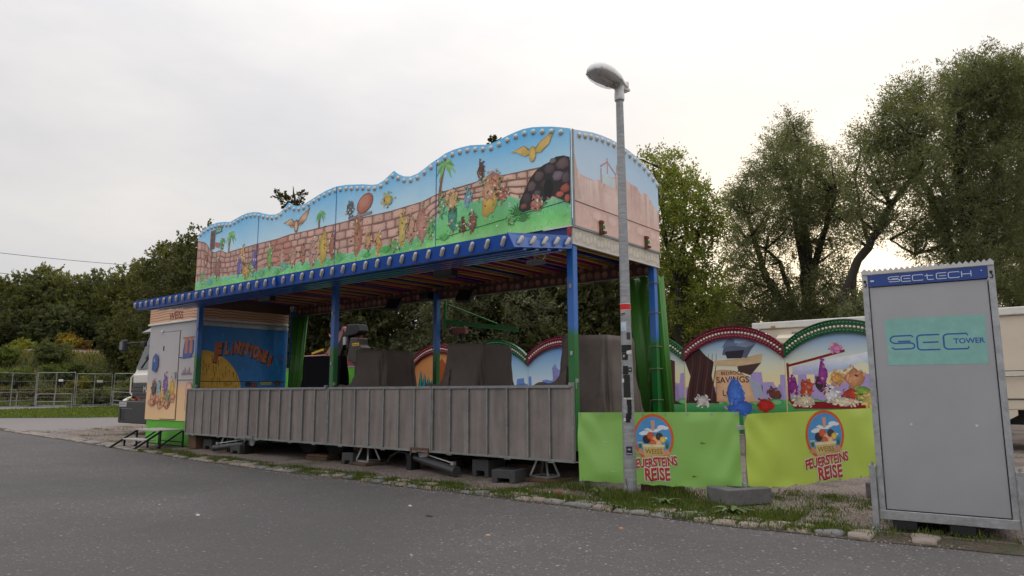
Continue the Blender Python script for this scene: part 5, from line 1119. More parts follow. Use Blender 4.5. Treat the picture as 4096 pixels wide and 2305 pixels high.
        pa.poly([(.55, .9), (.62, 1.35), (.95, 1.4), (1.0, 1.1), (1.02, .9)], lin(90, 130, 210), 6); pa.poly([(.3, .9), (.36, 1.4), (.5, 1.3), (.52, .9)], lin(150, 84, 56), 7); pa.disc((.42, 1.86), .09, .16, lin(110, 20, 70), lin(140, 30, 90), 8)
    elif i == 2:
        pa.poly([(.6, 1.5), (.72, 1.86), (.82, 1.82), (.8, 1.0), (.98, .92), (.5, .92), (.66, 1.2)], lin(84, 50, 46), 6)
        dabs(pa, -.1, 1.25, .18, .4, (224, 220, 226), ra)
    pa.build('painting', PAINT, t)

# ---------------------------------------------------------------- cream show trailer behind
tr = thing('show_trailer', 'long cream trailer with white roof edge behind the arched boards', 'trailer', (-1, 18, 0))
MB().span((-6.05, 17.0, .80), (6.0, 19.4, 2.66)).build('body', CREAM, tr, bevel=.02)
MB().span((-6.12, 16.94, 2.661), (6.06, 19.46, 2.82)).build('roof_edge', WHITEP, tr, bevel=.02)
for x in (-4.2, -2.4, -.62, .6, 2.4): MB().span((x-.006, 16.992, .82), (x+.006, 16.9985, 2.64)).build('panel_joint', FR, tr)
for k in range(7):
    o = MB().box((-5.6+k*1.8, 16.93, 2.70), (.10, .02, .04)).build('marker_lamp', pm('amber_lens', (.5, .2, .03, 1), .3), tr)
    MB().span((-5.2+k*1.8, 16.990, 2.50), (-5.0+k*1.8, 16.9985, 2.56)).build('vent', GALV_D, tr)
MB().span((-6.05, 16.985, 1.30), (6.0, 16.9985, 1.33)).build('rubbing_strip', GALV, tr)
aw_ = MB(); 
for k in range(9):
    x = -5.5+k*.13; aw_.prism([(x, 16.78, 2.40), (x+.13, 16.78, 2.40), (x+.13, 16.78, 2.31), (x+.065, 16.78, 2.28), (x, 16.78, 2.31)], (0, .012, 0))
aw_.prism([(-5.5, 16.78, 2.40), (-4.33, 16.78, 2.40), (-4.33, 16.998, 2.50), (-5.5, 16.998, 2.50)], (0, 0, .012)).build('window_awning', pm('awning_cream', (.7, .62, .5, 1), .7), tr)
MB().prism([(-6.05, 17.01, .8), (-1.1, 17.01, .8), (-1.0, 17.01, .95), (-1.0, 17.01, .70), (-1.3, 17.01, .52), (-6.05, 17.01, .52)], (0, .04, 0)).build('skirt', CREAM, tr)
lk = MB().span((-1.14, 16.97, 1.02), (-.3, 16.998, 1.55)).build('locker_door', CREAM, tr, bevel=.008)
MB().span((-1.16, 16.985, 1.0), (-.28, 16.996, 1.57)).build('door_gap', FR, lk)
MB().tube([(-1.3, 16.9, 1.46), (-.75, 16.9, 1.47)], .02, 8).build('hose', GALV, tr); MB().tube([(-.75, 16.9, 1.47), (-.62, 16.9, 1.46)], .045, 8).build('tap', pm('teal_plastic', (.02, .16, .2, 1), .4), tr); MB().tube([(-.66, 16.9, 1.44), (-.66, 16.9, 1.34)], .03, 8).build('valve', pm('red_plastic', (.3, .04, .03, 1), .4), tr)
for x in (.3, 1.3): inst('wheel', tw, tr, (x, 17.3, .5), (R(90), 0, 0))
MB().span((-5.9, 17.4, .5), (5.8, 19, .8)).build('chassis', CHASSIS, tr)
MB().span((-1.9, 17.3, .02), (-1.2, 17.9, .5)).build('support', CHASSIS, tr)

# ---------------------------------------------------------------- banner barriers
def barrier(name_label, A_, B_, zb, zt, mat_, logo_u, logo_s, seed, round_=0.0, stains=True):
    A_ = Vector(A_); B_ = Vector(B_); d = (B_-A_); ln = d.length; d.normalize(); nrm = Vector((d.y, -d.x, 0)).normalized()
    if nrm.dot(-A_) < 0: nrm = -nrm
    t = thing('banner_barrier', name_label, 'barrier', (A_.x, A_.y, 0), 'green banner barriers'); rnd = random.Random(seed); ph = [rnd.uniform(0, 6) for _ in range(4)]
    def P(u, w, o=0.0):            # u along, w height 0..1
        z = zb(u)+(zt(u)-zb(u))*w
        sag = .012*math.sin(u*3.3+ph[0]+w*2)+.006*math.sin(u*9+ph[1]-w*5)+.010*math.sin((u*2.2+w*2.6)*2.4+ph[2])*(1-w)
        if u < .45: sag += .012*math.sin((u*1.6+w*.9)*14)*(1-u/.45)*w
        if u > ln-.35: sag += .010*math.sin((u*2.0-w*.8)*13)*(1-(ln-u)/.35)
        sag *= min(1, 8*w*(1-w)+.15)*ss(.27, .48, abs(u-logo_u))
        e = 0
        q = A_+d*u+nrm*(.03+sag+o); return (q.x, q.y, z)
    nu, nv = 60, 24; v = []; f = []
    for i in range(nu+1):
        for j in range(nv+1):
            u = ln*i/nu; w = j/nv
            if round_:
                r_ = round_; zz = w*(zt(0)-zb(0)); H = zt(0)-zb(0)
                if u < r_ and zz > H-r_:
                    lim = H-r_+math.sqrt(max(0, r_*r_-(r_-u)**2)); w = min(w, lim/H)
            w2 = w-(.018*abs(math.sin(u*PI*4.2)) if j == 0 else 0)*(-1)
            v.append(P(u, w2))
    k = nv+1
    for i in range(nu):
        for j in range(nv): f.append((i*k+j, (i+1)*k+j, (i+1)*k+j+1, i*k+j+1))
    sh = MB().add(v, f).build('banner', mat_, t, smooth=True, fix=False)
    # steel frame behind
    for u in (.03, ln-.03):
        q = A_+d*u; MB().span((q.x-.016, q.y-.016, .01), (q.x+.016, q.y+.016, zt(u)-.03)).build('frame_post', GALV, t)
    for w in (.03, .97):
        a, b = A_+d*.05, A_+d*(ln-.05); MB().tube([(a.x, a.y, zb(0)+(zt(0)-zb(0))*w), (b.x, b.y, zb(ln)+(zt(ln)-zb(ln))*w)], .015, 8).build('frame_rail', GALV, t)
    ey = MB().lathe([(.004, 0), (.012, 0), (.012, .004), (.004, .004)], (0, 0, 0), 8, Matrix.Rotation(math.atan2(nrm.y, nrm.x), 3, 'Z') @ Matrix.Rotation(R(90), 3, 'Y')).mesh('eyelet', GALV)
    n_e = int(ln/.26)
    for i in range(n_e+1):
        for w in (.02, .975):
            u = .03+(ln-.06)*i/n_e
            if round_ and w > .5: continue
            inst('eyelet', ey, sh, P(u, w, .003))
    # round print: orange ring, sky, desert plants, barrel with the owner's name, lettering
    pl = Paint(lambda u, w, o: P(u, w, o+.001)); H = zt(logo_u)-zb(logo_u); S = logo_s
    def Q(x, y): return (logo_u+x*S, .5+.03+y*S/H)
    def arr(pts): return [Q(x, y) for x, y in pts]
    circ = lambda r_, cx=0, cy_=.12, n=40: [(cx+r_*math.cos(2*PI*k/n), cy_+1.12*r_*math.sin(2*PI*k/n)) for k in range(n)]
    pl.poly(arr(circ(.30)), lin(226, 98, 44), 0); pl.poly(arr(circ(.265)), lin(86, 160, 218), 1)
    for cx, cy_, r_ in ((-.16, .18, .04), (-.12, .19, .05), (.13, .27, .05), (.18, .26, .04), (.17, .12, .03), (-.2, .05, .03)): pl.poly(arr([(cx+r_*1.3*math.cos(2*PI*k/14), cy_+r_*.6*math.sin(2*PI*k/14)) for k in range(14)]), lin(236, 242, 248), 2)
    for sx in (-1, 1):
        for k in range(6): a = R(60+12*k); pl.stroke(arr([(sx*.2, -.06), (sx*(.2+.07*math.cos(a)), -.06+.15*math.sin(a))]), .014*S, lin(50, 110, 60), 3, .003*S)
        pl.poly(arr([(sx*.26, -.10), (sx*.2, -.02), (sx*.14, -.08), (sx*.12, -.12)]), lin(214, 160, 120), 3)
    # a plain bunch of round fruit-coloured stones above the barrel
    for cx, cy_, r_, c in ((-.10, .10, .06, (58, 44, 44)), (-.04, .15, .055, (206, 92, 52)), (.03, .09, .06, (226, 170, 130)), (.09, .14, .055, (70, 60, 56)), (.14, .10, .045, (226, 190, 80)), (-.01, .05, .05, (206, 100, 60)), (.08, .05, .045, (230, 180, 140))): pl.ringfan(arr([(cx+r_*math.cos(2*PI*k/12), cy_+r_*math.sin(2*PI*k/12)) for k in range(12)]), jit(lin(*c), -.4), lin(*c), jit(lin(*c), .3), 4, .88, .4)
    pl.poly(arr([(-.14, .24), (-.04, .20), (.05, .20), (.15, .245), (.08, .26), (.0, .23), (-.08, .26)]), lin(240, 240, 244), 5); pl.poly(arr([(-.02, .22), (.02, .22), (.03, .36), (-.03, .36)]), lin(222, 168, 140), 5)
    pl.poly(arr([(-.16, .01), (.16, .01), (.14, -.15), (-.14, -.15)]), [lin(226, 206, 140), lin(214, 190, 120), lin(190, 160, 90), lin(210, 186, 116)], 6)
    pl.poly(arr([(-.17, .03), (.17, .03), (.16, -.005), (-.16, -.005)]), lin(240, 226, 180), 7)
    pl.text('WEISS', Q(0, -.06), .085*S, lin(150, 104, 50), 8, .012) if False else None
    def T(s_, c, size, col, layer, bold, rot=0.0, sq=1.0, wob=0.0):
        V, F = text2d(s_, bold); xs_ = [q[0] for q in V]; ys_ = [q[1] for q in V]; mx = (min(xs_)+max(xs_))/2; my = (min(ys_)+max(ys_))/2; uv = []
        for x, y in V:
            x = (x-mx)*size*sq; y = (y-my)*size*(1.0); y += wob*math.sin(x*26+1)+ .0; x += wob*.5*math.sin(x*40+y*30)
            uv.append(Q(c[0]+x*math.cos(rot)-y*math.sin(rot), c[1]+x*math.sin(rot)+y*math.cos(rot)))
        pl._add(uv, [col]*len(uv), F, layer)
    T('WEISS', (0, -.065), .095, lin(150, 100, 44), 8, .012)
    for s_, c, sz, sq, ro in (('FEUERSTEINS', (.0, -.215), .175, .66, .10), ('REISE', (.04, -.375), .235, .70, .06)):
        T(s_, c, sz, lin(232, 222, 214), 9, .085, ro, sq, .006); T(s_, (c[0]+.004, c[1]-.004), sz, lin(96, 28, 26), 10, .035, ro, sq, .006); T(s_, c, sz, lin(208, 62, 38), 11, .008, ro, sq, .006)
    if stains:
        for k in range(9):
            u = rnd.uniform(.3, ln-.2); w = rnd.uniform(.15, .95); pl.stroke([(u, w), (u+rnd.uniform(.02, .09), w+rnd.uniform(-.015, .015))], .006+.01*(k % 3), lin(*((120, 140, 60), (176, 200, 150), (104, 110, 50))[k % 3]), 2, .002)
    pl.build('print', BANNERPRINT, sh); return t, P, d, nrm
BAN1 = pm('banner_green', lin(142, 192, 96), .33, 0, .06, 1.5, dirt=.12, dirtcol=lin(86, 140, 56), coat=.15); BAN2 = pm('banner_lime_green', lin(196, 220, 92), .33, 0, .05, 1.5, dirt=.08, dirtcol=lin(130, 166, 46), coat=.15)
barrier('mid green banner barrier with round print, directly behind the lamp post', (-4.955, 7.50, 0), (-2.985, 7.74, 0), lambda u: .115+.01*u, lambda u: .957+.016*u, BAN1, .98, .83, 1)
barrier('yellow green banner barrier with rounded corner, left of the tall cabinet', (-2.965, 7.78, 0), (-1.70, 9.36, 0), lambda u: .125+.07*u, lambda u: .965+.03*u, BAN2, 1.0, .83, 4, round_=.09, stains=False)
t = thing('clamp_foot', 'galvanised clamp joining the two green barriers above the block', 'clamp', (-2.96, 7.74, .17))
MB().box((-2.965, 7.70, .82), (.05, .10, .045)).build('upper_clamp', GALV, t)
MB().box((-2.965, 7.74, .195), (.06, .06, .05)).box((-2.93, 7.80, .18), (.08, .05, .012)).build('base_plate', GALV, t)
ob = thing('barrier_weight', 'dark grey concrete weight under the joint of the green barriers', 'weight', (-3.03, 7.72, 0)); MB().box((-3.03, 7.72, .095), (.56, .40, .17), rz=R(58)).build('block', CONC, ob, bevel=.012); MB().box((-3.03, 7.72, .183), (.2, .16, .006), rz=R(58)).build('top_plate', RUBBER, ob)
ob = thing('barrier_weight', 'dark block under the yellow green barrier beside the tall cabinet', 'weight', (-1.86, 9.2, 0)); MB().box((-1.85, 9.2, .09), (.35, .5, .17)).build('block', CONC, ob, bevel=.012); MB().box((-1.85, 9.2, .178), (.15, .15, .006)).build('top_plate', RUBBER, ob)

# ---------------------------------------------------------------- street lamp
LX, LY = -4.072, 7.18
lp = thing('street_lamp', 'tall grey galvanised street lamp with stickers in front of the ride', 'street lamp', (LX, LY, 0))
PGALV = pm('weathered_galvanised_pole', (.36, .37, .38, 1), .55, .45, .35, 6, .25, 35, dirt=.5, dirtcol=(.17, .17, .175, 1))
def band_noise(m):
    n = m.node_tree.nodes; 
    for q in n:
        if q.type == 'TEX_NOISE':
            mp_ = n.new('ShaderNodeMapping'); mp_.inputs['Scale'].default_value = (1.0, 1.0, 6.0); t_ = n.new('ShaderNodeTexCoord'); m.node_tree.links.new(t_.outputs['Object'], mp_.inputs[0]); m.node_tree.links.new(mp_.outputs[0], q.inputs['Vector'])
band_noise(PGALV)
PR = [(0, .076), (1.0, .070), (2.3, .059), (4.82, .044)]
pole_r = lambda z: interp(PR, z)
pole = MB().lathe([(pole_r(z), z) for z in rangef(0, 4.82, .16)], (LX, LY, 0), 28).build('pole', PGALV, lp, smooth=True)
stk = Paint(lambda u, w, o: (LX+(pole_r(w)+.001+o)*math.sin(u), LY-(pole_r(w)+.001+o)*math.cos(u), w))
UC = R(29.6)                       # the side of the pole that faces the road users
STKN = [0]
def sticker(name, z0, z1, w, col, off=0.0, marks=(), skew=0.0):
    STKN[0] += 1; s_ = Paint(lambda u, q, o: (LX+(pole_r(q)+.001+o)*math.sin(u), LY-(pole_r(q)+.001+o)*math.cos(u), q), .0003*STKN[0])
    r_ = pole_r((z0+z1)/2); a0 = UC+off/r_-w/2/r_; a1 = UC+off/r_+w/2/r_
    us = rangef(a0, a1, .15); s_.strip(us, [(lambda u: z0+skew*(u-a0)*r_, col), (lambda u: z1+skew*(u-a0)*r_, col)], 0)
    for kind, a in marks:
        if kind == 't': txt, dz, sz, c = a; s_.text(txt, (0, 0), 1, c, 2) if False else None; V, F = text2d(txt, .02); mx = max(q[0] for q in V)/2; s_._add([((UC+off/r_)+(x-mx)*sz/r_, (z0+z1)/2+dz+(y-.35)*sz) for x, y in V], [c]*len(V), F, 2)
        if kind == 'r': x0, x1, q0, q1, c = a; s_.strip(rangef(UC+(off+x0)/r_, UC+(off+x1)/r_, .2), [(lambda u: z0+q0, c), (lambda u: z0+q1, c)], 1)
        if kind == 'd': dx, dz, rr_, c = a; s_._add([(UC+(off+dx)/r_+rr_/r_*math.cos(2*PI*k/12), z0+dz+rr_*math.sin(2*PI*k/12)) for k in range(12)], [c]*12, [tuple(range(12))], 2)
    return s_.build(name, PAINT, pole)
K = lin(26, 26, 28); W = lin(214, 212, 206)
def pz(py): return at(2500, py, 8.19).z
sticker('sticker', pz(1238), pz(1216), .26, lin(206, 40, 34)); sticker('sticker', pz(1241), pz(1238.5), .26, W); sticker('sticker', pz(1215.5), pz(1213), .26, W)
sticker('sticker', pz(1252), pz(1243), .05, lin(226, 190, 190), -.03, [('t', ('LIKES', 0, .016, lin(190, 60, 60)))]); sticker('sticker', pz(1262), pz(1253), .05, K, -.03, [('t', ('STICKERS', 0, .011, W))], .15)
sticker('sticker', pz(1323), pz(1288), .065, lin(196, 216, 226), -.028, [('r', (-.02, .026, .02, .055, lin(96, 160, 196))), ('r', (-.025, .02, .01, .02, lin(60, 80, 96)))])
sticker('sticker', pz(1358), pz(1330), .045, lin(58, 58, 62), .028)
sticker('sticker', pz(1410), pz(1380), .13, K, .0); sticker('sticker', pz(1440), pz(1411), .07, K, -.022, [('r', (-.02, .0, .03, .06, W))]); sticker('sticker', pz(1418), pz(1404), .06, W, .03, (), .2)
sticker('sticker', pz(1498), pz(1464), .06, K, -.018); sticker('sticker', pz(1488), pz(1470), .05, K, .03, [('t', ('90', 0, .028, W))])
sticker('sticker', pz(1590), pz(1500), .075, lin(32, 32, 35), -.008); sticker('sticker', pz(1598), pz(1592), .1, W, .0, [('r', (-.03, .04, .004, .014, K))])
for k, (py, off, w) in enumerate(((1610, .012, .05), (1630, .016, .045), (1650, .014, .045), (1666, .004, .055), (1679, -.006, .05))): sticker('graffiti', pz(py+11), pz(py-12), w, lin(22, 22, 24), off)
sticker('sticker', pz(1685), pz(1672), .025, W, -.04); sticker('sticker', pz(1530), pz(1515), .03, W, -.05)
sticker('sticker', pz(1820), pz(1786), .062, lin(30, 34, 70), .0, [('d', (0, .062, .017, lin(240, 206, 90))), ('d', (0, .062, .008, lin(250, 236, 180))), ('t', ('Circus', -.03, .019, lin(220, 220, 226)))])
# lamp head: long shell pointing over the road, clear bowl underneath
HD = Vector((-.18, -1, 0)).normalized(); HS = Vector((-HD.y, HD.x, 0)); hb = Vector((LX, LY, 4.93))+HD*(-.10)
def shell(side_f, z0f, n=24, m_=16, ln=.60, upper=True):
    rings = []
    for i in range(m_+1):
        t_ = i/m_; x = ln*t_; w = interp([(0, .06), (.12, .08), (.3, .125), (.6, .155), (.82, .15), (.94, .118), (1, .07)], t_)
        top = interp([(0, .05), (.12, .07), (.35, .125), (.6, .15), (.82, .135), (.94, .10), (1, .05)], t_); ring = []
        tilt = .10*x
        for k in range(n+1):
            a = PI*k/n
            ring.append(hb+HD*x+HS*(w*math.cos(a))+Vector((0, 0, tilt+(top*math.sin(a)**.8 if upper else 0))))
        if upper:
            for k in range(n, -1, -1):
                a = PI*k/n; ring.append(hb+HD*x+HS*(w*.94*math.cos(a))+Vector((0, 0, tilt-.012)))
        rings.append(ring)
    return rings
HEADM = pm('lamp_head_shell', (.80, .80, .80, 1), .38, 0, .06, 4, dirt=.1, dirtcol=(.4, .4, .38, 1))
MB().loft(shell(None, None)).build('lamp_head', HEADM, lp, smooth=True)
bowl = []
for i in range(15):
    t_ = .22+.74*i/14; x = .62*t_; q = math.sin(PI*min(1, max(0, (t_-.2)/.78)))**.6; w = interp([(0, .06), (.12, .08), (.3, .125), (.6, .155), (.82, .15), (.94, .118), (1, .07)], t_)*.93; dpt = .012+.085*q
    bowl.append([hb+HD*x+HS*(w*math.cos(a))+Vector((0, 0, .10*x-.013-dpt*math.sin(a))) for a in [PI*k/18 for k in range(19)]])
GLB = bpy.data.materials.new('dirty_lamp_bowl'); GLB.use_nodes = True
def glb(m):
    n = m.node_tree.nodes; l = m.node_tree.links; b = n['Principled BSDF']; b.inputs['Roughness'].default_value = .12; b.inputs['Base Color'].default_value = (.55, .53, .52, 1); b.inputs['Alpha'].default_value = .55
    t_ = n.new('ShaderNodeTexCoord'); q = n.new('ShaderNodeTexNoise'); q.inputs['Scale'].default_value = 9; q.inputs['Detail'].default_value = 6; l.new(t_.outputs['Object'], q.inputs['Vector']); r = n.new('ShaderNodeMapRange'); r.inputs['To Min'].default_value = .1; r.inputs['To Max'].default_value = .55; l.new(q.outputs['Fac'], r.inputs['Value']); l.new(r.outputs[0], b.inputs['Alpha'])
glb(GLB)
MB().loft(bowl, closed=False).build('glass_bowl', GLB, lp, smooth=True)
refl = [[p_+Vector((0, 0, .004)) for p_ in r_] for r_ in [[hb+HD*(.62*t_)+HS*(.13*math.cos(a))+Vector((0, 0, .08*t_-.02+.05*math.sin(a))) for a in [PI*k/10 for k in range(11)]] for t_ in (.28, .5, .7, .9)]]
MB().loft(refl, closed=False).build('reflector', pm('lamp_reflector', (.25, .23, .22, 1), .35, .6, .3, 8), lp, smooth=True)
MB().tube([hb+HD*.24+Vector((0, 0, -.005)), hb+HD*.46+Vector((0, 0, .02))], .035, 10).build('lamp_bulb', LENS, lp, smooth=True)
MB().lathe([(.058, 4.74), (.062, 4.76), (.062, 4.83), (.055, 4.87), (.075, 4.93), (.05, 4.97)], (LX, LY, 0), 18).build('spigot', HEADM, lp, smooth=True)
MB().box(hb+HD*.02+Vector((0, 0, -.02)), (.10, .16, .04), rz=math.atan2(HD.y, HD.x)-PI/2).box(hb+HD*-.01+Vector((0, 0, .03)), (.10, .05, .10), rz=math.atan2(HD.y, HD.x)-PI/2).build('gear_box', HEADM, lp, bevel=.012)
MB().box(hb+HD*.17+Vector((0, 0, -.02)), (.10, .12, .03), rz=math.atan2(HD.y, HD.x)-PI/2).build('latch', GALV_D, lp)
MB().tube([(LX-.01, LY-.085, .25), (LX+.02, LY-.09, .12), (LX+.09, LY-.11, .01)], .004, 5).build('twig', TIMBER, lp)

# ---------------------------------------------------------------- tall metal cabinet
TA = Vector((-1.484, 7.007, 0)); TB = Vector((-.476, 7.102, 0)); td = (TB-TA).normalized(); tn = Vector((td.y, -td.x, 0)); tb_ = -tn; TWD = (TB-TA).length; TH = 2.30; TD = 1.0
tow = thing('security_tower', 'tall grey metal cabinet with blue header and teal sign', 'cabinet', ((TA.x+TB.x)/2, (TA.y+TB.y)/2, 0))
def tp(u, v_, z): return TA+td*u+tb_*v_+Vector((0, 0, z))
def tbox(u0, u1, v0, v1, z0, z1, mb=None):
    mb = mb or MB(); P8 = [tp(u, v_, z) for z in (z0, z1) for u, v_ in ((u0, v0), (u1, v0), (u1, v1), (u0, v1))]
    return mb.add(P8, [(3,2,1,0),(4,5,6,7),(0,1,5,4),(1,2,6,5),(2,3,7,6),(3,0,4,7)])
SHEET = pm('grey_coated_sheet', (.385, .39, .41, 1), .38, .35, .10, 1.1, .05, 6, dirt=.14, dirtcol=(.30, .295, .30, 1))
tbox(.055, TWD-.055, .012, TD-.02, .19, 2.16).build('door_panel', SHEET, tow, bevel=.004)
for u in (.0, TWD-.05):
    for v_ in (0, TD-.05): tbox(u, u+.05, v_, v_+.05, .16, 2.285).build('corner_post', GALV, tow, bevel=.004)
    tbox(u, u+.05, .05, TD-.05, .19, 2.16).build('side_panel', SHEET, tow)
for u0, u1, z0, z1 in ((.051, .056, .19, 2.16), (TWD-.056, TWD-.051, .19, 2.16), (.056, TWD-.056, .187, .193), (.056, TWD-.056, 2.158, 2.163)): tbox(u0, u1, .004, .011, z0, z1).build('door_gap', DARK, tow)
for z in (.5, 1.15, 1.9): tbox(.040, .054, -.006, .003, z-.04, z+.04).build('hinge', GALV_D, tow, bevel=.002)
tbox(.0, TWD, -.004, .045, .105, .185).build('base_rail', GALV, tow, bevel=.004)
tbox(.0, TWD, TD-.05, TD, .105, .185).build('base_rail', GALV, tow)
hd = tbox(.052, TWD-.052, -.006, .02, 2.165, 2.27).build('header_sign', pm('header_blue', lin(34, 66, 140), .35, 0, .06, 3, dirt=.08, dirtcol=lin(90, 100, 140)), tow)
tbox(.01, TWD-.01, .01, TD-.01, 2.286, 2.30).build('roof', GALV, tow)
zg = MB(); n_ = 46; pts = []
for k in range(n_+1): pts.append((.0+TWD*k/n_, 2.302+(.026 if k % 2 else .0)))
v_ = [tp(u, -.01, z) for u, z in pts]+[tp(u, TD, z) for u, z in pts]; zg.add(v_, [(i, i+1, n_+2+i, n_+1+i) for i in range(n_)]); zg.build('corrugated_roof', GALV, tow, fix=False)
MB().add([tp(u, -.012, z) for u, z in pts]+[tp(u, -.012, 2.276) for u, z in pts], [(i, i+1, n_+2+i, n_+1+i) for i in range(n_)]).build('roof_edge', pm('bright_zinc', (.55, .55, .55, 1), .5, .2, .1, 9), tow, fix=False)
for u in (.025, TWD-.025):
    MB().prism([tp(u-.035, .0, 2.30), tp(u+.035, .0, 2.30), tp(u, .0, 2.335)], tb_*.012).build('lifting_lug', GALV, tow)
    MB().tube([tp(u, -.012, 2.20), tp(u+.012, -.014, 2.185), tp(u+.004, -.014, 2.165), tp(u-.010, -.014, 2.17)], .005, 6).lathe([(.012, 0), (.012, .006), (.004, .008)], tp(u, -.005, 2.215), 8, Matrix.Rotation(math.atan2(tn.y, tn.x), 3, 'Z') @ Matrix.Rotation(R(90), 3, 'Y')).build('hook', DARK, tow)
for u in (-.055, TWD+.005):
    o = tbox(u, u+.05, -.03, .03, .03, .56).build('jack_leg', GALV, tow, bevel=.004)
    tbox(u-.005, u+.055, -.035, .035, .545, .565).build('collar', GALV, o); tbox(u-.012, u+.062, -.045, .045, .0, .028).build('foot', GALV, o)
    MB().lathe([(.012, .0), (.012, .03)], tp(u+.025, 0, .566), 8).build('bolt', GALV_D, o)
for u in (.10, .52): tbox(u, u+.18, .0, TD-.1, .03, .10).build('fork_pocket', DARK, tow)
tbox(.05, TWD-.05, .06, TD-.06, .1, .18).build('floor', DARK, tow)
ptw = Paint(lambda u, w, o: tuple(tp(u, .012-o, w)))
def strokes(p, base, s, segs, w, col, layer, shear=0.0):
    for sg_ in segs:
        pts_ = []
        for q in sg_: pts_.append((base[0]+q[0]*s, base[1]+q[1]*s))
        p.stroke(pts_, w, col, layer)
def rr(x0, y0, x1, y1, r, a='tl'):
    return None
def corner(cx, cy_, r, a0, a1, n=6): return [(cx+r*math.cos(R(a0+(a1-a0)*k/n)), cy_+r*math.sin(R(a0+(a1-a0)*k/n))) for k in range(n+1)]
gS = [corner(.98, .9, .1, 60, 90)[::1] + [(.15, 1.0)] + corner(.2, .8, .2, 90, 270) + corner(.85, .45, .15, 90, 0) + corner(.85, .15, .15, 0, -90) + [(.2, 0)] + corner(.12, .12, .12, -90, -170)]
gS2 = [[(.3, .5), (.85, .5)] + corner(.85, .3, .2, 90, -90, 8) + [(.12, .1), (.0, .22)], [(1.0, .9), (.92, 1.0), (.2, 1.0)] + corner(.2, .75, .25, 90, 270, 8) + [(.3, .5)], [(.3, .62), (.88, .62)]]
gE = [[(1.0, 1.0), (.2, 1.0)] + corner(.2, .8, .2, 90, 180) + corner(.2, .2, .2, 180, 270) + [(1.0, 0)], [(.25, .5), (.95, .5)]]
gC = [[(1.0, .86), (.95, 1.0), (.2, 1.0)] + corner(.2, .8, .2, 90, 180) + corner(.2, .2, .2, 180, 270) + [(.95, 0), (1.0, .14)]]
gt_ = [[(.25, 1.05), (.25, .2)] + corner(.45, .2, .2, 180, 270) + [(.9, 0)], [(.0, .72), (.85, .72)]]
gH = [[(.05, 1.0), (.05, .0)], [(.95, 1.0), (.95, 0)], [(.05, .5), (.95, .5)]]
ptw.poly([(.165, 1.445), (.905, 1.445), (.915, 1.86), (.155, 1.86)], lin(134, 184, 176), 0)
def glyph(p, segs, x, z, w, h, lw, col, layer):
    for sgm in segs: p.stroke([(x+q[0]*w, z+q[1]*h) for q in sgm], lw, col, layer)
NB = lin(48, 88, 160)
glyph(ptw, gS2, .20, 1.575, .17, .13, .013, NB, 2); glyph(ptw, gE, .40, 1.575, .17, .13, .013, NB, 3); glyph(ptw, gC, .60, 1.575, .18, .13, .013, NB, 2)
ptw.poly([(.685, 1.615), (.895, 1.615), (.895, 1.672), (.685, 1.672)], lin(134, 184, 176), 4); ptw.text('TOWER', (.785, 1.643), .062, NB, 5, .03)
for u, z in ((.30, .93), (.78, .93)): ptw.disc((u, z), .012, .012, lin(190, 190, 192), lin(214, 214, 214), 1, 10)
rs_ = random.Random(2)
for k in range(26): u = rs_.uniform(.08, .95); z = .22+.5*rs_.random()**2; ptw.stroke([(u, z), (u+rs_.uniform(-.004, .004), z-rs_.uniform(.01, .06))], .003, lin(176, 174, 176), 1, .001)
ptw.build('sign_print', PAINT, tow)
ph_ = Paint(lambda u, w, o: tuple(tp(u, -.006-o, w))); x = .22; LG = lin(206, 214, 230)
for gl_, w in ((gS2, .085), (gE, .075), (gC, .08), (gt_, .075), (gE, .075), (gC, .08), (gH, .075)):
    glyph(ph_, gl_, x, 2.190, w, .05 if gl_ is not gt_ else .05, .0062, LG, 0); x += w+.014
ph_.disc((.085, 2.215), .018, .008, LG, LG, 0, 8); ph_.disc((.92, 2.235), .005, .005, LG, LG, 0, 8)
ph_.build('lettering', PAINT, hd)

# ---------------------------------------------------------------- supports and loose parts under the ride
def notch_block(label, x, y, w, d, h, rz, m=RUBBER):
    o = thing('support_block', label, 'support block', (x, y, 0), 'support blocks under the ride')
    pr = [(-w/2, 0), (-w/4, 0), (-w/4, h*.35), (w/4, h*.35), (w/4, 0), (w/2, 0), (w/2, h), (-w/2, h)]
    M_ = Matrix.Rotation(rz, 3, 'Z'); P_ = [M_@Vector((a, -d/2, b))+Vector((x, y, .006)) for a, b in pr]
    MB().prism(P_, M_@Vector((0, d, 0))).build('block', m, o, bevel=.008); MB().box((x, y, h+.010), (w*.6, d*.6, .008), rz=rz).build('top_pad', BLACK, o); return o
notch_block('grey notched block in front of the right support leg', -6.18, 7.62, .36, .40, .17, .2)
notch_block('dark notched block just left of the right support leg', -6.85, 7.95, .30, .4, .24, .05)
notch_block('grey notched block beside the middle support leg', -9.78, 7.82, .26, .3, .19, .1)
notch_block('small grey block under the left hydraulic cylinder', -13.22, 7.75, .3, .3, .17, .1)
notch_block('grey notched block between the booth and the left support leg', -14.68, 7.98, .34, .34, .21, .0)
def planks(label, x, y, w, d, h, rz, n=1):
    o = thing('timber_block', label, 'timber', (x, y, 0), 'timber packing under the ride')
    for k in range(n): MB().box((x, y, .008+h/n*(k+.5)), (w*(1-.06*k), d*(1-.1*k), h/n-.004), rz=rz+.05*k).build('plank', TIMBER, o, bevel=.006)
planks('flat timber board under the right support leg', -5.86, 7.98, .62, .46, .05, .1); planks('flat timber board under the middle support leg', -9.50, 7.90, .5, .44, .05, -.1); planks('flat timber board under the left support leg', -14.02, 7.93, .5, .4, .05, .05)
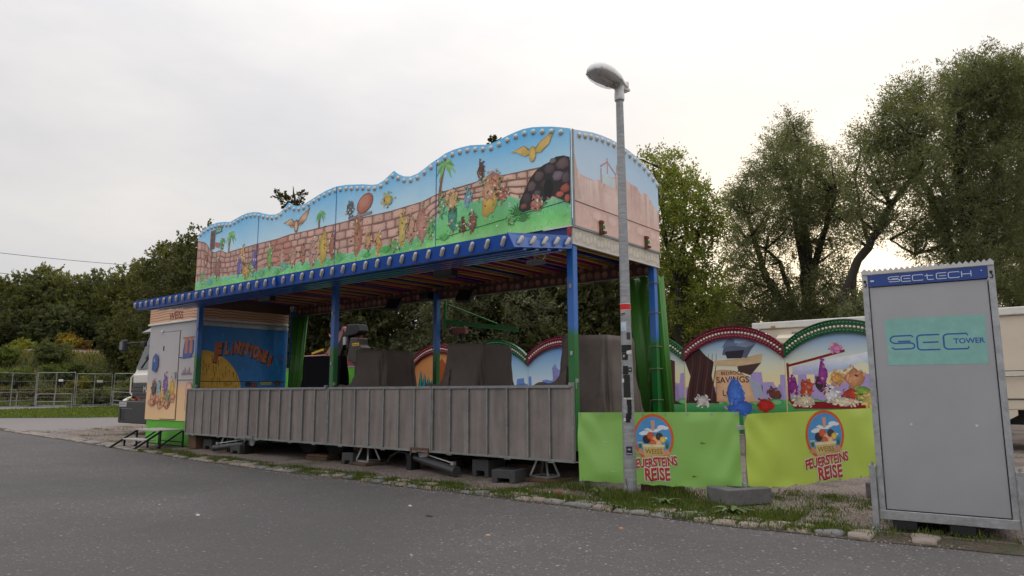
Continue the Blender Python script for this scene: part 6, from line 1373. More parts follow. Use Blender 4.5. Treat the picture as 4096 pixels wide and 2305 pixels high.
planks('tall timber block at the green skirt of the booth', -15.2, 7.88, .34, .30, .30, .0, 1); planks('stack of flat reddish boards left of the middle support leg', -10.9, 8.0, .55, .3, .09, .1, 2); planks('stacked boards behind the right hydraulic cylinder', -8.3, 8.45, .6, .4, .16, .1, 3)
planks('square timber post behind the middle of the front wall', -10.25, 8.4, .24, .24, .28, 0, 1); planks('short brown timber under the middle green barrier', -4.02, 7.86, .46, .24, .11, .1, 1); planks('boards near the right end of the dark underside', -6.6, 8.5, .5, .3, .14, 0, 2)
def cyl(label, a, b, r, seed):
    a, b = Vector(a), Vector(b); o = thing('hydraulic_cylinder', label, 'hydraulic ram', (a.x, a.y, 0), 'hydraulic cylinders under the ride'); d = (b-a).normalized()
    GR = pm('dark_grey_ram_paint', (.055, .058, .064, 1), .35, .3, .2, 5, dirt=.3)
    MB().tube([a, b], r, 16).build('barrel', GR, o, smooth=False); MB().tube([b, b+d*.05], r*1.12, 16).build('end_cap', GR, o); MB().tube([a-d*.06, a], r*1.15, 16).build('end_cap', DARK, o)
    s_ = d.cross(Vector((0, 0, 1))).normalized(); u_ = Vector((0, 0, r+.03))
    MB().tube([a+u_+d*.1, a+u_*1.1+d*.25, a.lerp(b, .6)+u_, b+u_*1.0-d*.08], .011, 7).build('pipe', GALV, o); MB().box(b+u_-d*.05, (.06, .06, .05)).box(a+u_+d*.05, (.05, .05, .07)).build('fitting', GALV, o)
    MB().box(a+d*.08-Vector((0, 0, r+.02)), (.10, .2, max(.02, 2*(a.z-r)-.02) if a.z-r > .02 else .02)).build('cradle', DARK, o)
    MB().tube([a-d*.03+Vector((0, 0, .03)), a-d*.22+s_*.12+Vector((0, 0, .04)), a-d*.34+s_*.2+Vector((0, 0, -.06)), a-d*.2+s_*.3+Vector((0, 0, -.10))], .022, 7).build('hose', BLACK, o)
cyl('hydraulic cylinder on a block under the right half of the wall', (-8.40, 7.86, .21), (-7.10, 7.50, .10), .062, 1); cyl('hydraulic cylinder on a block under the left half of the wall', (-12.95, 7.80, .21), (-13.75, 7.50, .10), .058, 2)
MB
wt_ = thing('warning_scrap', 'small red plastic scrap on the grass left of the lamp post', 'scrap', (-4.9, 7.0, .02)); MB().add([(-5.02, 6.98, .03), (-4.93, 6.94, .045), (-4.86, 7.0, .03), (-4.95, 7.04, .05)], [(0, 1, 2, 3)]).build('foil', pm('red_foil', (.35, .03, .03, 1), .4), wt_, fix=False)
# ---------------------------------------------------------------- left background: fence, railing, signs, wires
WIRE = pm('fence_wire', (.26, .265, .265, 1), .5, .5, .2, 5)
def fence_panel(label, a, b, h, label_plate=True):
    a, b = Vector(a), Vector(b); t = thing('wire_fence', label, 'fence', (a.x, a.y, hgt(a.x, a.y)), 'temporary fence panels')
    za, zb_ = hgt(a.x, a.y), hgt(b.x, b.y); A0, B0 = Vector((a.x, a.y, za+.08)), Vector((b.x, b.y, zb_+.08)); U = Vector((0, 0, h))
    for P_ in (A0, B0, A0.lerp(B0, .5)): MB().tube([P_-Vector((0, 0, .06)), P_+U], .022, 6).build('post', GALV, t)
    for k in (0, 1): MB().tube([A0+U*k, B0+U*k], .020, 6).build('rail', GALV, t)
    w = MB(); n = int((B0-A0).length/.16)
    for k in range(1, n): q = A0.lerp(B0, k/n); w.tube([q, q+U], .004, 3, cap=False)
    for k in (.25, .5, .75): w.tube([A0+U*k, B0+U*k], .010, 4, cap=False)
    tag(w.build('wire_mesh', WIRE, t), kind='stuff')
    if label_plate: q = A0.lerp(B0, .56)+U*.76; d = (B0-A0).normalized(); MB().bar(q, q+d*.34, .015, .14).build('sign_plate', WHITEP, t)
    f_ = thing('concrete_weight', 'block foot under: '+label, 'fence foot', (b.x, b.y, zb_), 'fence feet'); f_['label'] = label.replace('wire fence panel', 'block foot of the wire fence panel')
    MB().box((b.x, b.y, zb_+.07), (.30, .8, .13), rz=.3).build('block', CONC if label_plate else RUBBER, f_, bevel=.02); MB().box((b.x, b.y, zb_+.145), (.12, .12, .02)).build('socket', GALV, f_)
def gd(px, D): p = at(px, 1560, D); return (p.x, p.y)
fence_panel('wire fence panel at the far left edge of the picture', gd(-60, 51), gd(143, 54), 2.0, False)
fence_panel('wire fence panel used as a gate with extra cross rails', gd(148, 54), gd(298, 52), 2.05)
fence_panel('wire fence panel between the gate and the truck', gd(305, 52.5), gd(446, 53), 1.98)
fence_panel('wire fence panel half hidden behind the truck cab', gd(456, 52.5), gd(640, 51), 2.0, False)
def railing(label, pts, zs):
    t = thing('metal_railing', label, 'railing', (pts[0][0], pts[0][1], hgt(*pts[0])))
    for z in zs: MB().tube([(x, y, hgt(x, y)+z) for x, y in pts], .026, 6).build('rail', GALV_D, t)
    for x, y in pts: MB().tube([(x, y, hgt(x, y)), (x, y, hgt(x, y)+max(zs))], .022, 6).build('post', GALV, t)
railing('low tubular railing at the far left in front of the fence', [gd(-80, 46), gd(0, 47), gd(70, 49), gd(146, 51.5)], (.45, .92)); railing('low tubular railing running out from behind the truck', [gd(452, 50), gd(530, 44), gd(580, 40)], (.40, .92))
railing('short rails lying across the gate panel', [gd(150, 51), gd(220, 51), gd(290, 51)], (.34, .8))
t = thing('marker_post', 'white topped signal post on the railway embankment', 'post', (at(401, 1410, 74).x, at(401, 1410, 74).y, 3.6)); q = at(401, 1410, 74); MB().tube([(q.x, q.y, 3.4), (q.x, q.y, 5.1)], .07, 6).build('post', WHITEP, t); MB().prism([(q.x-.26, q.y-.08, 5.0), (q.x+.16, q.y+.08, 5.0), (q.x+.10, q.y+.06, 5.4), (q.x-.2, q.y-.06, 5.4)], (.02, -.05, 0)).build('cap_plate', WHITEP, t)
for k, (y0, y1) in enumerate(((1006, 1060), (1088, 1135))):
    a, b = at(-200, y0-18, 62), at(900, y1+22, 66); c = (a+b)/2-Vector((0, 0, .5)); pts = [a.lerp(c, u).lerp(c.lerp(b, u), u) for u in [i/14 for i in range(15)]]
    o = MB().tube(pts, .018, 4).build('overhead_wire', DARK, own=a); tag(o, ('upper' if k == 0 else 'lower')+' thin overhead wire crossing the sky at the left', 'wire')
# railway on the embankment
def emb_pt(s, r_): return Vector((-.948*s+.317*r_, .317*s+.948*r_))
v = []; f = []
for i, r_ in enumerate(rangef(-35, 40, 2.5)):
    for s, z in ((70.2, 4.32), (71, 4.75), (74, 4.78), (75, 4.3)): p = emb_pt(s, r_); v.append((p.x, p.y, z*(1.0 if p.y > 6 else .55+.45*ss(-12, 6, p.y))))
for i in range(30):
    for j in range(3): f.append((i*4+j, i*4+j+1, (i+1)*4+j+1, (i+1)*4+j))
tag(MB().add(v, f).build('railway_ballast', BALLAST), kind='structure')
for s in (71.8, 73.2): a, b = emb_pt(s, -35), emb_pt(s, 40); tag(MB().bar((a.x, a.y, 4.85), (b.x, b.y, 4.85), .08, .16).build('railway_rail', RUST), kind='structure')

# ---------------------------------------------------------------- foliage
LEAFM = vcol_mat('leaf', .55, .25, .42)
BARK = pm('bark', (.035, .028, .022, 1), .9, 0, .35, 6, .6, 18)
def leaf_mesh(name, pos, dirs, ln, wd, cols, rng):
    """pos (n,3), dirs (n,3): one slim two-triangle leaf each"""
    n = len(pos); rv = rng.normal(size=(n, 3)); side = np.cross(dirs, rv); side /= np.linalg.norm(side, axis=1, keepdims=True)+1e-9
    L_ = (ln*rng.uniform(.6, 1.3, n))[:, None]; W_ = (wd*rng.uniform(.6, 1.3, n))[:, None]
    a = pos; c = pos+dirs*L_; nrm = np.cross(dirs, side); m = pos+dirs*L_*.45+nrm*L_*.08; b = m+side*W_; d = m-side*W_
    V = np.stack([a, b, c, d], 1).reshape(-1, 3)
    me = bpy.data.meshes.new(name); me.vertices.add(4*n); me.vertices.foreach_set('co', V.astype(np.float32).ravel())
    me.loops.add(4*n); me.loops.foreach_set('vertex_index', np.arange(4*n, dtype=np.int32)); me.polygons.add(n)
    me.polygons.foreach_set('loop_start', np.arange(0, 4*n, 4, dtype=np.int32)); me.polygons.foreach_set('loop_total', np.full(n, 4, np.int32))
    me.update(calc_edges=True); ca = me.color_attributes.new('Col', 'FLOAT_COLOR', 'POINT')
    C4 = np.repeat(np.concatenate([cols, np.ones((n, 1))], 1), 4, axis=0); ca.data.foreach_set('color', C4.astype(np.float32).ravel())
    me.materials.append(LEAFM); return me
def crown_points(clumps, per, twig, rng, droop=0.0, flat=1.0):
    """clumps: (centre, rx, ry, rz, weight). Leaves sit on short twigs which spring from the clump's inside"""
    P_, D_, K_ = [], [], []
    for ci, (c, rx, ry, rz, wgt) in enumerate(clumps):
        nt_ = max(3, int(per*wgt/18)); u = rng.normal(size=(nt_, 3)); u /= np.linalg.norm(u, axis=1, keepdims=True); r_ = rng.uniform(.25, 1.0, (nt_, 1))**.5
        base = np.array(c)+u*r_*np.array([rx, ry, rz]); dr = u+rng.normal(size=(nt_, 3))*.5+np.array([0, 0, .35-droop]); dr /= np.linalg.norm(dr, axis=1, keepdims=True)
        k = 18; t_ = rng.uniform(0, 1, (nt_, k, 1)); tl = twig*rng.uniform(.5, 1.3, (nt_, 1, 1))
        pts = base[:, None, :]+dr[:, None, :]*t_*tl+rng.normal(size=(nt_, k, 3))*twig*.10; pts[:, :, 2] -= droop*(t_[:, :, 0]**2)*twig*.8
        dd_ = dr[:, None, :]*.8+rng.normal(size=(nt_, k, 3))*.6+np.array([0, 0, -droop*.6]); dd_ /= np.linalg.norm(dd_, axis=2, keepdims=True)
        tint = rng.uniform(.78, 1.22)*rng.uniform(.85, 1.15, (nt_, 1)); P_.append(pts.reshape(-1, 3)); D_.append(dd_.reshape(-1, 3)); K_.append(np.repeat(tint, k, axis=1).ravel())
    return np.concatenate(P_), np.concatenate(D_), np.concatenate(K_)
def tree(name, label, limbs, clumps, per, leaf, col, seed, twig=.6, droop=0.0, group=None, cat='tree', yellow=.0, base=None):
    """limbs: list of (points, r0, r1) in world space"""
    rng = np.random.default_rng(seed); b = base if base is not None else limbs[0][0][0]
    t = thing(name, label, cat, (b[0], b[1], hgt(b[0], b[1])), group); org = wloc(t); mb = MB()
    for pts, r0, r1 in limbs:
        pts = [Vector(p) for p in pts]; sm = []
        for i in range(len(pts)-1):
            for k in range(4): sm.append(pts[i].lerp(pts[i+1], k/4)+Vector(rng.normal(size=3))*r0*.12)
        sm.append(pts[-1]); n = len(sm); mb.tube(sm, [r0+(r1-r0)*i/(n-1) for i in range(n)], 7)
    # twigs from the nearest limb points into each clump
    nodes = [Vector(p) for pts, _, _ in limbs for p in pts[1:]]
    for c, rx, ry, rz, w in clumps:
        c = Vector(c); q = min(nodes, key=lambda p_: (p_-c).length+max(0, p_.z-c.z)*1.5)
        mid = q.lerp(c, .5)+Vector((0, 0, -.05*(c-q).length)); mb.tube([q, mid, c], [min(.05, limbs[0][1]*.3), .03, .012], 5)
    mb.build('trunk', BARK, t, smooth=True)
    P_, D_, K_ = crown_points(clumps, per, twig, rng, droop)
    cc = np.array(col)[None, :]*K_[:, None]*rng.uniform(.8, 1.2, (len(P_), 1)); ym = rng.uniform(0, 1, len(P_)) < yellow; cc[ym] *= np.array([1.9, 1.45, .8])
    me = leaf_mesh('crown', P_-np.array(org), D_, leaf[0], leaf[1], cc, rng); o = bpy.data.objects.new('crown', me); COL.objects.link(o); o.parent = t
    return t
def auto_tree(name, label, base, h, spread, seed, per, leaf, col, n_cl=26, twig=.6, trunk_r=.2, low=.25, group=None, droop=0, yellow=0, shape=1.0):
    """a tapered trunk, branching limbs, crown clumps of uneven size"""
    rnd = random.Random(seed); bx, by = base; z0 = hgt(bx, by); limbs = []; clumps = []; B = Vector((bx, by, z0-.1))
    top = B+Vector((rnd.uniform(-.08, .08)*h, rnd.uniform(-.08, .08)*h, h*.86)); mid = B.lerp(top, .5)+Vector((rnd.uniform(-.04, .04)*h, rnd.uniform(-.04, .04)*h, 0))
    limbs.append(([B, B.lerp(mid, .5), mid, top], trunk_r, trunk_r*.12))
    for k in range(9):
        u = rnd.uniform(.18, .75); s_ = B.lerp(mid, u*2) if u < .5 else mid.lerp(top, u*2-1); a = 2*PI*k/9+rnd.uniform(-.5, .5); ln = spread*rnd.uniform(.6, 1.0)*(1.15-u*.6)
        e = s_+Vector((math.cos(a)*ln, math.sin(a)*ln, h*rnd.uniform(.10, .26))); m_ = s_.lerp(e, .5)+Vector((0, 0, -.03*h)); limbs.append(([s_, m_, e], trunk_r*.42*(1.1-u*.5), trunk_r*.06))
        clumps.append((tuple(e), spread*.30, spread*.30, spread*.26, 1.0))
    for k in range(n_cl):
        u = low+(1-low)*((k+rnd.random())/n_cl); a = rnd.uniform(0, 2*PI); pr = math.sin(PI*min(1, max(.02, (u-low*.6)/(1.04-low*.6)))**shape)**.7
        rr_ = spread*pr*rnd.uniform(.45, 1.0); s_ = spread*rnd.uniform(.20, .38); p_ = B+Vector((math.cos(a)*rr_, math.sin(a)*rr_, h*u*.97)); clumps.append((tuple(p_), s_, s_, s_*rnd.uniform(.6, .95), rnd.uniform(.6, 1.3)))
    return tree(name, label, limbs, clumps, per, leaf, col, seed, twig, droop, group, yellow=yellow, base=base)
WIL = (.150, .172, .088); ASH = (.15, .19, .042); DKG = (.095, .104, .046); MID = (.120, .130, .050)
def wp(px, py, D, dz=0.0): p = at(px, py, D); p.z += dz; return tuple(p)
def px_clumps(spec, D, depth, rnd, wk=1.0):
    """spec rows: pixel x, y, radius in pixels of the photograph; spread over the crown's real depth"""
    out = []
    for x, y, r_ in spec:
        for j in range(2):
            d = D+rnd.uniform(-depth, depth); c = at(x+rnd.uniform(-.25, .25)*r_, y+rnd.uniform(-.25, .25)*r_, d); m_ = r_*D/2795*rnd.uniform(.6, .95); out.append((tuple(c), m_, m_, m_*.9, wk*rnd.uniform(.45, 1.5)*(r_/60)**2*.5))
    return out
rw = random.Random(17)
# willow with several dark stems
D = 24.0; g0 = at(3215, 1500, D)
b0 = (g0.x, g0.y, 0)
def stem(pts, D_, r0, r1, dd=0): return ([b0] + [wp(x, y, D_+dd*i/len(pts)) for i, (x, y) in enumerate(pts)], r0, r1)
limbsA = [stem([(3228, 1256), (3224, 983), (3205, 831), (3194, 573)], D, .30, .03), stem([(3180, 1300), (3090, 1150), (3054, 1080), (2993, 861), (2960, 760)], D, .22, .03, 1.0), stem([(3240, 1260), (3259, 1059), (3320, 850), (3345, 770)], D, .22, .015, -1.0),
          stem([(3200, 1280), (3120, 1050), (3060, 1000), (2990, 960)], D, .12, .02, -1), stem([(3236, 1200), (3150, 700), (3130, 600)], D, .16, .02, 1.2)]
specA = [(3160,480,34),(3190,540,50),(3130,560,45),(3080,610,50),(3180,640,70),(3050,680,60),(3250,640,48),(3320,640,45),(3120,720,75),(3210,740,75),(3010,760,60),(3300,740,65),(2940,800,45),(3370,730,45),(2980,830,55),(3090,820,70),(3180,860,70),(3270,830,70),(3370,820,55),(2930,880,50),(3000,930,65),(3080,930,65),(3300,920,65),(3390,890,45),(2890,800,22),(2960,1000,50),(3170,980,60),(3330,1010,60),(2980,1110,55),(3060,1060,55),(3120,1120,60),(3230,1110,55),(3330,1120,60),(2950,1060,35),(3010,1200,65),(3110,1220,65),(3210,1220,60),(3300,1230,65),(2930,1200,55),(3400,1220,40),(2900,1260,50),(3380,1280,55),(3060,1290,60),(3160,1290,60)]
tree('willow_tree', 'feathery willow with several dark stems left of the tall cabinet', limbsA, px_clumps(specA, D, 1.6, rw), 3000, (.095, .0135), WIL, 41, .5, .15, 'willows behind the trailer', base=b0)
D = 21.0; g0 = at(3380, 1500, D); b0 = (g0.x, g0.y, 0)
limbsB = [stem([(3372, 1195), (3433, 1043), (3509, 930), (3562, 823), (3661, 694), (3690, 560), (3706, 474)], D, .15, .03), stem([(3420, 1060), (3480, 1000), (3440, 850), (3420, 700)], D, .09, .02, 1)]
specB = [(3420,840,40),(3460,760,55),(3480,660,55),(3440,580,40),(3500,560,55),(3560,480,50),(3610,420,50),(3640,360,40),(3600,520,60),(3560,620,65),(3640,600,60),(3700,470,50),(3680,390,40),(3540,730,55),(3620,720,60),(3700,640,60),(3490,880,45),(3560,880,40),(3440,960,35),(3400,1230,50),(3460,1250,50),(3520,1260,50),(3350,1180,40)]
tree('willow_tree', 'slanting willow leaning right over the tall cabinet', limbsB, px_clumps(specB, D, 1.3, rw), 3200, (.09, .013), WIL, 42, .5, .15, 'willows behind the trailer', base=b0)
D = 22.5; g0 = at(3880, 1500, D); b0 = (g0.x, g0.y, 0)
limbsC = [stem([(3860, 1200), (3790, 945), (3683, 710), (3650, 560)], D, .24, .03), stem([(3880, 1100), (3860, 831), (3830, 600), (3850, 400), (3900, 250)], D, .26, .03, -1), stem([(3920, 1150), (3990, 800), (4000, 500), (4010, 250)], D, .22, .03, 1), stem([(3900, 1000), (3780, 980), (3660, 1020), (3560, 960)], D, .10, .02, -1)]
specC = [(3905,270,45),(3850,310,55),(3960,255,50),(3800,350,65),(3880,370,75),(3960,340,65),(4040,290,55),(4075,260,40),(3780,440,60),(3860,480,75),(3950,450,75),(4040,380,70),(3760,540,65),(3850,590,75),(3940,580,75),(4040,520,75),(3740,660,60),(3830,700,75),(3930,700,75),(4030,660,75),(3760,780,65),(3860,810,70),(3950,820,70),(4040,800,75),(3700,860,55),(3790,890,70),(3880,920,70),(3980,930,70),(4070,930,60),(3660,930,35),(3720,960,60),(3830,1010,65),(3930,1040,65),(4030,1050,65),(3990,1140,60),(4070,1160,60),(3900,1140,60),(3800,1110,50)]
tree('willow_tree', 'broad dense willow filling the upper right corner of the picture', limbsC, px_clumps(specC, D, 2.0, rw), 2900, (.095, .0135), WIL, 43, .5, .2, 'willows behind the trailer', base=b0)
D = 26; g0 = at(4180, 1500, D); b0 = (g0.x, g0.y, 0)
specD = [(4090,400,80),(4150,320,80),(4110,480,90),(4140,650,100),(4080,760,80),(4100,900,90),(4150,1020,100),(4060,1080,80),(4000,1200,80),(4100,1220,80),(4180,400,90)]
tree('willow_tree', 'dark willow at the right picture edge behind the cream trailer', [stem([(4130, 1100), (4078, 983), (4090, 600), (4110, 300)], D, .3, .04)], px_clumps(specD, D, 2, rw), 1500, (.12, .018), (.08, .088, .045), 44, .6, .2, 'willows behind the trailer', base=b0)
# light yellow green ash beside the ride
D = 20.0; g0 = at(2720, 1500, D); b0 = (g0.x, g0.y, 0)
limbsE = [stem([(2715, 1260), (2720, 1080), (2745, 940), (2740, 800), (2700, 680)], D, .15, .02), stem([(2712, 1200), (2760, 1050), (2800, 930), (2820, 850)], D, .09, .02, .8), stem([(2715, 1150), (2670, 1000), (2650, 850)], D, .09, .02, -.8)]
specE = [(2560,640,30),(2610,660,40),(2690,650,40),(2640,720,50),(2720,720,50),(2770,760,45),(2660,790,55),(2750,830,55),(2820,790,40),(2850,860,40),(2690,880,55),(2780,910,55),(2850,930,40),(2660,960,50),(2740,1000,50),(2820,1000,40),(2690,1060,50),(2770,1080,45),(2840,1090,35),(2680,1160,55),(2760,1180,55),(2840,1190,50),(2690,1260,55),(2770,1270,55),(2850,1270,50),(2880,1200,40),(2640,880,45),(2640,1050,40),(2620,1250,60)]
tree('ash_tree', 'light yellow green ash tree right of the ride', limbsE, px_clumps(specE, D, 1.2, rw), 1700, (.085, .024), ASH, 45, .45, 0, yellow=.12, base=b0)
# lower wood behind the boards
k = 0
LBB = ['tree whose thin crown tip rises above the middle of the painted fascia']
def back(px, D, h, sp, label, col, seed, **kw): 
    g0 = at(px, 1500, D); return auto_tree('leafy_tree', label, (g0.x, g0.y), h, sp, seed, kw.pop('per', 620)*.72, kw.pop('leaf', (.20, .055)), col, group='trees behind the ride', **kw)
back(2200, 27, 7.4, 3.4, 'dark tree behind the ride, seen left of the front right post', DKG, 60, low=.05, n_cl=46, per=1000)
back(1900, 25, 7.2, 2.9, 'grey green tree behind the ride, above the green hoist arm', (.15, .165, .10), 61, low=.05, n_cl=46, per=1100, leaf=(.18, .03), droop=.2)
back(1620, 29, 7.4, 3.4, 'dark tree behind the ride, seen between the two loudspeakers', MID, 62, low=.08, n_cl=40, per=900)
back(1400, 27, 6.6, 3.0, 'bushy tree behind the ride and the red crane', DKG, 63, low=.05, n_cl=40, per=900)
back(2480, 28, 7.0, 3.2, 'dark tree behind the ride, hidden partly by the lamp post', DKG, 64, low=.05, n_cl=44, per=950)
back(1240, 31, 7.0, 3.0, 'dark tree behind the ride, just right of the ticket booth', DKG, 65, low=.05, n_cl=38, per=850)
back(2720, 31, 4.8, 2.6, 'low yellowish tree at the foot of the ash', (.13, .135, .035), 66, low=.05, n_cl=34, per=700, yellow=.2)
back(2960, 32, 4.4, 3.0, 'low dark tree at the foot of the willow, above the cream trailer', DKG, 67, low=.05, n_cl=34, per=900)
back(3330, 31, 4.2, 3.0, 'low dark tree between the willows, above the cream trailer', DKG, 68, low=.05, n_cl=30, per=800)
back(3700, 33, 4.4, 3.0, 'low dark tree behind the tall cabinet', DKG, 69, low=.05, n_cl=30, per=700)
# slim crown tip above the fascia
D = 30; g0 = at(1178, 1500, D); b0 = (g0.x, g0.y, 0)
tree('slim_tree', 'thin bare topped tree tip rising above the middle of the fascia', [stem([(1180, 1000), (1177, 790), (1172, 745)], D, .12, .01), stem([(1179, 840), (1150, 795), (1105, 780)], D, .03, .008), stem([(1178, 850), (1205, 800), (1215, 775)], D, .03, .008), stem([(1178, 900), (1150, 830), (1140, 820)], D, .03, .008)],
     px_clumps([(1110,783,11),(1135,795,14),(1150,800,12),(1205,782,14),(1198,803,16),(1160,812,14),(1140,822,10),(1180,822,12),(1190,840,16),(1165,850,20),(1185,880,30),(1150,930,50),(1210,940,50),(1175,1000,70),(1120,1040,60),(1230,1050,60),(1180,1120,80),(1110,1150,70),(1250,1170,70),(1180,1240,80)], D, .2, rw), 900, (.11, .04), (.06, .07, .02), 70, .2, 0, base=b0)
g0 = at(1975, 1500, 31); b0 = (g0.x, g0.y, 0)
tree('slim_tree', 'small leafy tip peeking over the right part of the fascia', [stem([(1975, 800), (1974, 560)], 31, .1, .01)], px_clumps([(1974,563,10),(1968,572,12),(1985,566,10),(1976,600,20),(1950,660,50),(2000,680,50),(1970,760,70),(1920,840,70),(2030,850,70),(1970,920,80),(1910,1000,80),(2040,1010,80),(1970,1100,90)], 31, .2, rw), 700, (.12, .045), (.06, .07, .02), 71, .2, 0, base=b0)
# left group
def left(px, D, topy, sp, label, col, seed, **kw):
    g0 = at(px, 1500, D); z = hgt(g0.x, g0.y); tz = at(px, topy, D).z; return auto_tree('broadleaf_tree', label, (g0.x, g0.y), tz-z, sp, seed, kw.pop('per', 620)*1.45, kw.pop('leaf', (.21, .08)), col, group='trees on the left', trunk_r=.3, **kw)
left(-60, 82, 1120, 5.5, 'rounded tree at the far left picture edge', MID, 80, low=.0, n_cl=48, twig=.55)
left(165, 80, 1088, 4.6, 'rounded tree with pale crown top at the left', (0.139, 0.154, 0.058), 81, low=.0, n_cl=50, twig=.55, per=620)
left(300, 86, 1185, 4.5, 'lower dark tree between the rounded trees at the left', DKG, 82, low=.0, n_cl=40, twig=.55)
left(440, 84, 1110, 5.2, 'tall grey green tree in the middle of the left group', (0.120, 0.139, 0.067), 83, low=.0, n_cl=50, twig=.55, per=620)
left(560, 78, 1085, 4.2, 'olive green tree left of the booth roof', (0.132, 0.144, 0.048), 84, low=.0, n_cl=46, twig=.55)
left(690, 56, 985, 3.8, 'dark tree with jagged top beside the end of the fascia', MID, 85, low=.0, n_cl=52, twig=.5, per=700, leaf=(.18, .065))
left(800, 50, 945, 3.4, 'dark tree half hidden behind the left end of the fascia', DKG, 86, low=.0, n_cl=50, twig=.5, per=700, leaf=(.18, .065))
left(590, 64, 1230, 3.2, 'low dark bushy tree behind the truck', DKG, 87, low=.0, n_cl=36, twig=.7)
left(980, 46, 1120, 3.4, 'dark tree behind the ticket booth roof', DKG, 88, low=.0, n_cl=40, twig=.7)
left(210, 76, 1255, 3.0, 'small pale green tree in front of the left wood', (0.120, 0.144, 0.071), 89, low=.0, n_cl=30, twig=.5)
left(360, 75, 1290, 2.6, 'small dark tree in front of the left wood', (.04, .05, .02), 90, low=.0, n_cl=30, twig=.5)
left(60, 77, 1240, 3.2, 'dark tree in front of the far left wood', DKG, 91, low=.0, n_cl=32, twig=.5)
# shrubs on the embankment
def bush(px, py, D, w, h, label, col, seed, per=700, leaf=(.16, .06), yellow=0):
    c = at(px, py, D); bx, by = c.x, c.y; z = hgt(bx, by); rnd = random.Random(seed); cl = []
    for k in range(12): a = rnd.uniform(0, 2*PI); r_ = w*rnd.uniform(0, .5); s_ = min(w, h)*rnd.uniform(.24, .42); cl.append(((bx+math.cos(a)*r_, by+math.sin(a)*r_, z+h*rnd.uniform(.2, .8)), s_, s_, s_*.8, 1))
    col = tuple(q*2.2 for q in col)
    return tree('shrub', label, [([(bx, by, z-.1), (bx, by, z+h*.5)], .05, .02), ([(bx, by, z), (bx+w*.2, by, z+h*.6)], .03, .01)], cl, per, leaf, col, seed, .4, 0, 'shrubs on the embankment', 'shrub', yellow, base=(bx, by))
for px, py, D, w, h, lb, c, sd_, yl in ((60, 1480, 62, 3.4, 1.7, 'broad shrub on the embankment at the far left', (.05, .068, .018), 100, .1), (190, 1470, 66, 3.2, 2.4, 'large feathery shrub at the top of the embankment', (.05, .06, .026), 101, 0), (270, 1480, 63, 2.4, 1.8, 'leafy shrub in the middle of the embankment', (.045, .06, .018), 102, 0), (330, 1500, 61, 2.6, 1.3, 'low yellowish shrub on the embankment above the fence', (.075, .08, .02), 103, .3), (390, 1500, 62, 2.6, 1.5, 'green shrub on the slope left of the truck', (.05, .065, .02), 104, .1), (470, 1480, 60, 3.4, 2.4, 'dark shrub on the slope beside the truck mirror', (.035, .045, .015), 105, 0), (120, 1520, 59, 3.0, 1.2, 'low olive shrub on the lower slope', (.06, .062, .022), 106, .15), (530, 1500, 56, 3.2, 2.6, 'dark tall shrub right behind the truck', DKG, 107, 0), (365, 1575, 55, 1.8, 1.1, 'grey green shrub behind the middle fence panel', (.06, .07, .035), 108, 0), (275, 1400, 73, 1.4, 2.6, 'upright golden shrub beside the rails', (.10, .09, .022), 109, .3), (20, 1440, 66, 2.4, 1.6, 'small shrub below the rails at the far left', (.055, .07, .02), 110, 0), (325, 1410, 73, .9, 1.9, 'slim tan weed clump beside the rails', (.11, .085, .03), 111, .2), (90, 1425, 72, 2.0, 1.2, 'bright low shrub beside the rails', (.08, .095, .022), 112, .2)):
    bush(px, py, D, w, h*(.6 if D < 70 else .8), lb, tuple(q*1.15 for q in c), sd_, yellow=yl)

# ---------------------------------------------------------------- grass and weeds
def grass(name, pts, hs, col, seed, w=.006, lean=.5, blades=1):
    rng = np.random.default_rng(seed); pts = np.asarray(pts, float); n = len(pts); hs = np.asarray(hs, float)
    a = rng.uniform(0, 2*np.pi, n); d = np.stack([np.cos(a)*lean, np.sin(a)*lean, np.ones(n)], 1)*rng.uniform(.5, 1.1, (n, 1)); d[:, :2] *= rng.uniform(.2, 1.4, (n, 1)); d /= np.linalg.norm(d, axis=1, keepdims=True)
    cols = np.array(col)[None, :]*rng.uniform(.65, 1.35, (n, 1)); dry = rng.uniform(0, 1, n) < .12; cols[dry] *= np.array([2.0, 1.35, 1.0])
    me = leaf_mesh(name, pts, d*hs[:, None]/np.linalg.norm(d, axis=1, keepdims=True), 1.0, w, cols, rng); o = bpy.data.objects.new(name, me); COL.objects.link(o); return tag(o, kind='stuff')
rg = np.random.default_rng(5)
P_ = []; H_ = []
def scatter(n, xf, yf, h, clump=.0, seed_=0):
    for _ in range(n):
        x = xf(); y = yf(x); P_.append((x, y, hgt(x, y)+.004)); H_.append(h*rg.uniform(.4, 1.2))
cent = [(rg.uniform(-15.2, -.9), rg.uniform(.02, .5)**1.0, rg.uniform(.05, .22), rg.uniform(.4, 1)) for _ in range(150)]
for x0, dy, r_, k in cent:
    dens = 1.0 if x0 > -9 else .8
    for _ in range(int(260*k*dens)):
        x = x0+rg.normal()*r_*1.3; y = edge(x)+.02+dy+rg.normal()*r_*.45
        if y < edge(x)+.0: continue
        P_.append((x, y, .018)); H_.append(rg.uniform(.015, .055)*(1.25 if x > -7 else 1))
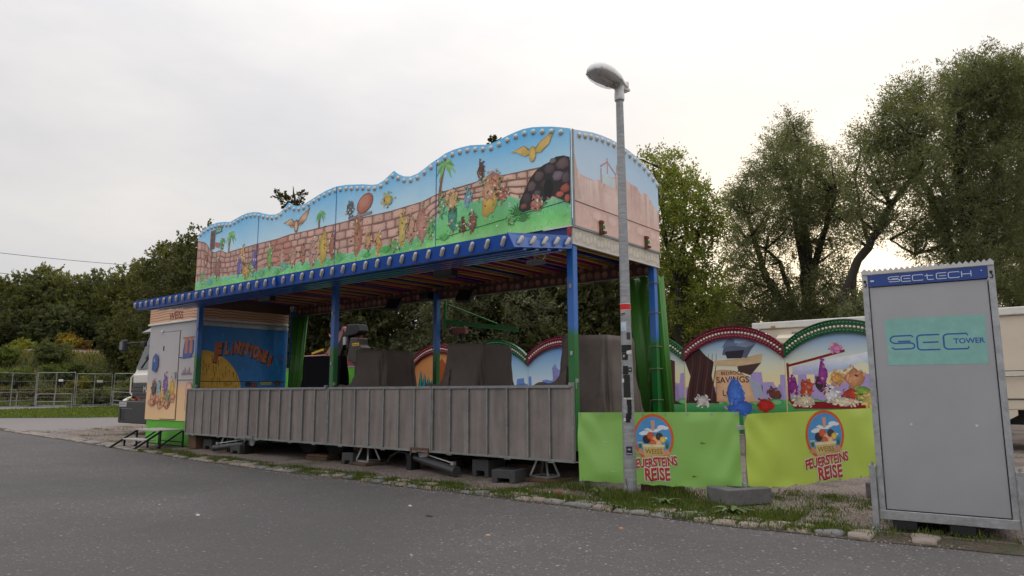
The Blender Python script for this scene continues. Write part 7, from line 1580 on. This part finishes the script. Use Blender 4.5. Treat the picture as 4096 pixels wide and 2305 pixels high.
# fuller turf between kerb, lamp and barriers
for _ in range(20000):
    x = rg.uniform(-5.6, -2.2); y = edge(x)+.35+abs(rg.normal())*.55
    if math.sin(x*3.1+1)+math.sin(y*5+x)*.8+rg.normal()*.5 < -.2: continue
    P_.append((x, y, .006)); H_.append(rg.uniform(.02, .075))
for _ in range(60):
    x0 = rg.uniform(-3, -1.2); y0 = edge(x0)+rg.uniform(.4, 2.6); r_ = rg.uniform(.04, .16)
    for _ in range(60): P_.append((x0+rg.normal()*r_, y0+rg.normal()*r_, .006)); H_.append(rg.uniform(.015, .05))
for _ in range(50):
    x0 = rg.uniform(-26, -16); y0 = edge(x0)+rg.uniform(.4, 4); r_ = rg.uniform(.08, .4)
    for _ in range(70): P_.append((x0+rg.normal()*r_*1.6, y0+rg.normal()*r_*.5, .006)); H_.append(rg.uniform(.02, .06))
for (px0, py0), nn in (((2321, 1965), 200), ((2520, 2010), 500), ((2700, 1990), 500), ((2480, 2010), 300)):
    d = ray(px0, py0); k = -EYE/d.z; c = d*k
    for _ in range(nn): P_.append((c.x+rg.normal()*.12, c.y+rg.normal()*.08, .006)); H_.append(rg.uniform(.04, .16))
grass('grass', P_, H_, (.095, .14, .034), 1, w=.0045)
# verge and embankment grass on the left
P2_, H2_ = [], []
for _ in range(26000):
    s = rg.uniform(57, 71); r_ = rg.uniform(-32, 30); p = emb_pt(s, r_); P2_.append((p.x, p.y, hgt(p.x, p.y))); H2_.append(rg.uniform(.15, .6))
grass('embankment_grass', P2_, H2_, (.16, .165, .055), 2, w=.05, lean=.6)
P3_, H3_ = [], []
va, vb, vc, vd = gl(-300, 1675), gl(700, 1669), gl(700, 1622), gl(-300, 1655)
for _ in range(16000):
    u, w = rg.random(), rg.random(); p = va.lerp(vb, u).lerp(vd.lerp(vc, u), w); P3_.append((p.x, p.y, hgt(p.x, p.y)+.01)); H3_.append(rg.uniform(.04, .14))
grass('verge_grass', P3_, H3_, (.12, .18, .04), 3, w=.025, lean=.7)
P4_, H4_ = [], []
for _ in range(9000):
    px = rg.uniform(-40, 640); D_ = rg.uniform(54, 60); q = at(px, 1560, D_); P4_.append((q.x, q.y, hgt(q.x, q.y))); H4_.append(rg.uniform(.08, .35))
grass('meadow_grass', P4_, H4_, (.11, .16, .04), 4, w=.04)
# clover flowers
fm = MB()
for _ in range(46):
    x = rg.uniform(-5.6, -2.6); y = edge(x)+rg.uniform(.05, .6); z = rg.uniform(.03, .06); fm.lathe([(.003, -.004), (.006, .0), (.0055, .006), (.002, .008)], (x, y, z), 5)
tag(fm.build('clover_flower', pm('clover_white', (.6, .56, .46, 1), .8), None, smooth=True, own=(-4, 6.6, 0)), kind='stuff')
# weeds with broad leaves
def weed(label, x, y, n, ln, seed, up=.5, col=(.085, .13, .03)):
    rng = np.random.default_rng(seed); t = thing('weed', label, 'weed', (x, y, 0), 'weeds at the kerb'); rnd = random.Random(seed)
    for k in range(n):
        a = 2*PI*k/n+rnd.uniform(-.3, .3); L_ = ln*rnd.uniform(.7, 1.15); r_ = []
        dv = Vector((math.cos(a), math.sin(a), 0)); sv = Vector((-dv.y, dv.x, 0)); e = up*rnd.uniform(.6, 1.3)
        rows = []
        for j in range(7):
            u = j/6; c = Vector((x, y, .02))+dv*(L_*u)+Vector((0, 0, L_*(e*u-.75*e*u*u))); w = L_*.13*math.sin(PI*min(1, .08+u*.93))**.8*(1 if j % 2 else .72)
            rows.append([c-sv*w+Vector((0, 0, w*.3)), c, c+sv*w+Vector((0, 0, w*.3))])
        MB().loft(rows, closed=False).build('leaf', pm('weed_leaf_%d' % (k % 3), tuple(q*(1+.25*(k % 3-1)) for q in col)+(1,), .5, 0, .2, 20), t, smooth=True, fix=False)
for i, (lb, px, py, n, ln, up) in enumerate((('leafy weed at the kerb in front of the concrete weight', 2930, 2065, 13, .22, .8), ('tufted weed between the lamp post and the concrete weight', 2660, 2030, 12, .18, 1.1), ('bushy weed left of the concrete weight', 2870, 2005, 15, .20, 1.5), ('small weed at the kerb right of the lamp post', 2770, 2075, 10, .14, .8), ('low weed on the gravel left of the tall cabinet', 3120, 2045, 12, .13, .7), ('weed on the kerb below the lamp post', 2450, 2045, 10, .13, .9), ('weed near the foot of the left barrier post', 2390, 1985, 9, .14, 1.2))):
    d = ray(px, py); c = d*(-EYE/d.z); weed(lb, c.x, c.y, n, ln, 200+i, up)
# litter on the road
rl = random.Random(77)
for i, (lb, px, py, s, c) in enumerate((('pale stone chip lying alone on the road at the left', 790, 2067, .035, (.5, .47, .42, 1)), ('small white scrap on the road near the centre', 1640, 2030, .03, (.55, .54, .5, 1)), ('cigarette end on the road below the lamp post', 2485, 2122, .03, (.45, .25, .12, 1)), ('dark twig lying on the road left of the lamp post', 1717, 2072, .05, (.03, .025, .02, 1)), ('tan pebble on the road in front of the ride', 1952, 2150, .03, (.45, .32, .2, 1)))):
    d = ray(px, py); c_ = d*(-EYE/d.z); o = MB(); n = 7
    rings = [[(c_.x+s*k*math.cos(2*PI*j/n)*rl.uniform(.7, 1.1), c_.y+s*.5*k*math.sin(2*PI*j/n)*rl.uniform(.7, 1.1), .013+h) for j in range(n)] for k, h in ((1, 0), (.9, .008), (.4, .013))]
    tag(o.loft(rings).build('road_litter', pm('litter_%d' % i, c, .8), own=(c_.x, c_.y, 0)), lb, 'litter', 'small litter on the road')
